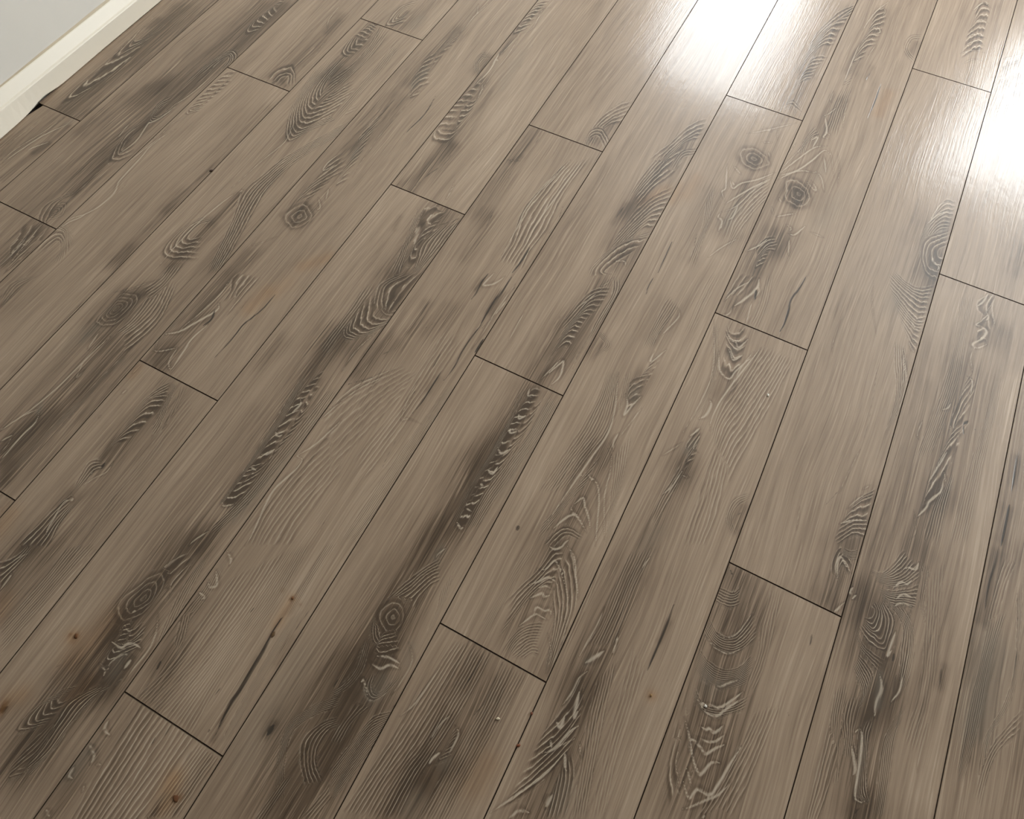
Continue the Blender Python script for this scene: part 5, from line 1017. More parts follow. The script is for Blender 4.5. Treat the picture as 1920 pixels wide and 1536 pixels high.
 ('K',(3,0.4),[(1.6286,1.2645),(1.6249,1.25)]),
 ('Y',(0.018,0.2125),[(1.5553,1.1463),(1.5528,1.0856)]),
 ('S',(3,0.9),[(1.6158,1.2205),(1.6417,1.2003)]),
 ('S',(3,1),[(1.6014,1.2192),(1.6141,1.1768),(1.6229,1.1456),(1.6194,1.1319),(1.6367,1.106)]),
 ('S',(3.4,1),[(1.6212,1.1805),(1.637,1.1529),(1.6495,1.1772),(1.678,1.2041),(1.7071,1.2434)]),
 ('S',(3.4,1),[(1.6367,1.1002),(1.6597,1.147),(1.6831,1.1887),(1.7049,1.224)]),
 ('S',(3,1),[(1.63,1.1731),(1.6379,1.1623)]),
 ('S',(2.5,0.8),[(1.6331,1.0698),(1.661,1.1071),(1.681,1.1698),(1.7029,1.217)]),
 ('F',(7,0.7,0.12),[[(1.7032,1.2292),(1.676,1.185),(1.6614,1.142),(1.6522,1.0968),(1.6532,1.0244)],[(1.7096,1.2025),(1.6983,1.1671),(1.6853,1.1197),(1.6758,1.0638),(1.6796,0.9947)],[(1.7172,1.1594),(1.7058,1.1189),(1.6997,1.0763),(1.692,1.0281),(1.6857,0.966)]]),
 ('S',(4,1),[(1.6366,1.0716),(1.6365,1.0602),(1.6467,1.0543),(1.6533,1.0299)]),
 ('S',(3.5,1),[(1.657,1.0597),(1.664,1.0745),(1.6645,1.1089)]),
 ('S',(4,0.8),[(1.6498,1.0226),(1.6484,1.0552)]),
 ('T',(0.014,0.3),[(1.6512,1.1722),(1.6402,1.0962),(1.6532,1.0244)]),
 ('G',(0.014,0.25),[(1.6661,1.104),(1.6569,1.0484)]),
 ('F',(4,0.7,0.12),[[(1.5967,1.0909),(1.6107,1.0412),(1.6176,0.9895),(1.6225,0.9018)],[(1.5945,1.1667),(1.6193,1.0626),(1.6294,0.9902),(1.6405,0.8957)]]),
 ('T',(0.013,0.25),[(1.5947,1.1191),(1.6056,1.0218),(1.6209,0.927)]),
 ('K',(2.5,0.6),[(1.6091,1.007),(1.6192,0.9526)]),
 ('S',(2.5,0.8),[(1.6935,1.0235),(1.6712,0.9849),(1.6541,0.9443)]),
 ('T',(0.008,0.2),[(1.6953,1.0299),(1.6759,0.9714)]),
 ('T',(0.01,0.15),[(1.7137,1.0947),(1.7042,0.9808)]),
 ('K',(4,0.7),[(1.5727,0.8472),(1.5714,0.8212),(1.575,0.7933)]),
 ('T',(0.011,0.5),[(1.5348,0.6442),(1.5291,0.6231)]),
 ('F',(4,0.8,0.12),[[(1.5264,0.6629),(1.5471,0.6507),(1.5385,0.619)],[(1.5227,0.6796),(1.5612,0.6534),(1.5373,0.605)]]),
 ('T',(0.014,-0.08),[(1.5605,0.6899),(1.5547,0.5832),(1.5484,0.4539),(1.5455,0.3286)]),
 ('S',(3,0.9),[(1.5971,0.6052),(1.6212,0.5327),(1.6298,0.4802),(1.6239,0.43),(1.6182,0.3888),(1.6099,0.3253),(1.6045,0.2797)]),
 ('F',(10,0.7,0.05),[[(1.5758,0.6029),(1.5826,0.5376),(1.5805,0.4626),(1.5728,0.388),(1.5655,0.3168)],[(1.594,0.6124),(1.6183,0.5478),(1.6298,0.4802),(1.6196,0.4239),(1.6071,0.3385)]]),
 ('F',(6,0.8,0.12),[[(1.6185,0.8208),(1.6153,0.78),(1.6168,0.7192),(1.6168,0.6733)],[(1.6456,0.8006),(1.6421,0.77),(1.634,0.7235),(1.6353,0.6829)]]),
 ('T',(0.012,0.3),[(1.6216,0.793),(1.6215,0.7077)]),
 ('S',(3,0.9),[(1.6424,0.799),(1.6533,0.7806),(1.6467,0.7487),(1.6387,0.7212)]),
 ('S',(3,0.9),[(1.6399,0.6808),(1.6428,0.6554),(1.66,0.6957)]),
 ('F',(8,0.9,0.12),[[(1.6522,0.6872),(1.6429,0.6643),(1.6458,0.6481),(1.6582,0.6723)],[(1.6519,0.6512),(1.641,0.6237),(1.6394,0.6098),(1.656,0.6228)],[(1.6485,0.6232),(1.6289,0.6087),(1.6258,0.5898),(1.6527,0.5953)],[(1.6527,0.5953),(1.6361,0.5655),(1.6432,0.5235),(1.6521,0.5446)]]),
 ('T',(0.011,0.4),[(1.6395,0.6185),(1.6392,0.5755)]),
 ('G',(0.01,0.3),[(1.6393,0.5925),(1.6421,0.5686)]),
 ('S',(3.4,1),[(1.6272,0.5693),(1.639,0.5502),(1.6417,0.5269),(1.6479,0.5548),(1.6555,0.5797)]),
 ('F',(3,0.6,0.12),[[(1.6092,0.6115),(1.6213,0.5577),(1.6329,0.5223)],[(1.6183,0.625),(1.6243,0.5848),(1.6302,0.554)]]),
 ('S',(4,0.8),[(1.6472,0.4893),(1.6456,0.4686),(1.6525,0.4526)]),
 ('S',(2.5,0.7),[(1.6655,0.5557),(1.6576,0.5148),(1.6514,0.4795)]),
 ('T',(0.012,0.35),[(1.6383,0.453),(1.6381,0.422)]),
 ('S',(2.6,0.8),[(1.6425,0.4513),(1.6552,0.4385),(1.6646,0.4092),(1.6735,0.3657),(1.704,0.2967)]),
 ('S',(3,0.9),[(1.621,0.3828),(1.6322,0.3886),(1.6531,0.3808),(1.6691,0.3525),(1.6807,0.3193),(1.6951,0.2797)]),
 ('S',(3.4,1),[(1.6319,0.3296),(1.641,0.347),(1.6498,0.3352),(1.6632,0.3208),(1.6749,0.3023)]),
 ('S',(3.4,1),[(1.6181,0.2728),(1.629,0.2995),(1.64,0.3123),(1.6522,0.308),(1.6721,0.2939)]),
 ('S',(3,0.8),[(1.6278,0.3238),(1.6346,0.3166),(1.6455,0.3151)]),
 ('F',(5,0.9,0.12),[[(1.6368,0.4406),(1.6266,0.3932),(1.6126,0.3268),(1.5964,0.2685)],[(1.635,0.3901),(1.6223,0.3501),(1.6127,0.3052),(1.5993,0.2491)],[(1.6377,0.3765),(1.6279,0.3456),(1.6168,0.2967),(1.6101,0.2478)]]),
 ('F',(6,0.6,0.05),[[(1.6568,0.4509),(1.6767,0.3894),(1.697,0.3278),(1.7114,0.2801)],[(1.6704,0.5013),(1.6859,0.4316),(1.698,0.3639),(1.7148,0.3023)]]),
 ('T',(0.02,0.3),[(1.6282,0.4284),(1.6321,0.3736),(1.6399,0.3052),(1.6443,0.2533)]),
 ('K',(7,0.9),[(1.5639,0.2516),(1.5641,0.2412)]),
 ('S',(3,0.9),[(1.6308,0.3916),(1.642,0.3824)]),
 ('S',(3,0.8),[(1.6443,0.2533),(1.6503,0.2688)]),
 ('F',(3,0.8,0.12),[[(1.6336,0.2478),(1.6423,0.2715),(1.6638,0.2758)],[(1.6122,0.2366),(1.6317,0.2868),(1.6746,0.2883)]]),
 ('T',(0.016,-0.05),[(1.5522,0.4161),(1.5466,0.2852),(1.54,0.1991)]),
 ('T',(0.024,0.12),[(1.6643,0.8948),(1.6749,0.7634)]),
 ('F',(5,0.4,0.12),[[(1.6742,0.9102),(1.6729,0.8294),(1.6761,0.7407)],[(1.6972,0.9221),(1.6953,0.8411),(1.6948,0.7504)]]),
 ('T',(0.024,-0.03),[(1.5484,0.1899),(1.55,0.1249),(1.5515,0.0628)]),
 ('T',(0.028,0.26),[(1.6388,0.2369),(1.6461,0.1684),(1.6604,0.1011),(1.6845,0.0719)]),
 ('F',(6,0.9,0.12),[[(1.6456,0.2506),(1.6309,0.2396),(1.6268,0.2073),(1.611,0.1598),(1.5982,0.1213)],[(1.6574,0.2398),(1.644,0.2262),(1.6346,0.1916),(1.6201,0.1549),(1.6137,0.1168)],[(1.6608,0.2052),(1.6489,0.1958),(1.6305,0.1603),(1.6239,0.1221),(1.6162,0.0873)],[(1.6579,0.1842),(1.6449,0.1774),(1.6343,0.1464),(1.6251,0.1011),(1.6175,0.0668)]]),
 ('S',(3.4,1),[(1.6256,0.2436),(1.6362,0.2423),(1.647,0.2547)]),
 ('S',(3,0.9),[(1.6241,0.1993),(1.6373,0.2061),(1.644,0.2262),(1.6532,0.221),(1.6713,0.2106)]),
 ('S',(3.4,1),[(1.6227,0.1692),(1.6358,0.1824),(1.6483,0.1971),(1.667,0.1922)]),
 ('S',(3,0.9),[(1.6383,0.1708),(1.6494,0.1814),(1.6649,0.183)]),
 ('S',(3.4,1),[(1.635,0.1515),(1.6493,0.1685),(1.6544,0.1648),(1.6635,0.1727)]),
 ('S',(3.4,1),[(1.6514,0.1317),(1.6515,0.1443),(1.6643,0.1447),(1.6726,0.1506),(1.6787,0.1413)]),
 ('S',(3,0.9),[(1.6391,0.1053),(1.6539,0.1331),(1.666,0.1347),(1.6761,0.1337)]),
 ('F',(11,0.8,0.12),[[(1.6747,0.1299),(1.6569,0.1207),(1.6428,0.1042),(1.6338,0.0783),(1.6324,0.0566)],[(1.6768,0.1127),(1.6592,0.1035),(1.6464,0.0848),(1.6424,0.0618)],[(1.6789,0.0957),(1.6664,0.0892),(1.6574,0.0696),(1.651,0.0575)],[(1.6896,0.0805),(1.676,0.0763),(1.6696,0.0642)]]),
 ('F',(6,0.9,0.12),[[(1.655,0.2589),(1.6757,0.236),(1.6981,0.2019),(1.7094,0.1572),(1.7127,0.1103),(1.7139,0.0755)],[(1.6557,0.2157),(1.6785,0.1885),(1.6941,0.1493),(1.7027,0.1051),(1.7087,0.067)],[(1.6666,0.1663),(1.6837,0.1377),(1.6952,0.1012),(1.7038,0.0645)]]),
 ('S',(3,1),[(1.6523,0.2575),(1.6707,0.2467),(1.6882,0.2162),(1.7066,0.1871)]),
 ('S',(2.6,0.8),[(1.648,0.2249),(1.6711,0.204),(1.6849,0.1886),(1.696,0.1721)]),
 ('S',(2,0.7),[(1.6857,0.1668),(1.7074,0.1347),(1.7118,0.0861),(1.7132,0.0578)]),
 ('S',(2.2,0.7),[(1.6832,0.1191),(1.7023,0.093),(1.7085,0.0611)]),
 ('F',(5,0.5,0.12),[[(1.5935,0.2269),(1.5886,0.1775),(1.5891,0.1261),(1.5847,0.0618)],[(1.6122,0.2366),(1.6044,0.1792),(1.6008,0.1289),(1.5998,0.0757)]]),
 ('T',(0.012,0.18),[(1.6099,0.087),(1.6075,0.0556)]),
 ('F',(14,0.7,0.04),[[(1.5571,0.0414),(1.5489,-0.0334),(1.5414,-0.1149),(1.5343,-0.1917),(1.529,-0.2393)],[(1.5924,0.0477),(1.5882,-0.0243),(1.5843,-0.1033),(1.5735,-0.1663),(1.5695,-0.227)],[(1.6225,0.0515),(1.6211,-0.0157),(1.6151,-0.082),(1.6081,-0.1482),(1.6079,-0.207)]]),
 ('F',(10,0.6,0.04),[[(1.6373,0.0474),(1.6393,-0.0146),(1.6364,-0.0762),(1.6336,-0.135),(1.6305,-0.1953)],[(1.6839,0.0483),(1.6798,-0.0212),(1.676,-0.082),(1.6723,-0.1401),(1.6714,-0.1798)]]),
 ('T',(0.026,0.25),[(1.61,0.0391),(1.6077,-0.0142),(1.6032,-0.0828),(1.5966,-0.1542),(1.6038,-0.2004)]),
 ('K',(5,0.6),[(1.6087,0.0473),(1.6076,0.0087),(1.6041,-0.0189)]),
 ('K',(4,0.6),[(1.641,0.0434),(1.6441,-0.0121),(1.6366,-0.0437)]),
 ('K',(3,0.4),[(1.5748,0.0446),(1.5705,0.001)]),
 ('K',(3,0.4),[(1.5576,0.0177),(1.5558,-0.0125)]),
 ('K',(6,0.6),[(1.641,0.0464),(1.6422,0.0382)]),
 ('T',(0.009,0.25),[(1.6051,0.0248),(1.6028,-0.011)]),
 ('T',(0.01,0.25),[(1.6432,0.0128),(1.6379,-0.0348)]),
 ('S',(2.6,0.8),[(1.5581,-0.0055),(1.5497,-0.0668),(1.5383,-0.0948)]),
 ('S',(3,0.8),[(1.6066,-0.0565),(1.5983,-0.0745),(1.595,-0.1004)]),
 ('S',(3,0.8),[(1.6186,-0.0666),(1.6293,-0.0746),(1.6291,-0.1064)]),
 ('F',(4,0.9,0.12),[[(1.6234,-0.0642),(1.6198,-0.0795),(1.6209,-0.0975),(1.6304,-0.082)],[(1.6304,-0.082),(1.6233,-0.0963),(1.6197,-0.1217),(1.635,-0.106)]]),
 ('T',(0.014,0.35),[(1.6186,-0.0774),(1.6221,-0.1153),(1.6186,-0.1454)]),
 ('S',(4,1),[(1.6174,-0.1072),(1.6116,-0.1181),(1.6093,-0.1297)]),
 ('T',(0.014,0.3),[(1.6104,-0.1317),(1.6082,-0.1533)]),
 ('T',(0.008,0.3),[(1.6489,-0.1091),(1.6406,-0.1263)]),
 ('G',(0.008,0.3),[(1.6302,-0.1136),(1.629,-0.122)]),
 ('T',(0.014,0.25),[(1.6151,-0.1648),(1.6083,-0.198)]),
 ('G',(0.014,0.25),[(1.6162,-0.1717),(1.6128,-0.1908)]),
 ('T',(0.013,-0.12),[(1.703,0.0411),(1.7026,-0.0418),(1.7016,-0.1397)]),
 ('T',(0.012,0.15),[(1.6587,-0.0046),(1.6598,-0.0746),(1.6577,-0.1352)]),
 ('Y',(0.022,0.2125),[(1.6861,-0.0897),(1.6796,-0.1212)]),
 ('T',(0.014,-0.02),[(1.5271,-0.1223),(1.5197,-0.1789),(1.5167,-0.221)]),
 ('S',(3,0.7),[(1.5266,-0.0392),(1.5193,-0.1101),(1.5137,-0.1506)]),
 ('T',(0.034,0.126),[(1.6306,-0.0102),(1.6147,-0.2035)]),
 ('T',(0.04,0.04),[(1.5535,0.1306),(1.5917,0.2507)]),
],
9: [
 ('S',(2.5,0.9),[(1.7938,1.9888),(1.7708,1.9261),(1.7631,1.8807),(1.7574,1.829)]),
 ('S',(2.5,0.8),[(1.7696,1.9507),(1.7918,1.937),(1.7887,1.9105)]),
 ('S',(3,0.9),[(1.7721,1.8447),(1.7868,1.8604),(1.8002,1.8432),(1.7814,1.8255)]),
 ('F',(8,0.9,0.12),[[(1.784,1.9498),(1.7732,1.9357),(1.7679,1.8996),(1.7845,1.9083)],[(1.8029,1.9096),(1.7791,1.8727),(1.7733,1.8213),(1.7961,1.8411)],[(1.8036,1.8291),(1.7768,1.8072),(1.7664,1.7395),(1.7894,1.7746)],[(1.8016,1.7809),(1.7785,1.7457),(1.7665,1.6864),(1.7893,1.7208)]]),
 ('T',(0.012,0.32),[(1.7834,1.9326),(1.7773,1.7683),(1.7733,1.6602)]),
 ('S',(2.5,0.8),[(1.7663,1.7939),(1.7641,1.7306),(1.7655,1.6561),(1.7673,1.5988)]),
 ('S',(2.5,0.6),[(1.8039,1.7899),(1.7939,1.7384)]),
 ('F',(5,0.7,0.12),[[(1.7773,1.7146),(1.766,1.6712),(1.7661,1.6199),(1.7823,1.6428)],[(1.7773,1.6623),(1.7683,1.6283),(1.7701,1.5717),(1.7822,1.5923)]]),
 ('K',(4,0.6),[(1.8167,1.6827),(1.8129,1.6442)]),
 ('T',(0.008,0.25),[(1.8174,1.6979),(1.8152,1.6527)]),
 ('K',(3.6,1),[(1.8492,1.6486),(1.851,1.5787),(1.85,1.5131)]),
 ('Y',(0.015,0.2975),[(1.8742,1.6258),(1.8689,1.5399)]),
 ('S',(2.5,0.8),[(1.7529,1.5699),(1.7537,1.5351),(1.7609,1.5249)]),
 ('S',(2.2,0.7),[(1.792,1.555),(1.7972,1.5026),(1.8059,1.4535)]),
 ('S',(2.5,0.8),[(1.7756,1.5187),(1.7632,1.4849),(1.7535,1.4731)]),
 ('F',(6,0.7,0.12),[[(1.7673,1.5988),(1.7652,1.5411),(1.7669,1.4869),(1.7686,1.4341)],[(1.7906,1.6109),(1.793,1.5347),(1.7975,1.469),(1.804,1.4132)]]),
 ('T',(0.013,0.3),[(1.7728,1.545),(1.7654,1.4457),(1.7593,1.377)]),
 ('T',(0.011,0.42),[(1.897,1.8383),(1.8924,1.7973)]),
 ('F',(3,0.7,0.12),[[(1.9005,1.8636),(1.8818,1.846),(1.8814,1.8069),(1.9049,1.7809)],[(1.9001,1.8872),(1.8689,1.863),(1.8693,1.8006),(1.9068,1.7519)]]),
 ('S',(3.5,1),[(1.7572,1.475),(1.7756,1.4245),(1.7729,1.4035),(1.7856,1.4036)]),
 ('S',(3.5,1),[(1.7503,1.3788),(1.7618,1.3978),(1.7604,1.3584)]),
 ('S',(3,0.9),[(1.7719,1.4226),(1.7861,1.4169)]),
 ('F',(4,0.7,0.12),[[(1.7676,1.4073),(1.7487,1.3844),(1.749,1.3397),(1.7656,1.3547)],[(1.743,1.434),(1.738,1.3919),(1.7324,1.3248),(1.7526,1.3416)]]),
 ('S',(3,1),[(1.7168,1.2454),(1.7389,1.303),(1.7641,1.3603),(1.79,1.3801)]),
 ('S',(3.6,1),[(1.7139,1.2348),(1.7484,1.271),(1.7714,1.32),(1.7865,1.3624),(1.8031,1.3552)]),
 ('S',(3,1),[(1.7189,1.2253),(1.7428,1.262),(1.7628,1.2784),(1.7858,1.2843),(1.7878,1.2915)]),
 ('S',(2.2,0.7),[(1.7134,1.2497),(1.7284,1.3101),(1.7446,1.3694)]),
 ('S',(2,0.6),[(1.7113,1.2701),(1.7225,1.3579)]),
 ('S',(3,0.9),[(1.7885,1.3476),(1.7998,1.3223),(1.8105,1.291)]),
 ('S',(3,0.9),[(1.786,1.2905),(1.8045,1.2758),(1.8215,1.237)]),
 ('S',(3,0.9),[(1.7847,1.2595),(1.8028,1.239),(1.8007,1.2321),(1.774,1.2539)]),
 ('S',(2,0.7),[(1.7952,1.3764),(1.8112,1.3406),(1.8295,1.2888)]),
 ('S',(2,0.5),[(1.8146,1.3738),(1.833,1.321),(1.8437,1.2662)]),
 ('T',(0.012,0.25),[(1.7844,1.3329),(1.773,1.2716)]),
 ('G',(0.014,0.2),[(1.8013,1.3169),(1.7974,1.2721)]),
 ('T',(0.019,0.55),[(1.772,1.19628),(1.772,1.21452)]),
 ('F',(3,0.4,0.001),[[(1.777,1.2054),(1.7767,1.2075),(1.7755,1.2088),(1.7737,1.2096),(1.7714,1.2096),(1.7697,1.208),(1.7703,1.2054),(1.7715,1.2033),(1.772,1.202),(1.7737,1.2012),(1.7761,1.2012),(1.7769,1.2028),(1.777,1.2054)],[(1.785,1.2054),(1.7826,1.2139),(1.7774,1.2188),(1.7709,1.2221),(1.7612,1.2222),(1.7551,1.2159),(1.7584,1.2054),(1.762,1.1969),(1.7636,1.192),(1.7709,1.1887),(1.7798,1.1886),(1.7839,1.1949),(1.785,1.2054)],[(1.7962,1.2054),(1.7886,1.2214),(1.7795,1.2306),(1.7682,1.2367),(1.7492,1.2369),(1.74,1.2251),(1.7464,1.2054),(1.7501,1.1894),(1.7537,1.1802),(1.7682,1.1741),(1.784,1.1739),(1.794,1.1857),(1.7962,1.2054)],[(1.8104,1.2054),(1.7952,1.2299),(1.7847,1.244),(1.7673,1.2534),(1.7382,1.2537),(1.7276,1.2355),(1.7339,1.2054),(1.7361,1.1809),(1.7451,1.1668),(1.7673,1.1574),(1.7915,1.1571),(1.8104,1.1753),(1.8104,1.2054)]]),
 ('K',(3.0,0.6),[(1.7653,1.2114),(1.7629,1.2059),(1.7653,1.1995)]),
 ('K',(3.0,0.6),[(1.7739,1.2134),(1.768,1.2127),(1.7638,1.2078)]),
 ('K',(3.0,0.6),[(1.7618,1.2043),(1.765,1.1983),(1.7724,1.1956)]),
 ('T',(0.006,0.5),[(1.778,1.1852),(1.7755,1.1666)]),
 ('T',(0.008,0.3),[(1.7569,1.2152),(1.7911,1.2094)]),
 ('K',(4,0.6),[(1.7463,1.2097),(1.7705,1.2105),(1.801,1.2029)]),
 ('K',(4,0.7),[(1.7661,1.1848),(1.783,1.182),(1.7978,1.1725)]),
 ('K',(3,0.5),[(1.756,1.1912),(1.7805,1.1634)]),
 ('S',(3,0.9),[(1.7466,1.1174),(1.7719,1.139),(1.7849,1.1487)]),
 ('S',(2.5,0.7),[(1.7304,1.1431),(1.7416,1.1205)]),
 ('S',(3,0.8),[(1.7366,1.1753),(1.7464,1.163)]),
 ('S',(3,1),[(1.7838,1.0868),(1.7988,1.0891),(1.8121,1.1236)]),
 ('S',(3,0.8),[(1.7857,1.0933),(1.787,1.1022),(1.7731,1.1088)]),
 ('S',(2.5,0.6),[(1.8231,1.1127),(1.859,1.1095)]),
 ('S',(3,1),[(1.7202,0.9971),(1.7401,1.0261),(1.7509,1.0533)]),
 ('S',(3,0.8),[(1.7915,1.0744),(1.801,1.0365),(1.8055,1.0282)]),
 ('F',(5,1.0,0.12),[[(1.763,1.065),(1.7442,1.0498),(1.7363,1.0135),(1.7564,1.0239)],[(1.7741,1.0546),(1.7549,1.0285),(1.7471,0.9926),(1.7674,1.0137)],[(1.776,1.0235),(1.756,1.0131),(1.7506,0.9581),(1.768,0.9878)]]),
 ('T',(0.014,0.42),[(1.76,1.0744),(1.7593,1.0148),(1.7572,0.9615)]),
 ('T',(0.014,0.25),[(1.8036,1.0861),(1.7894,1.0304)]),
 ('K',(4,0.4),[(1.7547,1.0662),(1.7631,1.0274)]),
 ('G',(0.024,0.22),[(1.8612,1.2458),(1.8401,1.1492)]),
 ('T',(0.018,-0.03),[(1.8621,1.3985),(1.8584,1.2562)]),
 ('F',(4,0.8,0.12),[[(1.7714,0.4913),(1.7666,0.451),(1.7608,0.4147),(1.7598,0.3675)],[(1.7822,0.4628),(1.7794,0.4354),(1.7758,0.3936),(1.7723,0.3529)]]),
 ('T',(0.016,0.32),[(1.7742,0.4662),(1.7715,0.3878),(1.7685,0.3302)]),
 ('K',(2,0.3),[(1.7253,0.6118),(1.7228,0.5365)]),
 ('S',(3,0.8),[(1.7774,0.4754),(1.7714,0.4386),(1.7608,0.4147)]),
 ('S',(2.5,0.7),[(1.7335,0.4831),(1.75,0.5111),(1.7577,0.5269)]),
 ('G',(0.016,0.2),[(1.7777,0.3558),(1.7673,0.3173)]),
 ('F',(3,0.7,0.12),[[(1.73,0.9391),(1.7225,0.9048),(1.7198,0.8685)],[(1.7656,0.9474),(1.7578,0.9131),(1.7488,0.8836)]]),
 ('S',(5,1),[(1.767,0.9431),(1.7708,0.9199),(1.7616,0.8903),(1.753,0.8711),(1.7437,0.8541)]),
 ('S',(3,0.8),[(1.768,0.9284),(1.7768,0.913),(1.7741,0.8869)]),
 ('S',(3,0.8),[(1.721,0.8544),(1.7334,0.8954),(1.7554,0.932)]),
 ('K',(6,0.9),[(1.7706,0.9147),(1.7757,0.8877)]),
 ('T',(0.006,0.35),[(1.775,0.9071),(1.7741,0.8869)]),
 ('T',(0.012,0.22),[(1.755,0.9217),(1.7398,0.8545)]),
 ('S',(3,0.8),[(1.7413,0.8504),(1.7405,0.8307),(1.7261,0.8184)]),
 ('S',(3,0.8),[(1.7722,0.8811),(1.7777,0.831),(1.7772,0.8213)]),
 ('F',(4,0.5,0.12),[[(1.7759,0.963),(1.7864,0.8835),(1.7849,0.8206)],[(1.7923,0.9715),(1.8037,0.8877),(1.8045,0.8167)]]),
 ('K',(4.4,1),[(1.8526,0.9978),(1.8486,0.9603),(1.8414,0.9219),(1.8452,0.8851),(1.8464,0.8573),(1.8436,0.837)]),
 ('T',(0.01,0.15),[(1.7462,0.8578),(1.7687,0.8358)]),
 ('F',(5,1.0,0.12),[[(1.743,0.8129),(1.7544,0.7907),(1.7701,0.7988),(1.7772,0.8213)],[(1.7468,0.7914),(1.7599,0.775),(1.7807,0.7675),(1.7941,0.7928)],[(1.7577,0.7602),(1.7723,0.7496),(1.7844,0.7357),(1.7965,0.7531)],[(1.7672,0.7024),(1.7778,0.6926),(1.7924,0.6915),(1.8031,0.7123)]]),
 ('S',(3.4,1),[(1.7497,0.7883),(1.7637,0.7747),(1.775,0.7737),(1.7836,0.7645),(1.7941,0.7928)]),
 ('S',(3.4,1),[(1.7635,0.7541),(1.7737,0.7458),(1.7835,0.733),(1.7965,0.7531)]),
 ('S',(3.4,1),[(1.7523,0.7392),(1.7643,0.7053),(1.7756,0.6936),(1.7909,0.6907),(1.7958,0.7129),(1.8113,0.7519)]),
 ('S',(2.5,0.8),[(1.7687,0.8028),(1.7795,0.8037)]),
 ('T',(0.012,0.25),[(1.7678,0.8164),(1.7772,0.7566)]),
 ('T',(0.013,0.32),[(1.7883,0.6829),(1.7822,0.6498)]),
 ('G',(0.008,0.3),[(1.779,0.7621),(1.7719,0.7404)]),
 ('F',(4,0.8,0.06),[[(1.7163,0.8038),(1.7429,0.7298),(1.7599,0.6725),(1.7602,0.6132),(1.7567,0.5663)],[(1.7258,0.8087),(1.7577,0.724),(1.7677,0.6808),(1.7686,0.6385),(1.7683,0.6009)]]),
 ('S',(2.5,0.8),[(1.7179,0.8046),(1.7512,0.7117),(1.7592,0.6549),(1.7561,0.5863),(1.7514,0.5434)]),
 ('S',(3,1),[(1.8222,0.7846),(1.8061,0.7139),(1.7964,0.6699),(1.7898,0.6286),(1.7892,0.5913),(1.7951,0.5701)]),
 ('S',(4.5,0.9),[(1.7712,0.6315),(1.778,0.6224),(1.7767,0.597),(1.7675,0.5841)]),
 ('F',(12,0.65,0.05),[[(1.8197,0.7923),(1.8087,0.7065),(1.7967,0.6489),(1.7943,0.6062),(1.7992,0.5683)],[(1.8617,0.796),(1.8467,0.7089),(1.8342,0.631),(1.8238,0.5811),(1.8229,0.5257)],[(1.8909,0.7933),(1.8829,0.6937),(1.873,0.6067),(1.865,0.5399),(1.8606,0.485)]]),
 ('S',(2.5,0.8),[(1.8124,0.7704),(1.8024,0.7251),(1.7986,0.6839)]),
 ('F',(4,0.9,0.12),[[(1.7754,0.572),(1.7672,0.5476),(1.766,0.5233),(1.7779,0.5374)],[(1.7833,0.56),(1.7775,0.5293),(1.775,0.5085),(1.7897,0.5239)],[(1.7844,0.529),(1.7791,0.5068),(1.7762,0.4785),(1.7884,0.5001)]]),
 ('T',(0.013,0.35),[(1.7725,0.5425),(1.7714,0.4913)]),
 ('K',(4,0.4),[(1.7655,0.5428),(1.7652,0.5073)]),
 ('S',(3.4,1),[(1.7767,0.5686),(1.7655,0.5428)]),
 ('S',(2.5,0.8),[(1.7816,0.5552),(1.7787,0.526),(1.7909,0.5207)]),
 ('G',(0.009,0.3),[(1.7762,0.5326),(1.7697,0.5135)]),
 ('T',(0.014,0.3),[(1.7827,0.4972),(1.7822,0.4628)]),
 ('S',(3,0.7),[(1.781,0.466),(1.7934,0.4687)]),
 ('T',(0.009,0.42),[(1.8968,0.4601),(1.8927,0.4295),(1.9005,0.4161)]),
 ('F',(4,0.7,0.12),[[(1.9013,0.4805),(1.8889,0.4596),(1.8852,0.4327),(1.8998,0.4088)],[(1.8999,0.4944),(1.8737,0.4661),(1.8743,0.427),(1.8974,0.3972)]]),
 ('K',(4,0.4),[(1.8988,0.454),(1.8869,0.4371)]),
 ('F',(6,0.5,0.05),[[(1.8107,0.5505),(1.8159,0.4803),(1.8219,0.4104),(1.8261,0.3479)],[(1.8496,0.5167),(1.8577,0.4651),(1.8628,0.414),(1.8609,0.3659)]]),
 ('F',(5,0.6,0.12),[[(1.7015,0.2296),(1.7041,0.1483),(1.7073,0.0956)],[(1.723,0.254),(1.7247,0.1652),(1.7247,0.1046)]]),
 ('T',(0.028,0.26),[(1.7697,0.2651),(1.7706,0.1891),(1.7671,0.1267),(1.7614,0.0658)]),
 ('F',(9,0.6,0.05),[[(1.7506,0.2951),(1.7504,0.2355),(1.7524,0.1734),(1.7478,0.1285)],[(1.7887,0.3284),(1.7847,0.2598),(1.7859,0.197),(1.7879,0.1493)]]),
 ('S',(3,0.8),[(1.7485,0.1963),(1.7496,0.1658),(1.7444,0.1089)]),
 ('S',(2.5,0.8),[(1.7844,0.1717),(1.7896,0.1383),(1.7876,0.1642)]),
 ('S',(2.5,0.8),[(1.7848,0.3061),(1.7799,0.2868),(1.7806,0.2773)]),
 ('S',(5,1),[(1.776,0.1343),(1.7654,0.1169),(1.7562,0.1033)]),
 ('G',(0.006,0.4),[(1.7629,0.1156),(1.7587,0.1046)]),
 ('K',(5.5,1),[(1.8477,0.251),(1.8491,0.2237),(1.849,0.1932),(1.8479,0.1657),(1.8469,0.1388)]),
 ('K',(3,0.7),[(1.8483,0.2736),(1.8487,0.2484)]),
 ('T',(0.005,0.4),[(1.8501,0.2212),(1.8475,0.1894)]),
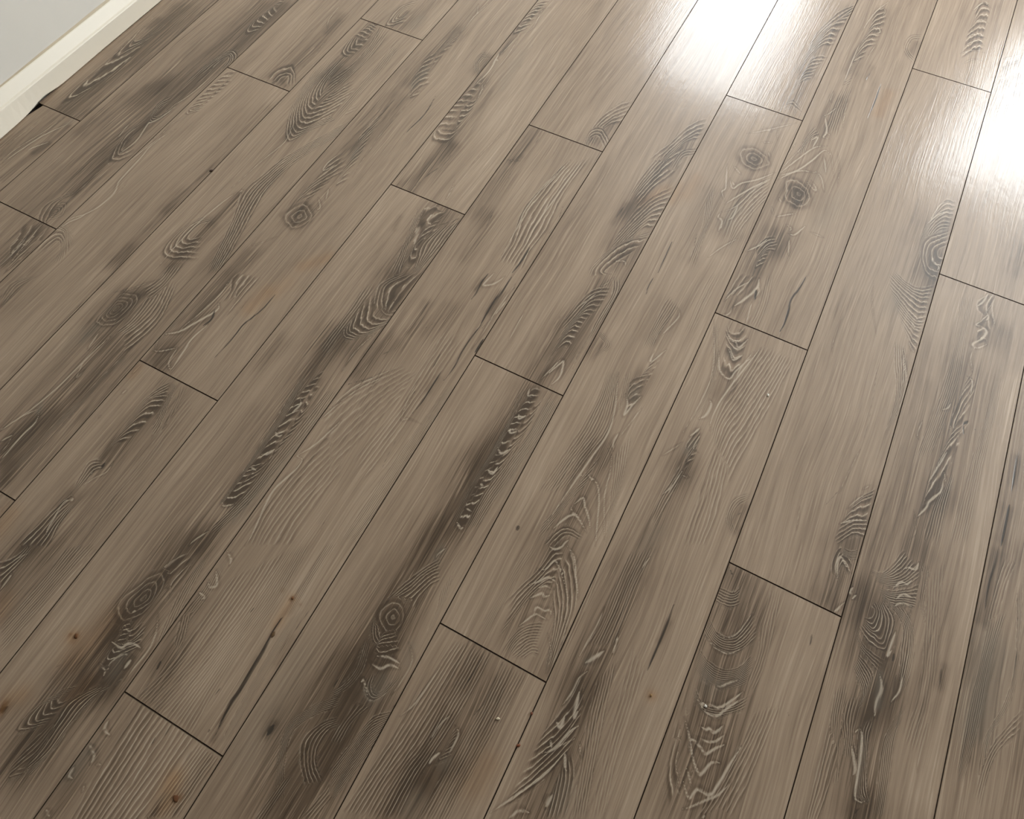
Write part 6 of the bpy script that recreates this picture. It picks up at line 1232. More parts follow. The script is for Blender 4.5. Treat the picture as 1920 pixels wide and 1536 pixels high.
 ('S',(3,0.8),[(1.7655,0.0965),(1.7574,0.0808),(1.7562,0.0574),(1.7502,0.0319)]),
 ('S',(6,0.9),[(1.7659,0.0625),(1.7733,0.0274),(1.775,0.0365)]),
 ('S',(5,1),[(1.7514,0.0106),(1.7604,0.0044),(1.7613,0.0211)]),
 ('S',(3,1),[(1.7855,0.0202),(1.7767,0.0075),(1.7656,-0.0249),(1.7499,-0.041)]),
 ('S',(4.5,0.9),[(1.7557,-0.0168),(1.7609,-0.0274)]),
 ('S',(4,1),[(1.7817,-0.0218),(1.7896,-0.0385),(1.7949,-0.0435)]),
 ('S',(3,1),[(1.7803,-0.0251),(1.7667,-0.0632),(1.7446,-0.1),(1.7289,-0.1255),(1.7193,-0.1403)]),
 ('S',(2.5,0.7),[(1.7878,0.0025),(1.7656,-0.0249)]),
 ('S',(6,0.9),[(1.7891,-0.0794),(1.7867,-0.0979)]),
 ('S',(4,0.9),[(1.7692,-0.1144),(1.7546,-0.1195),(1.7456,-0.1354)]),
 ('F',(8,0.9,0.12),[[(1.7581,0.0927),(1.7583,0.0529),(1.7493,0.0149),(1.7408,-0.0166)],[(1.7774,0.0572),(1.7729,0.0217),(1.7591,-0.0177),(1.7369,-0.0504)],[(1.7855,0.0202),(1.773,-0.0158),(1.7544,-0.0619),(1.7344,-0.1028)],[(1.7877,-0.016),(1.775,-0.0564),(1.7547,-0.0972),(1.7284,-0.1356)]]),
 ('F',(5,0.8,0.12),[[(1.7901,-0.0148),(1.807,-0.0448),(1.8178,-0.0979)],[(1.7843,-0.0515),(1.7887,-0.0845),(1.7907,-0.1119)]]),
 ('T',(0.016,0.35),[(1.7614,0.0658),(1.7654,0.0124),(1.7606,-0.0328)]),
 ('T',(0.022,0.4),[(1.7816,-0.0401),(1.7802,-0.0789),(1.7772,-0.119)]),
 ('G',(0.02,0.25),[(1.8032,-0.067),(1.8081,-0.0893)]),
 ('F',(6,0.6,0.05),[[(1.782,0.0936),(1.7941,0.0273),(1.8102,-0.033),(1.8246,-0.0943)],[(1.7991,0.1374),(1.8129,0.0645),(1.8277,-0.0083),(1.8449,-0.0838)]]),
 ('F',(5,0.4,0.05),[[(1.8129,0.1624),(1.8234,0.0811),(1.8347,-0.0047),(1.8494,-0.0814)],[(1.8469,0.1388),(1.8524,0.0685),(1.8558,0.0063),(1.8675,-0.072)]]),
 ('T',(0.02,-0.06),[(1.8712,0.1228),(1.873,0.0468),(1.8783,-0.0329)]),
 ('Y',(0.008,0.425),[(1.8664,0.1091)]),
 ('K',(2.5,0.4),[(1.8793,0.147),(1.8815,0.1339)]),
 ('S',(2.5,0.7),[(1.7946,0.0007),(1.8067,-0.0192)]),
 ('T',(0.026,0.18),[(1.7654,0.2602),(1.7702,0.0794),(1.7872,-0.0873)]),
],
10: [
 ('F',(8,1.0,0.12),[[(2.0282,2.1021),(2.0113,2.0933),(2.0013,2.0459)],[(2.0403,2.0578),(2.0222,2.0567),(2.0094,2.0005)],[(2.0397,2.008),(2.0177,2.0048),(2.001,1.9476)],[(2.0432,1.9615),(2.0215,1.9582),(2.0022,1.9165)],[(2.0467,1.916),(2.0292,1.9148),(2.0034,1.8626)],[(2.0516,1.8877),(2.0315,1.8772),(2.0059,1.8259)]]),
 ('S',(2.6,1),[(1.9971,2.0437),(2.0162,2.0916),(2.0419,2.0753)]),
 ('S',(2.6,1),[(2.0115,2.0015),(2.0247,2.0166),(2.0439,2.0102)]),
 ('S',(2.4,0.9),[(2.005,1.9258),(2.0187,1.9488),(2.0504,1.9455)]),
 ('S',(2.4,0.9),[(2.0062,1.895),(2.0279,1.922),(2.0519,1.911)]),
 ('S',(2.4,0.9),[(2.0007,1.8535),(2.0302,1.8843),(2.0608,1.8848)]),
 ('S',(2,0.8),[(2.0124,1.8142),(2.0365,1.8493),(2.0628,1.8479)]),
 ('T',(0.02,0.14),[(2.0406,2.0831),(2.0264,1.9055)]),
 ('S',(2,0.4),[(1.9157,1.4843),(1.9072,1.4156),(1.9061,1.3529)]),
 ('F',(8,0.9,0.12),[[(2.0884,1.3465),(2.0665,1.3409),(2.0492,1.2747),(2.039,1.1976)],[(2.091,1.3134),(2.0702,1.3026),(2.05,1.2527),(2.0475,1.1752)],[(2.09,1.2791),(2.0695,1.2684),(2.0538,1.2162),(2.0596,1.1709)],[(2.0905,1.2572),(2.0687,1.2349),(2.0622,1.1936),(2.0716,1.1665)]]),
 ('S',(3,1),[(2.0448,1.2501),(2.0585,1.2852),(2.0771,1.3062),(2.0895,1.3013)]),
 ('S',(2.5,0.9),[(2.0479,1.2628),(2.0592,1.3197),(2.078,1.3411)]),
 ('T',(0.019,0.45),[(2.0817,1.2637),(2.0763,1.1795),(2.0809,1.1215)]),
 ('T',(0.009,0.35),[(2.0839,1.1782),(2.0821,1.151)]),
 ('F',(4,0.8,0.12),[[(2.0958,1.211),(2.081,1.1926),(2.0849,1.1734),(2.0991,1.1756)],[(2.0968,1.244),(2.0622,1.1936),(2.0698,1.1395),(2.0934,1.1311)],[(2.0963,1.2657),(2.0457,1.2011),(2.0629,1.1204),(2.0966,1.0972)]]),
 ('S',(3.5,0.9),[(2.0745,1.1523),(2.0906,1.1451),(2.0892,1.134)]),
 ('T',(0.02,0.14),[(2.0126,1.267),(2.0007,1.1509),(1.9956,1.0772)]),
 ('T',(0.012,0.15),[(2.0154,1.1854),(2.0181,1.2417)]),
 ('T',(0.02,0.42),[(2.0828,1.1123),(2.0766,1.0392)]),
 ('F',(15,0.9,0.12),[[(2.093,1.0974),(2.0657,1.0731),(2.0358,1.0777),(2.0142,1.092)],[(2.0917,1.052),(2.0682,1.0447),(2.0323,1.0608),(2.0022,1.0806)],[(2.0953,1.0008),(2.0723,0.9936),(2.0371,1.0236),(2.0106,1.0445)],[(2.0921,0.9663),(2.0778,0.9681),(2.044,0.9933),(2.0233,1.0213)],[(2.0952,0.9039),(2.0807,0.9235),(2.064,0.9516),(2.047,0.9804)]]),
 ('S',(3,0.9),[(2.0704,1.0022),(2.0836,0.99),(2.093,0.9949)]),
 ('S',(3,1),[(2.0669,0.986),(2.0809,0.9698),(2.0937,0.9671)]),
 ('S',(2.5,0.8),[(2.0743,0.9523),(2.0851,0.9349),(2.097,0.9274)]),
 ('S',(2.5,0.8),[(2.0748,0.9342),(2.0855,0.9169),(2.0935,0.912)]),
 ('F',(6,0.8,0.06),[[(2.05,0.9212),(2.0612,0.8729),(2.0768,0.82),(2.083,0.7644),(2.0803,0.7064)],[(2.0705,0.9227),(2.0841,0.8848),(2.093,0.837),(2.0943,0.7869),(2.0918,0.7405)]]),
 ('S',(2.6,0.8),[(2.0692,0.913),(2.0813,0.8745),(2.0913,0.8447),(2.0939,0.8034),(2.0905,0.7602)]),
 ('S',(2.2,0.7),[(2.0698,0.8952),(2.0833,0.8579),(2.0879,0.8003)]),
 ('G',(0.02,0.25),[(2.0277,1.0335),(2.0293,0.9953)]),
 ('T',(0.026,-0.03),[(1.9847,1.0613),(2.0015,0.9332),(2.0052,0.8349),(1.9987,0.7289)]),
 ('K',(2.4,0.45),[(2.0299,0.8744),(2.0408,0.8013),(2.049,0.7142),(2.0478,0.6542)]),
 ('K',(2.4,0.5),[(2.0389,0.5777),(2.0189,0.5236)]),
 ('S',(2,0.5),[(2.0489,0.6626),(2.0402,0.5969),(2.0368,0.5619)]),
 ('S',(1.8,0.4),[(1.9787,1.048),(1.9885,0.9934),(2.017,0.9133)]),
 ('S',(2,0.4),[(1.9437,0.922),(1.9433,0.8704),(1.9511,0.829)]),
 ('T',(0.01,0.1),[(1.9601,0.9836),(1.9361,0.9371)]),
 ('S',(2,0.6),[(2.0827,0.6041),(2.0712,0.5871)]),
 ('F',(9,1.0,0.12),[[(2.0926,0.6019),(2.0784,0.5835),(2.0678,0.5634)],[(2.0911,0.5828),(2.0761,0.5677),(2.0609,0.5418)],[(2.0923,0.5403),(2.0705,0.529),(2.052,0.5053)],[(2.0988,0.5262),(2.0745,0.5135),(2.0505,0.4768)],[(2.0961,0.5005),(2.0784,0.4982),(2.0587,0.4688)]]),
 ('T',(0.016,0.35),[(2.0891,0.5781),(2.0829,0.5284),(2.0746,0.4894)]),
 ('S',(3,1),[(2.093,0.5372),(2.0713,0.5259),(2.0512,0.5084)]),
 ('S',(2.2,0.7),[(2.0883,0.5813),(2.0717,0.5727),(2.0554,0.539)]),
 ('T',(0.018,0.1),[(2.039,0.5304),(2.0246,0.4702)]),
 ('S',(2,0.4),[(1.9823,0.5081),(1.9896,0.4624)]),
 ('F',(4,0.8,0.12),[[(1.9138,0.1032),(1.9176,0.0567),(1.9279,0.0232),(1.9577,0.0034)],[(1.9307,0.0742),(1.9329,0.0464),(1.9435,0.0261)],[(1.9156,0.069),(1.9266,0.0123),(1.9459,-0.0225)]]),
 ('T',(0.02,0.34),[(2.0715,0.4552),(2.0703,0.4148),(2.0599,0.3772)]),
 ('F',(4,1.0,0.12),[[(2.079,0.4726),(2.0622,0.4672),(2.0572,0.441),(2.0601,0.4194)],[(2.0912,0.4487),(2.0726,0.4625),(2.0686,0.4436),(2.0755,0.4176)],[(2.0886,0.4244),(2.0754,0.4405),(2.0729,0.4162),(2.0816,0.3949)]]),
 ('S',(3.4,1),[(2.0729,0.4162),(2.0659,0.4422),(2.0689,0.4538),(2.0807,0.4433),(2.0916,0.4357)]),
 ('S',(3,0.6),[(2.0928,0.3753),(2.0822,0.3604),(2.0957,0.3863)]),
 ('F',(6,0.8,0.12),[[(2.0924,0.4795),(2.0798,0.4696),(2.0676,0.47)],[(2.0943,0.4603),(2.0829,0.4577),(2.0665,0.4626)]]),
 ('T',(0.01,0.2),[(2.0869,0.3754),(2.064,0.373)]),
 ('T',(0.016,0.35),[(1.9324,0.3497),(1.9104,0.3415)]),
 ('K',(4,0.6),[(1.9075,0.3499),(1.9211,0.3373)]),
 ('T',(0.022,0.25),[(1.9353,0.3317),(1.9377,0.2978)]),
 ('F',(6,0.9,0.12),[[(1.9353,0.3317),(1.9287,0.3154),(1.9138,0.314),(1.9015,0.3141)],[(1.9383,0.314),(1.9298,0.3032),(1.916,0.2992),(1.9027,0.3019)],[(1.9454,0.3018),(1.9318,0.2885),(1.9146,0.2858),(1.905,0.2871)]]),
 ('F',(7,1.0,0.12),[[(1.9661,0.3032),(1.9563,0.261),(1.9412,0.2441),(1.9234,0.2439),(1.9058,0.2594)],[(1.9781,0.2846),(1.964,0.2469),(1.9482,0.2327),(1.9245,0.2324),(1.9035,0.2489)],[(1.9849,0.2638),(1.9683,0.2342),(1.9496,0.2201),(1.9256,0.221),(1.9032,0.2334)]]),
 ('S',(2.4,0.7),[(1.9653,0.2965),(1.9546,0.2571),(1.9392,0.2415),(1.9209,0.2426)]),
 ('S',(2.6,0.8),[(1.9691,0.2406),(1.9521,0.2214),(1.929,0.2198),(1.9101,0.231)]),
 ('F',(12,0.9,0.12),[[(1.9866,0.2408),(1.9734,0.2105),(1.952,0.1964),(1.9254,0.1972),(1.9031,0.2093)],[(1.9932,0.2207),(1.976,0.1944),(1.9556,0.1781),(1.9325,0.1776),(1.9061,0.193)],[(1.9972,0.1998),(1.9785,0.1786),(1.9565,0.1672),(1.9335,0.1666),(1.9101,0.1746)]]),
 ('S',(3,0.9),[(1.9466,0.1706),(1.9557,0.1696),(1.9662,0.1808),(1.9793,0.1933)]),
 ('S',(3.4,1),[(1.9391,0.1357),(1.9524,0.1384),(1.9633,0.14),(1.9753,0.1545),(1.9899,0.1789)]),
 ('S',(3.4,1),[(1.9384,0.1298),(1.9514,0.1255),(1.9658,0.1289),(1.9738,0.1426),(1.9907,0.1681)]),
 ('S',(3,0.8),[(1.9301,0.1366),(1.9473,0.1289)]),
 ('F',(4,0.9,0.12),[[(2.0004,0.1816),(1.9834,0.1559),(1.9633,0.14),(1.9391,0.1357),(1.9182,0.153)],[(2.0027,0.1577),(1.9874,0.1442),(1.965,0.1271),(1.9401,0.1251),(1.9175,0.1469)]]),
 ('S',(3.8,1),[(1.9477,0.1045),(1.9569,0.1025),(1.9608,0.1073),(1.97,0.1053),(1.9787,0.1206)]),
 ('S',(3.2,1),[(1.9456,0.0872),(1.9595,0.0878),(1.974,0.094),(1.985,0.1104)]),
 ('S',(3.8,1),[(1.9352,0.0845),(1.9576,0.0775),(1.9679,0.0724),(1.9772,0.0851),(1.9894,0.098)]),
 ('S',(3.8,1),[(1.9551,0.054),(1.9634,0.0467),(1.9712,0.0444),(1.9789,0.0651),(1.9917,0.0718)]),
 ('S',(3,0.9),[(1.9219,0.1047),(1.9393,0.0813),(1.9539,0.0573),(1.9696,0.0449)]),
 ('S',(4,1),[(2.0117,0.1057),(2.0037,0.0728),(1.9966,0.0386),(1.9905,0.0254),(1.9744,0.0245),(1.9691,0.0168),(1.9657,0.0075),(1.9489,0.0264)]),
 ('S',(3,0.8),[(1.9479,0.0438),(1.9582,0.0312),(1.9644,0.0219)]),
 ('S',(3.4,0.9),[(1.9624,-0.009),(1.9707,-0.0022),(1.9882,0.0167),(2.0019,0.0313),(2.0128,0.0546)]),
 ('S',(3,0.8),[(1.9942,0.0002),(1.9916,-0.0075)]),
 ('F',(7,0.6,0.05),[[(2.0138,0.158),(2.0102,0.1102),(2.0005,0.0584),(1.992,0.0212),(1.9822,-0.0182)],[(2.03,0.1774),(2.026,0.1211),(2.0175,0.0646),(2.0078,0.0146)],[(2.0493,0.1875),(2.044,0.1251),(2.0388,0.0656),(2.0303,0.0117)]]),
 ('F',(3,0.7,0.12),[[(1.9191,0.1197),(1.9352,0.0845),(1.9572,0.0486),(1.9653,0.0123)],[(1.911,0.1722),(1.918,0.1303),(1.9301,0.0981),(1.9481,0.0805)]]),
 ('T',(0.032,0.32),[(1.9484,0.2753),(1.9477,0.2088),(1.9543,0.1492),(1.9606,0.0924),(1.9689,0.0394),(1.9761,-0.0019)]),
 ('G',(0.016,0.25),[(1.9309,0.1739),(1.9419,0.1596)]),
 ('K',(3,0.4),[(1.9661,0.3032),(1.979,0.2912)]),
 ('K',(4,0.7),[(2.0607,0.3123),(2.0622,0.292)]),
 ('K',(4,0.5),[(2.0588,0.1841),(2.0633,0.1782)]),
 ('F',(5,0.5,0.05),[[(1.9814,0.3492),(1.9832,0.2873),(1.9916,0.2434),(1.9899,0.1959)],[(1.9987,0.3517),(2.0068,0.2873),(2.0096,0.2235),(2.006,0.1817)]]),
 ('T',(0.03,-0.02),[(2.0477,0.3269),(2.0487,0.2265),(2.0467,0.1425),(2.0477,0.0551)]),
 ('T',(0.034,0.126),[(1.9577,0.2655),(1.9519,0.1318),(1.9539,-0.008)]),
],
11: [
 ('F',(6,0.6,0.12),[[(2.1381,1.9173),(2.1152,1.8978),(2.1014,1.8755)],[(2.1721,1.7455),(2.1425,1.7232),(2.1141,1.6946)],[(2.1787,1.7008),(2.1437,1.6895),(2.1166,1.655)]]),
 ('S',(3,0.9),[(2.145,1.9285),(2.1231,1.9019),(2.1003,1.8825)]),
 ('S',(3,0.8),[(2.1412,1.8962),(2.1195,1.8699)]),
 ('S',(3,0.8),[(2.1321,1.7109),(2.154,1.7292),(2.175,1.7263)]),
 ('T',(0.012,0.25),[(2.2416,1.2761),(2.2415,1.205)]),
 ('T',(0.02,0),[(2.2488,1.1337),(2.2438,1.1213)]),
 ('T',(0.01,-0.16),[(2.1243,1.0837),(2.1203,0.9809),(2.1242,0.8792)]),
 ('F',(5,0.9,0.12),[[(2.1952,1.1206),(2.1783,1.097),(2.179,1.0731),(2.1901,1.0692)],[(2.2098,1.1381),(2.2045,1.0863),(2.2153,1.0632),(2.2182,1.0458)],[(2.2026,1.0566),(2.1884,1.0397),(2.1875,1.0252),(2.2062,1.0162)],[(2.203,1.0146),(2.1936,0.9913),(2.2074,0.9894),(2.2153,1.0026)]]),
 ('S',(3.4,1),[(2.1944,1.1251),(2.1887,1.0975),(2.1782,1.0775)]),
 ('S',(4,1),[(2.1939,1.0473),(2.186,1.0338),(2.1962,1.0344),(2.2078,1.0264),(2.2014,1.0045),(2.1881,0.9839),(2.1989,0.9804),(2.2129,0.9968)]),
 ('S',(3,0.8),[(2.2088,1.1227),(2.2069,1.0924),(2.219,1.0509)]),
 ('S',(3,0.8),[(2.1949,1.0813),(2.2051,1.0626),(2.1971,1.049)]),
 ('S',(2.5,0.7),[(2.1927,0.9772),(2.191,0.9493),(2.1999,0.9185)]),
 ('T',(0.015,0.35),[(2.2266,1.0361),(2.2201,1.0142)]),
 ('T',(0.011,0.2),[(2.1943,1.1053),(2.1956,1.0577)]),
 ('F',(8,0.6,0.05),[[(2.1437,1.0938),(2.1522,1.0115),(2.1545,0.8949),(2.1492,0.7907),(2.14,0.6829)],[(2.1694,1.1072),(2.1734,1.0085),(2.1817,0.8917),(2.1748,0.7917),(2.1662,0.7081)]]),
 ('T',(0.02,0.32),[(2.1908,0.9138),(2.1874,0.827),(2.1855,0.7375),(2.1865,0.6397)]),
 ('F',(10,0.9,0.12),[[(2.1969,0.917),(2.1922,0.8885),(2.1993,0.8498),(2.2086,0.8885)],[(2.2044,0.9122),(2.189,0.8529),(2.1828,0.7838),(2.2078,0.8211)],[(2.2116,0.8901),(2.1992,0.8331),(2.1972,0.7752),(2.2157,0.813)],[(2.2092,0.8137),(2.1871,0.762),(2.1811,0.6966),(2.2024,0.7153)],[(2.203,0.7782),(2.1848,0.7254),(2.1747,0.652),(2.1992,0.6684)],[(2.1965,0.6819),(2.1886,0.6444),(2.1692,0.591),(2.1947,0.6294)]]),
 ('K',(6,0.8),[(2.2128,0.8115),(2.2054,0.7995)]),
 ('K',(4,0.8),[(2.2278,0.7991),(2.2249,0.7976)]),
 ('K',(4,0.6),[(2.2054,0.7995),(2.2095,0.7776)]),
 ('S',(3,0.8),[(2.1923,0.9059),(2.2035,0.8987),(2.2054,0.8698)]),
 ('S',(3,0.8),[(2.1763,0.8337),(2.1726,0.8193),(2.1616,0.8094)]),
 ('S',(2.5,0.8),[(2.1369,0.772),(2.1336,0.7421),(2.1395,0.7293)]),
 ('S',(3,1),[(2.1898,0.7319),(2.1797,0.6883),(2.1712,0.6539)]),
 ('S',(4,1),[(2.195,0.6737),(2.1942,0.6473),(2.1809,0.6222),(2.1781,0.6064),(2.1679,0.5832)]),
 ('S',(2.5,0.8),[(2.1917,0.6907),(2.1992,0.6684)]),
 ('T',(0.016,0.4),[(2.1927,0.6393),(2.1808,0.5935),(2.1817,0.5327)]),
 ('F',(6,0.8,0.12),[[(2.1949,0.6588),(2.187,0.6074),(2.1847,0.5466)],[(2.2107,0.7044),(2.2098,0.63),(2.2111,0.548)]]),
 ('F',(7,0.5,0.05),[[(2.2386,0.9041),(2.2385,0.8289),(2.2308,0.7301),(2.229,0.64),(2.2272,0.5564)],[(2.2461,0.9779),(2.2544,0.8868),(2.2533,0.7611),(2.2538,0.6529),(2.2539,0.5703)]]),
 ('T',(0.01,-0.18),[(2.272,0.9387),(2.2724,0.8344),(2.2728,0.7367),(2.276,0.5941)]),
 ('S',(2,0.5),[(2.1596,0.5931),(2.1706,0.5565),(2.1659,0.5368)]),
 ('K',(4,0.5),[(2.1748,0.7917),(2.1755,0.756)]),
 ('K',(4,0.4),[(2.1355,0.7632),(2.1359,0.7314)]),
 ('T',(0.018,0.28),[(2.1127,0.4111),(2.111,0.3723)]),
 ('T',(0.012,0.25),[(2.1002,0.4142),(2.0998,0.4043)]),
 ('S',(4,0.8),[(2.1002,0.4142),(2.0972,0.403),(2.1038,0.4)]),
 ('S',(3,0.8),[(2.1027,0.3931),(2.1083,0.4055)]),
 ('F',(10,1.0,0.08),[[(2.159,0.5142),(2.1486,0.4819),(2.1363,0.4589),(2.1164,0.4552)],[(2.1724,0.5076),(2.1612,0.4785),(2.1455,0.4572),(2.1238,0.4492)],[(2.1889,0.4995),(2.1724,0.4679),(2.1528,0.4512),(2.1279,0.4448)],[(2.1959,0.4802),(2.1782,0.4547),(2.1522,0.4412),(2.1319,0.4404)]]),
 ('F',(7,1.0,0.06),[[(2.1952,0.47),(2.1789,0.4519),(2.1562,0.4368),(2.1366,0.4331)],[(2.1982,0.4427),(2.1795,0.4362),(2.1582,0.4283),(2.138,0.4274)],[(2.1987,0.4272),(2.1794,0.4235),(2.1614,0.4142),(2.142,0.423)]]),
 ('S',(3.2,1),[(2.1665,0.4812),(2.1737,0.4883),(2.1849,0.4908),(2.1876,0.5055)]),
 ('S',(3.2,1),[(2.1581,0.441),(2.1685,0.4594),(2.1773,0.4591),(2.1835,0.4704)]),
 ('S',(3.2,1),[(2.1672,0.4266),(2.1756,0.4405),(2.1924,0.4429)]),
 ('S',(3,1),[(2.1672,0.414),(2.1762,0.425),(2.1929,0.4274)]),
 ('F',(4,0.8,0.12),[[(2.1876,0.5055),(2.1973,0.4874),(2.2008,0.4441),(2.2162,0.4115)],[(2.2014,0.5094),(2.2102,0.4811),(2.2129,0.4409),(2.2182,0.4156)]]),
 ('T',(0.018,0.2),[(2.1901,0.4935),(2.1892,0.4444),(2.1692,0.4182)]),
 ('F',(7,1.0,0.08),[[(2.1332,0.3994),(2.1403,0.3938),(2.1379,0.3801),(2.1277,0.3748)],[(2.1395,0.4091),(2.1494,0.3922),(2.1477,0.3636),(2.1323,0.3679)],[(2.144,0.4146),(2.1622,0.3865),(2.1617,0.3527),(2.144,0.3556),(2.1279,0.3625)],[(2.1459,0.4187),(2.1743,0.3959),(2.1736,0.3499),(2.1711,0.3367),(2.1461,0.3356),(2.121,0.3559)]]),
 ('F',(7,1.0,0.06),[[(2.1485,0.4201),(2.1756,0.4027),(2.1876,0.3874),(2.1912,0.3591),(2.197,0.3209)],[(2.164,0.4155),(2.1864,0.4053),(2.1995,0.3845),(2.2059,0.343),(2.2053,0.2966)],[(2.1858,0.4206),(2.2022,0.3981),(2.2112,0.3695),(2.2143,0.3299),(2.2106,0.2852)]]),
 ('F',(4,0.9,0.12),[[(2.121,0.3559),(2.1347,0.3357),(2.1505,0.329),(2.1736,0.3262)],[(2.1192,0.3518),(2.1317,0.3252),(2.1488,0.3133),(2.1687,0.3004)]]),
 ('F',(8,1.0,0.12),[[(2.1344,0.3147),(2.1501,0.3081),(2.1613,0.2966),(2.1632,0.2775)],[(2.1314,0.3043),(2.1466,0.2889),(2.159,0.2725),(2.1591,0.2501)],[(2.1291,0.2914),(2.1449,0.2737),(2.1524,0.255),(2.1501,0.2316)]]),
 ('T',(0.014,0.35),[(2.1366,0.3856),(2.1528,0.3663)]),
 ('T',(0.016,0.42),[(2.1525,0.3211),(2.181,0.3184),(2.1919,0.2953),(2.1845,0.2577),(2.1664,0.2318)]),
 ('K',(7,0.6),[(2.1836,0.3432),(2.1842,0.3288)]),
 ('K',(6,0.5),[(2.1945,0.3138),(2.1949,0.2827)]),
 ('S',(5,0.9),[(2.1712,0.3017),(2.1785,0.2826),(2.176,0.2589),(2.1784,0.238)]),
 ('S',(4,0.9),[(2.1787,0.3767),(2.1761,0.3512),(2.1749,0.3328),(2.1799,0.3472)]),
 ('S',(3,1),[(2.202,0.3235),(2.2035,0.2928),(2.1954,0.2689)]),
 ('G',(0.006,0.4),[(2.1712,0.3017),(2.1796,0.2552)]),
 ('T',(0.012,0.18),[(2.1088,0.3587),(2.114,0.2953)]),
 ('F',(6,0.8,0.12),[[(2.1542,0.2587),(2.1544,0.2256),(2.1552,0.2016),(2.1689,0.1691)],[(2.1288,0.2399),(2.1304,0.2131),(2.1428,0.1871),(2.1525,0.1606)]]),
 ('F',(6,0.7,0.05),[[(2.1151,0.2497),(2.1198,0.2021),(2.1307,0.1623),(2.1362,0.1137)],[(2.132,0.2698),(2.1352,0.2156),(2.1454,0.1673),(2.154,0.1255)]]),
 ('T',(0.024,0.22),[(2.1808,0.2503),(2.1724,0.1972),(2.1747,0.1464),(2.1905,0.1047)]),
 ('F',(7,1.0,0.08),[[(2.1629,0.2137),(2.1647,0.1853),(2.1747,0.1464),(2.1809,0.112)],[(2.1676,0.227),(2.1665,0.2101),(2.1759,0.1727),(2.185,0.1265),(2.1958,0.1247)],[(2.1796,0.2332),(2.1795,0.2009),(2.1886,0.1536),(2.2025,0.1183)]]),
 ('S',(4,1),[(2.1576,0.2028),(2.1611,0.21),(2.1676,0.2054),(2.1736,0.1715),(2.1781,0.123),(2.1872,0.1177),(2.1935,0.1235)]),
 ('S',(4,0.9),[(2.1571,0.1839),(2.1689,0.1587),(2.1695,0.1462)]),
 ('F',(7,0.8,0.05),[[(2.2066,0.2554),(2.1984,0.2107),(2.2025,0.1608),(2.2064,0.113)],[(2.2171,0.2803),(2.2138,0.224),(2.2186,0.1692),(2.2218,0.1122)]]),
 ('F',(6,0.4,0.05),[[(2.205,0.4784),(2.2191,0.3977),(2.2297,0.3093),(2.2243,0.2242)],[(2.2255,0.5352),(2.2385,0.4262),(2.2517,0.3207),(2.2507,0.2116)]]),
 ('T',(0.026,0.24),[(2.2173,0.5176),(2.238,0.4014),(2.2472,0.2903)]),
 ('K',(5,0.8),[(2.2552,0.357),(2.2572,0.3264)]),
 ('T',(0.007,0.3),[(2.2564,0.3576),(2.2567,0.329)]),
 ('K',(4,0.4),[(2.2312,0.4348),(2.2309,0.4222)]),
 ('T',(0.014,-0.2),[(2.2679,0.5573),(2.2697,0.424),(2.2689,0.3016),(2.2651,0.1682)]),
 ('S',(2.5,0.5),[(2.2523,0.2656),(2.2507,0.2116),(2.2523,0.1918)]),
 ('F',(5,0.6,0.05),[[(2.1187,0.1961),(2.1213,0.1288),(2.1225,0.0606)],[(2.1455,0.1569),(2.1438,0.1051),(2.1398,0.0637)]]),
 ('T',(0.014,0.4),[(2.1992,0.1215),(2.1871,0.0981)]),
 ('K',(5,0.5),[(2.1889,0.1112),(2.182,0.0979)]),
 ('K',(3,0.5),[(2.0981,0.2811),(2.1026,0.2747)]),
 ('T',(0.028,0.162),[(2.096,0.916),(2.1145,0.5755),(2.1611,0.3086),(2.1774,0.1156)]),
],
12: [
 ('T',(0.012,0.15),[(2.29,0.9054),(2.2927,0.7854),(2.2896,0.6715)]),
 ('K',(4.5,0.7),[(2.3042,0.811),(2.3049,0.7458),(2.3052,0.705)]),
 ('T',(0.007,0.3),[(2.3034,0.7755),(2.3053,0.7236)]),
 ('K',(7,0.9),[(2.3061,0.6801),(2.3058,0.6443),(2.3047,0.5967)]),
 ('T',(0.009,0.4),[(2.3049,0.6687),(2.3055,0.6094)]),
 ('T',(0.008,-0.05),[(2.2841,0.7426),(2.2868,0.6169)]),
 ('K',(6,0.7),[(2.302,0.5953),(2.3018,0.5615),(2.2979,0.517),(2.3012,0.4649)]),
 ('T',(0.009,0.45),[(2.3014,0.5814),(2.2984,0.514),(2.2996,0.4579)]),
 ('T',(0.016,0.2),[(2.3263,0.5876),(2.3379,0.5869)]),
 ('F',(4,0.7,0.12),[[(2.333,0.5811),(2.3263,0.5512),(2.322,0.5071),(2.32,0.4685)],[(2.3104,0.5794),(2.3068,0.5313),(2.3043,0.479),(2.3026,0.4411)]]),
 ('F',(7,0.8,0.05),[[(2.3073,0.4619),(2.3055,0.3773),(2.303,0.3028),(2.3042,0.2137)],[(2.3325,0.4937),(2.3226,0.4037),(2.3222,0.3128),(2.3156,0.207)]]),
 ('F',(4,0.8,0.06),[[(2.3404,0.5326),(2.3514,0.4604),(2.3557,0.3976),(2.3485,0.343),(2.3321,0.2856),(2.3319,0.2281)],[(2.3472,0.5621),(2.3548,0.4928),(2.3623,0.4068),(2.3581,0.348),(2.3408,0.2954),(2.3412,0.2329)]]),
 ('T',(0.02,0.2),[(2.3027,0.3934),(2.3099,0.3229),(2.3116,0.2563)]),
 ('G',(0.03,0.4),[(2.3189,0.4255),(2.3175,0.3549),(2.3144,0.2979)]),
 ('K',(3.4,0.5),[(2.3395,0.5386),(2.3527,0.4611),(2.3565,0.4096),(2.3565,0.3583)]),
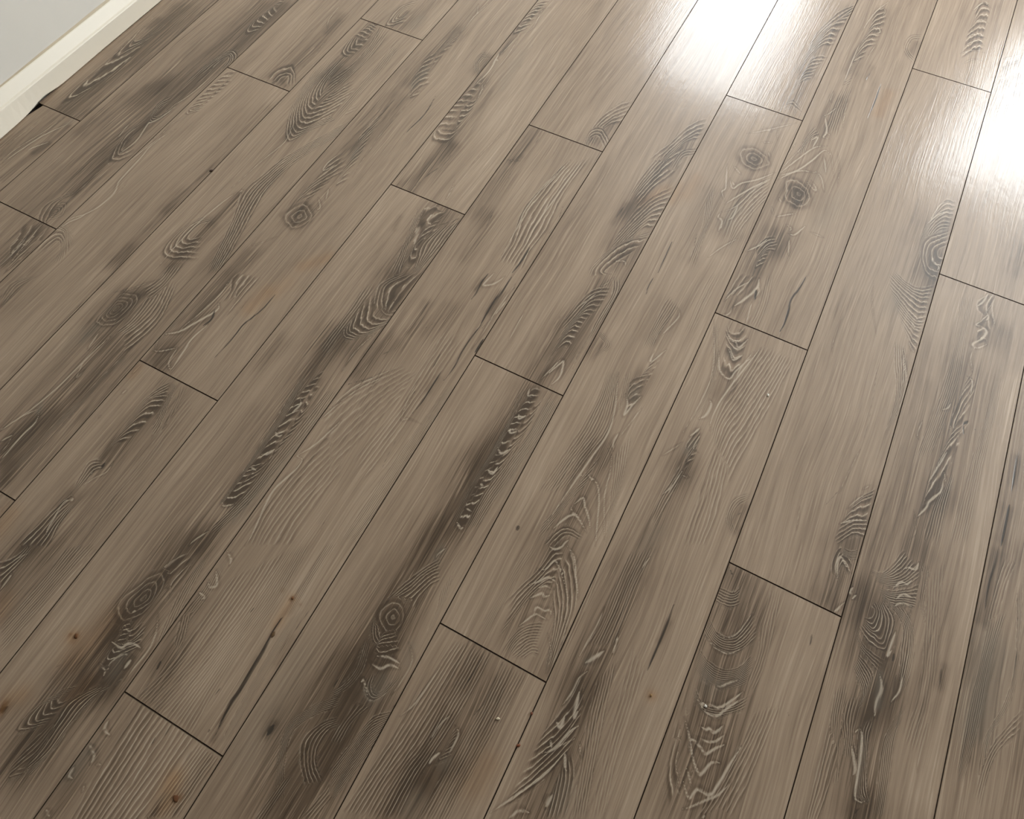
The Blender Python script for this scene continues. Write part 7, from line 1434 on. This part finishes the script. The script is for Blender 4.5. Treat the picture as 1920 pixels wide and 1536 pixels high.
 ('F',(4,0.8,0.12),[[(2.3774,0.3581),(2.3502,0.3003),(2.3371,0.2566),(2.3314,0.2027)],[(2.3783,0.3176),(2.3542,0.2759),(2.3458,0.2353),(2.3445,0.1848)]]),
 ('T',(0.02,0.12),[(2.3849,0.3077),(2.3745,0.276)]),
 ('T',(0.03,0.108),[(2.2877,0.7204),(2.2873,0.4646),(2.2941,0.2531)]),
],
}

floor = structure(boxes('floor', [(WALL_X - .02, RIGHT_X, BACK_Y, FAR_Y, -0.05, -0.0095)], M_SUB))
GAP, CH = 0.0003, 0.0007        # long edges: half the gap, width of the painted bevel
GAPE, CHE = 0.0004, 0.0009      # end joints
JOINT_Y = [0.6386,0.3682,0.9521,-0.1162,0.2014,0.8104,-0.2617,0.5109,0.0505,0.8211,0.3583,1.1274,-0.0571,0.6477]     # one end joint of every row; the others repeat every L
FINE = {0:(0.319,1.229),1:(0.117,1.335),2:(-0.054,1.441),3:(-0.245,1.547),4:(-0.438,1.626),5:(-0.551,1.732),6:(-0.537,1.838),7:(-0.438,1.943),8:(-0.34,2.023),9:(-0.241,2.128),10:(-0.143,2.234),11:(-0.044,2.234),12:(0.055,1.245)}          # range along y in which a row is in the photograph


def seg_dist(px, py, pts):
    """distance of points to a polyline, and how far along it (0 to 1) the nearest point lies"""
    best = np.full(px.shape, 1e9)
    along = np.zeros(px.shape)
    ln = [math.hypot(b[0] - a[0], b[1] - a[1]) for a, b in zip(pts[:-1], pts[1:])]
    tot = sum(ln) + 1e-9
    acc = 0.0
    for (ax, ay), (bx, by), l_ in zip(pts[:-1], pts[1:], ln):
        dx, dy = bx - ax, by - ay
        q = dx * dx + dy * dy + 1e-12
        t = np.clip(((px - ax) * dx + (py - ay) * dy) / q, 0, 1)
        d = np.hypot(px - ax - t * dx, py - ay - t * dy)
        near = d < best
        best[near] = d[near]
        along[near] = ((acc + t * l_) / tot)[near]
        acc += l_
    return best, along


def taper(along):
    return np.clip(np.sqrt(np.clip(np.minimum(along, 1 - along), 0, 1) / 0.3), 0.35, 1.0)


def resample(pts, n):
    p = np.array(pts, float)
    if len(p) == 2:
        return p[0] + (p[1] - p[0]) * np.linspace(0, 1, n)[:, None]
    # Catmull-Rom through the points, uniform in point index so that matching points of two curves correspond
    q = np.vstack([2 * p[0] - p[1], p, 2 * p[-1] - p[-2]])
    out = []
    for s in np.linspace(0, len(p) - 1, n):
        i = min(int(s), len(p) - 2)
        t = s - i
        a, b, c, d = q[i], q[i + 1], q[i + 2], q[i + 3]
        out.append(0.5 * ((2 * b) + (c - a) * t + (2 * a - 5 * b + 4 * c - d) * t * t + (3 * b - a - 3 * c + d) * t ** 3))
    return np.array(out)


def family(px, py, curves, n, amount, phase, amt, soft):
    """writes ring phase and line strength of a family of nested curves into the grids"""
    NS = 25
    cs = [resample(c, NS) for c in curves]
    m = len(cs)
    # refine between the key curves
    NT_ = 4 * (m - 1) + 1
    rows = []
    for t in np.linspace(0, m - 1, NT_):
        i = min(int(t), m - 2)
        rows.append(cs[i] + (cs[i + 1] - cs[i]) * (t - i))
    R = np.array(rows)
    gx0, gy = px[0, :], py[:, 0]
    for i in range(NT_ - 1):
        for j in range(NS - 1):
            quad = ((i, j), (i + 1, j), (i + 1, j + 1), (i, j + 1))
            for tri in ((0, 1, 2), (0, 2, 3)):
                P = [R[quad[q]] for q in tri]
                tt = [quad[q][0] / (NT_ - 1) for q in tri]
                st = [quad[q][1] / (NS - 1) for q in tri]
                xs = [p[0] for p in P]
                ysr = [p[1] for p in P]
                i0, i1 = np.searchsorted(gy, min(ysr)), np.searchsorted(gy, max(ysr))
                j0, j1 = np.searchsorted(gx0, min(xs)), np.searchsorted(gx0, max(xs))
                if i1 <= i0 or j1 <= j0:
                    continue
                X = px[i0:i1, j0:j1]
                Y = py[i0:i1, j0:j1]
                (x1, y1), (x2, y2), (x3, y3) = P
                det = (y2 - y3) * (x1 - x3) + (x3 - x2) * (y1 - y3)
                if abs(det) < 1e-12:
                    continue
                l1 = ((y2 - y3) * (X - x3) + (x3 - x2) * (Y - y3)) / det
                l2 = ((y3 - y1) * (X - x3) + (x1 - x3) * (Y - y3)) / det
                l3 = 1 - l1 - l2
                ok = (l1 >= -1e-3) & (l2 >= -1e-3) & (l3 >= -1e-3)
                if not ok.any():
                    continue
                tv = l1 * tt[0] + l2 * tt[1] + l3 * tt[2]
                sv = l1 * st[0] + l2 * st[1] + l3 * st[2]
                e = np.clip(np.minimum(sv, 1 - sv) / soft, 0, 1) * np.clip(np.minimum(tv, 1 - tv) / 0.06 + 0.3, 0, 1)
                phase[i0:i1, j0:j1][ok] = (tv * n)[ok]
                amt[i0:i1, j0:j1][ok] = (amount * e)[ok]


def blur(a, it):
    for _ in range(it):
        b = np.pad(a, 1, mode='edge')
        a = (b[1:-1, 1:-1] * 2 + b[:-2, 1:-1] + b[2:, 1:-1] + b[1:-1, :-2] + b[1:-1, 2:]) / 6
    return a


rng = random.Random(4)


def plank_mesh(row, y0, y1, x0, x1, fine, slant=None):
    """one laminate board: printed top on a grid, painted bevel, sides; local origin at its middle"""
    cx, cy = (x0 + x1) / 2, (y0 + y1) / 2
    a, b = x0 + GAP + CH, x1 - GAP - CH
    c, d = y0 + GAPE + CHE, y1 - GAPE - CHE
    if fine is None or fine[1] <= c or fine[0] >= d:
        gx = np.linspace(a, b, 17)
        gy = np.linspace(c, d, 13)
        detailed = False
    else:
        f0, f1 = max(c, fine[0]), min(d, fine[1])
        gx = np.linspace(a, b, max(4, int((b - a) / 0.0018) + 1))
        parts = []
        if f0 > c + .02:
            parts.append(np.linspace(c, f0, 4)[:-1])
        parts.append(np.linspace(f0, f1, max(4, int((f1 - f0) / 0.0036) + 1)))
        if f1 < d - .02:
            parts.append(np.linspace(f1, d, 4)[1:])
        else:
            parts[-1][-1] = d
        parts[0][0] = c
        gy = np.concatenate(parts)
        detailed = True
    px, py = np.meshgrid(gx, gy)
    ny, nx = px.shape
    phase = np.zeros_like(px)
    amt = np.zeros_like(px)
    tone = np.zeros_like(px)
    warm = np.zeros_like(px)
    green = np.zeros_like(px)
    stain = np.zeros_like(px)
    ld = np.full_like(px, 0.03)
    dd = np.full_like(px, 0.03)
    tone += 0.10 * (rng.random() - 0.4)
    if detailed:
        for ft in FEATURES.get(row, []):
            allp = [p for c_ in ft[2] for p in c_] if ft[0] == 'F' else ft[2]
            ym = sum(p[1] for p in allp) / len(allp)
            if not (y0 <= ym < y1):
                continue
            kind, par, crv = ft[0], ft[1], ft[2]
            if kind == 'F':
                fam_a = np.zeros_like(px)
                fam_p = np.zeros_like(px)
                family(px, py, crv, par[0], par[1], fam_p, fam_a, par[2])
                hit = fam_a > 0
                phase[hit] = fam_p[hit]
                amt[hit] = fam_a[hit]
                continue
            pts = resample(crv, max(2, 4 * (len(crv) - 1) + 1)) if len(crv) > 2 else crv
            if len(crv) == 1:
                pts = [crv[0], (crv[0][0], crv[0][1] + 1e-4)]
            D, al = seg_dist(px, py, [tuple(p) for p in pts])
            if kind == 'T':
                q_ = D / (par[0] * (1.75 if par[0] > 0.009 else 1.3))
                tone += par[1] * (1.0 if par[0] > 0.012 else 0.85) * np.exp(-q_ ** 2)
            elif kind == 'S':
                ld = np.minimum(ld, D * (2.0 / par[0]) / taper(al) + 0.0012 * (1 - par[1]))
            elif kind == 'K':
                dd = np.minimum(dd, D * (2.0 / par[0]) / taper(al) + 0.0012 * (1 - par[1]))
            elif kind == 'Y':
                warm += par[1] * np.exp(-(D / par[0]) ** 2)
            elif kind == 'G':
                green += par[1] * np.exp(-(D / par[0]) ** 2)
            elif kind == 'O':
                stain += par[1] * np.exp(-(D / par[0]) ** 2)
        amt = blur(amt, 1)
    else:
        # boards outside the photograph: one plain cathedral figure each
        vc = cx + (rng.random() - .5) * .08
        w_ = .03 + .03 * rng.random()
        tone += 0.45 * np.exp(-((px - vc) / w_) ** 2)
        s_ = rng.choice((-1, 1))
        vc = vc + .012 * np.sin((py - cy) * (5 + 4 * rng.random()) + 6 * rng.random())
        phase = s_ * (py - cy) / .05 + np.sqrt((px - vc) ** 2 + 2e-5) / .007
        amt = 0.55 * np.exp(-((px - vc) / w_) ** 2)
    V = np.zeros((ny * nx, 3))
    V[:, 0] = px.ravel() - cx
    V[:, 1] = py.ravel() - cy
    idx = np.arange(ny * nx).reshape(ny, nx)
    F = np.stack([idx[:-1, :-1], idx[:-1, 1:], idx[1:, 1:], idx[1:, :-1]], -1).reshape(-1, 4)
    # border loop -> bevel and side
    loop = np.concatenate([idx[0, :-1], idx[:-1, -1], idx[-1, :0:-1], idx[:0:-1, 0]])
    P = V[loop]
    outer = P.copy()
    outer[:, 0] += np.where(np.isclose(P[:, 0], a - cx), -CH, 0) + np.where(np.isclose(P[:, 0], b - cx), CH, 0)
    outer[:, 1] += np.where(np.isclose(P[:, 1], c - cy), -CHE, 0) + np.where(np.isclose(P[:, 1], d - cy), CHE, 0)
    outer[:, 2] = -0.0009
    low = outer.copy()
    low[:, 2] = -0.0095
    if slant is not None:
        # board cut short at the wall: its left edge runs off a little near the end joint
        for arr in (V, outer, low):
            s = np.clip((arr[:, 1] + cy - slant[0]) / (slant[1] - slant[0]), 0, 1)
            lft = np.clip((cx - x0 - (arr[:, 0] + cx - x0)) / (x1 - x0), 0, 1)
            arr[:, 0] += slant[2] * s * np.clip(1 - (arr[:, 0] + cx - x0) / 0.05, 0, 1)
    nl = len(loop)
    base = ny * nx
    V = np.vstack([V, outer, low])
    li = np.arange(nl)
    ln = (li + 1) % nl
    F2 = np.stack([loop, base + li, base + ln, loop[ln]], -1)
    F3 = np.stack([base + li, base + nl + li, base + nl + ln, base + ln], -1)
    FA = np.vstack([F, F2, F3]).astype(np.int32)
    me = bpy.data.meshes.new('plank')
    me.vertices.add(len(V))
    me.vertices.foreach_set('co', V.ravel().astype(np.float32))
    me.loops.add(FA.size)
    me.loops.foreach_set('vertex_index', FA.ravel())
    me.polygons.add(len(FA))
    me.polygons.foreach_set('loop_start', np.arange(0, FA.size, 4, dtype=np.int32))
    mi = np.zeros(len(FA), np.int32)
    mi[len(F):] = 1
    me.polygons.foreach_set('material_index', mi)
    me.update(calc_edges=True)
    me.shade_flat()
    ext = 2 * nl
    for nm, chans in (('grain', (phase, amt, np.clip(tone, -1, 2), warm)), ('mark', (ld * 1000, dd * 1000, stain, green))):
        at = me.attributes.new(nm, 'FLOAT_COLOR', 'POINT')
        A = np.stack([q.ravel() for q in chans], -1)
        A = np.vstack([A, np.zeros((ext, 4))]).astype(np.float32)
        at.data.foreach_set('color', A.ravel())
    return me, (cx, cy, 0.0)


row = 0
while row * W < RIGHT_X:
    x0, x1 = row * W, (row + 1) * W
    if row == 0:
        x0 = 0.056
    x1 = min(x1, RIGHT_X - .005)
    if x1 - x0 < .02:
        break
    yj = JOINT_Y[row] if row < len(JOINT_Y) else JOINT_Y[row % len(JOINT_Y)] + .31 * L
    n0 = math.floor((BACK_Y - yj) / L)
    n1 = math.ceil((FAR_Y - yj) / L)
    for kk in range(n0, n1):
        y0, y1 = max(yj + kk * L, BACK_Y + .005), min(yj + (kk + 1) * L, FAR_Y - .005)
        if y1 - y0 < .03:
            continue
        fine = FINE.get(row)
        sl = (0.555, y1, 0.0165) if row == 0 and abs(y1 - yj) < 1e-6 else None
        me, loc = plank_mesh(row, y0, y1, x0, x1, fine, sl)
        link('plank', me, [M_WOOD, M_EDGE], floor, loc)
    row += 1

# ------------------------------------------------------------------ crumbs lying on the boards
def crumb(name, label, x, y, size, col, seed, flat=0.5, stretch=1.4, group=None):
    r = random.Random(seed)
    bm = bmesh.new()
    bmesh.ops.create_icosphere(bm, subdivisions=2, radius=1.0)
    for v in bm.verts:
        q = 1 + 0.35 * (r.random() - .5) + 0.25 * math.sin(3 * v.co.x + seed) * math.cos(2.3 * v.co.y)
        v.co = v.co * q
        v.co.x *= size * stretch / 2
        v.co.y *= size / 2
        v.co.z *= size * flat / 2
    zmin = min(v.co.z for v in bm.verts)
    for v in bm.verts:
        v.co.z -= zmin
    me = mesh_of(bm, name)
    for p in me.polygons:
        p.use_smooth = True
    o = link(name, me, paint('crumb_' + str(seed), rgb(col), 0.6, 0.3, 900.0, 0.2))
    o.location = (x, y, 0.0)
    o.rotation_euler = (0, 0, r.random() * 6)
    o['label'] = label
    o['category'] = 'crumb'
    if group:
        o['group'] = group


for args in [
    ('crumb', 'small dark brown crumb on the seam in the upper left, right of the end joint', 0.5695, 0.6564, 0.006, (70, 48, 34), 1, 0.4, 1.8),
    ('crumb', 'orange-brown crumb on the seam low in the middle, upper of two close together', 1.714, 0.0015, 0.004, (120, 66, 36), 2, 0.5, 1.4),
    ('crumb', 'orange-brown crumb on the seam low in the middle, lower of two close together', 1.7157, -0.0461, 0.0045, (125, 70, 38), 3, 0.5, 1.4),
    ('crumb', 'tiny pale cream crumb on the plank left of the two orange crumbs', 1.672, -0.0285, 0.004, (225, 210, 180), 4, 0.6, 1.4),
    ('crumb', 'tiny white speck on the board with scalloped rings at bottom right', 1.9454, 0.1334, 0.004, (245, 240, 230), 5, 0.6, 1.0),
    ('crumb', 'small pale tan crumb by the long dark split near the bottom edge', 1.8659, 0.1088, 0.0035, (140, 106, 60), 6, 0.5, 1.4),
    ('crumb', 'tiny white fleck on the plank right of centre, near the seam', 1.8665, 0.6907, 0.004, (240, 235, 222), 7, 0.4, 1.8),
    ('crumb', 'orange crumb beside the long crack at lower left', 1.2905, -0.0273, 0.004, (120, 76, 34), 8, 0.5, 1.4),
    ('crumb', 'rusty orange flake on the bare board at far lower left', 1.0187, -0.2355, 0.0055, (105, 62, 20), 9, 0.25, 1.6),
    ('crumb', 'orange flake on the short board at the bottom left corner', 1.307, -0.3355, 0.0075, (110, 68, 34), 10, 0.2, 1.3),
    ('crumb', 'tan flake lying in the long dark crack at lower left', 1.2965, -0.0875, 0.005, (115, 88, 56), 11, 0.3, 1.8),
]:
    crumb(*args)
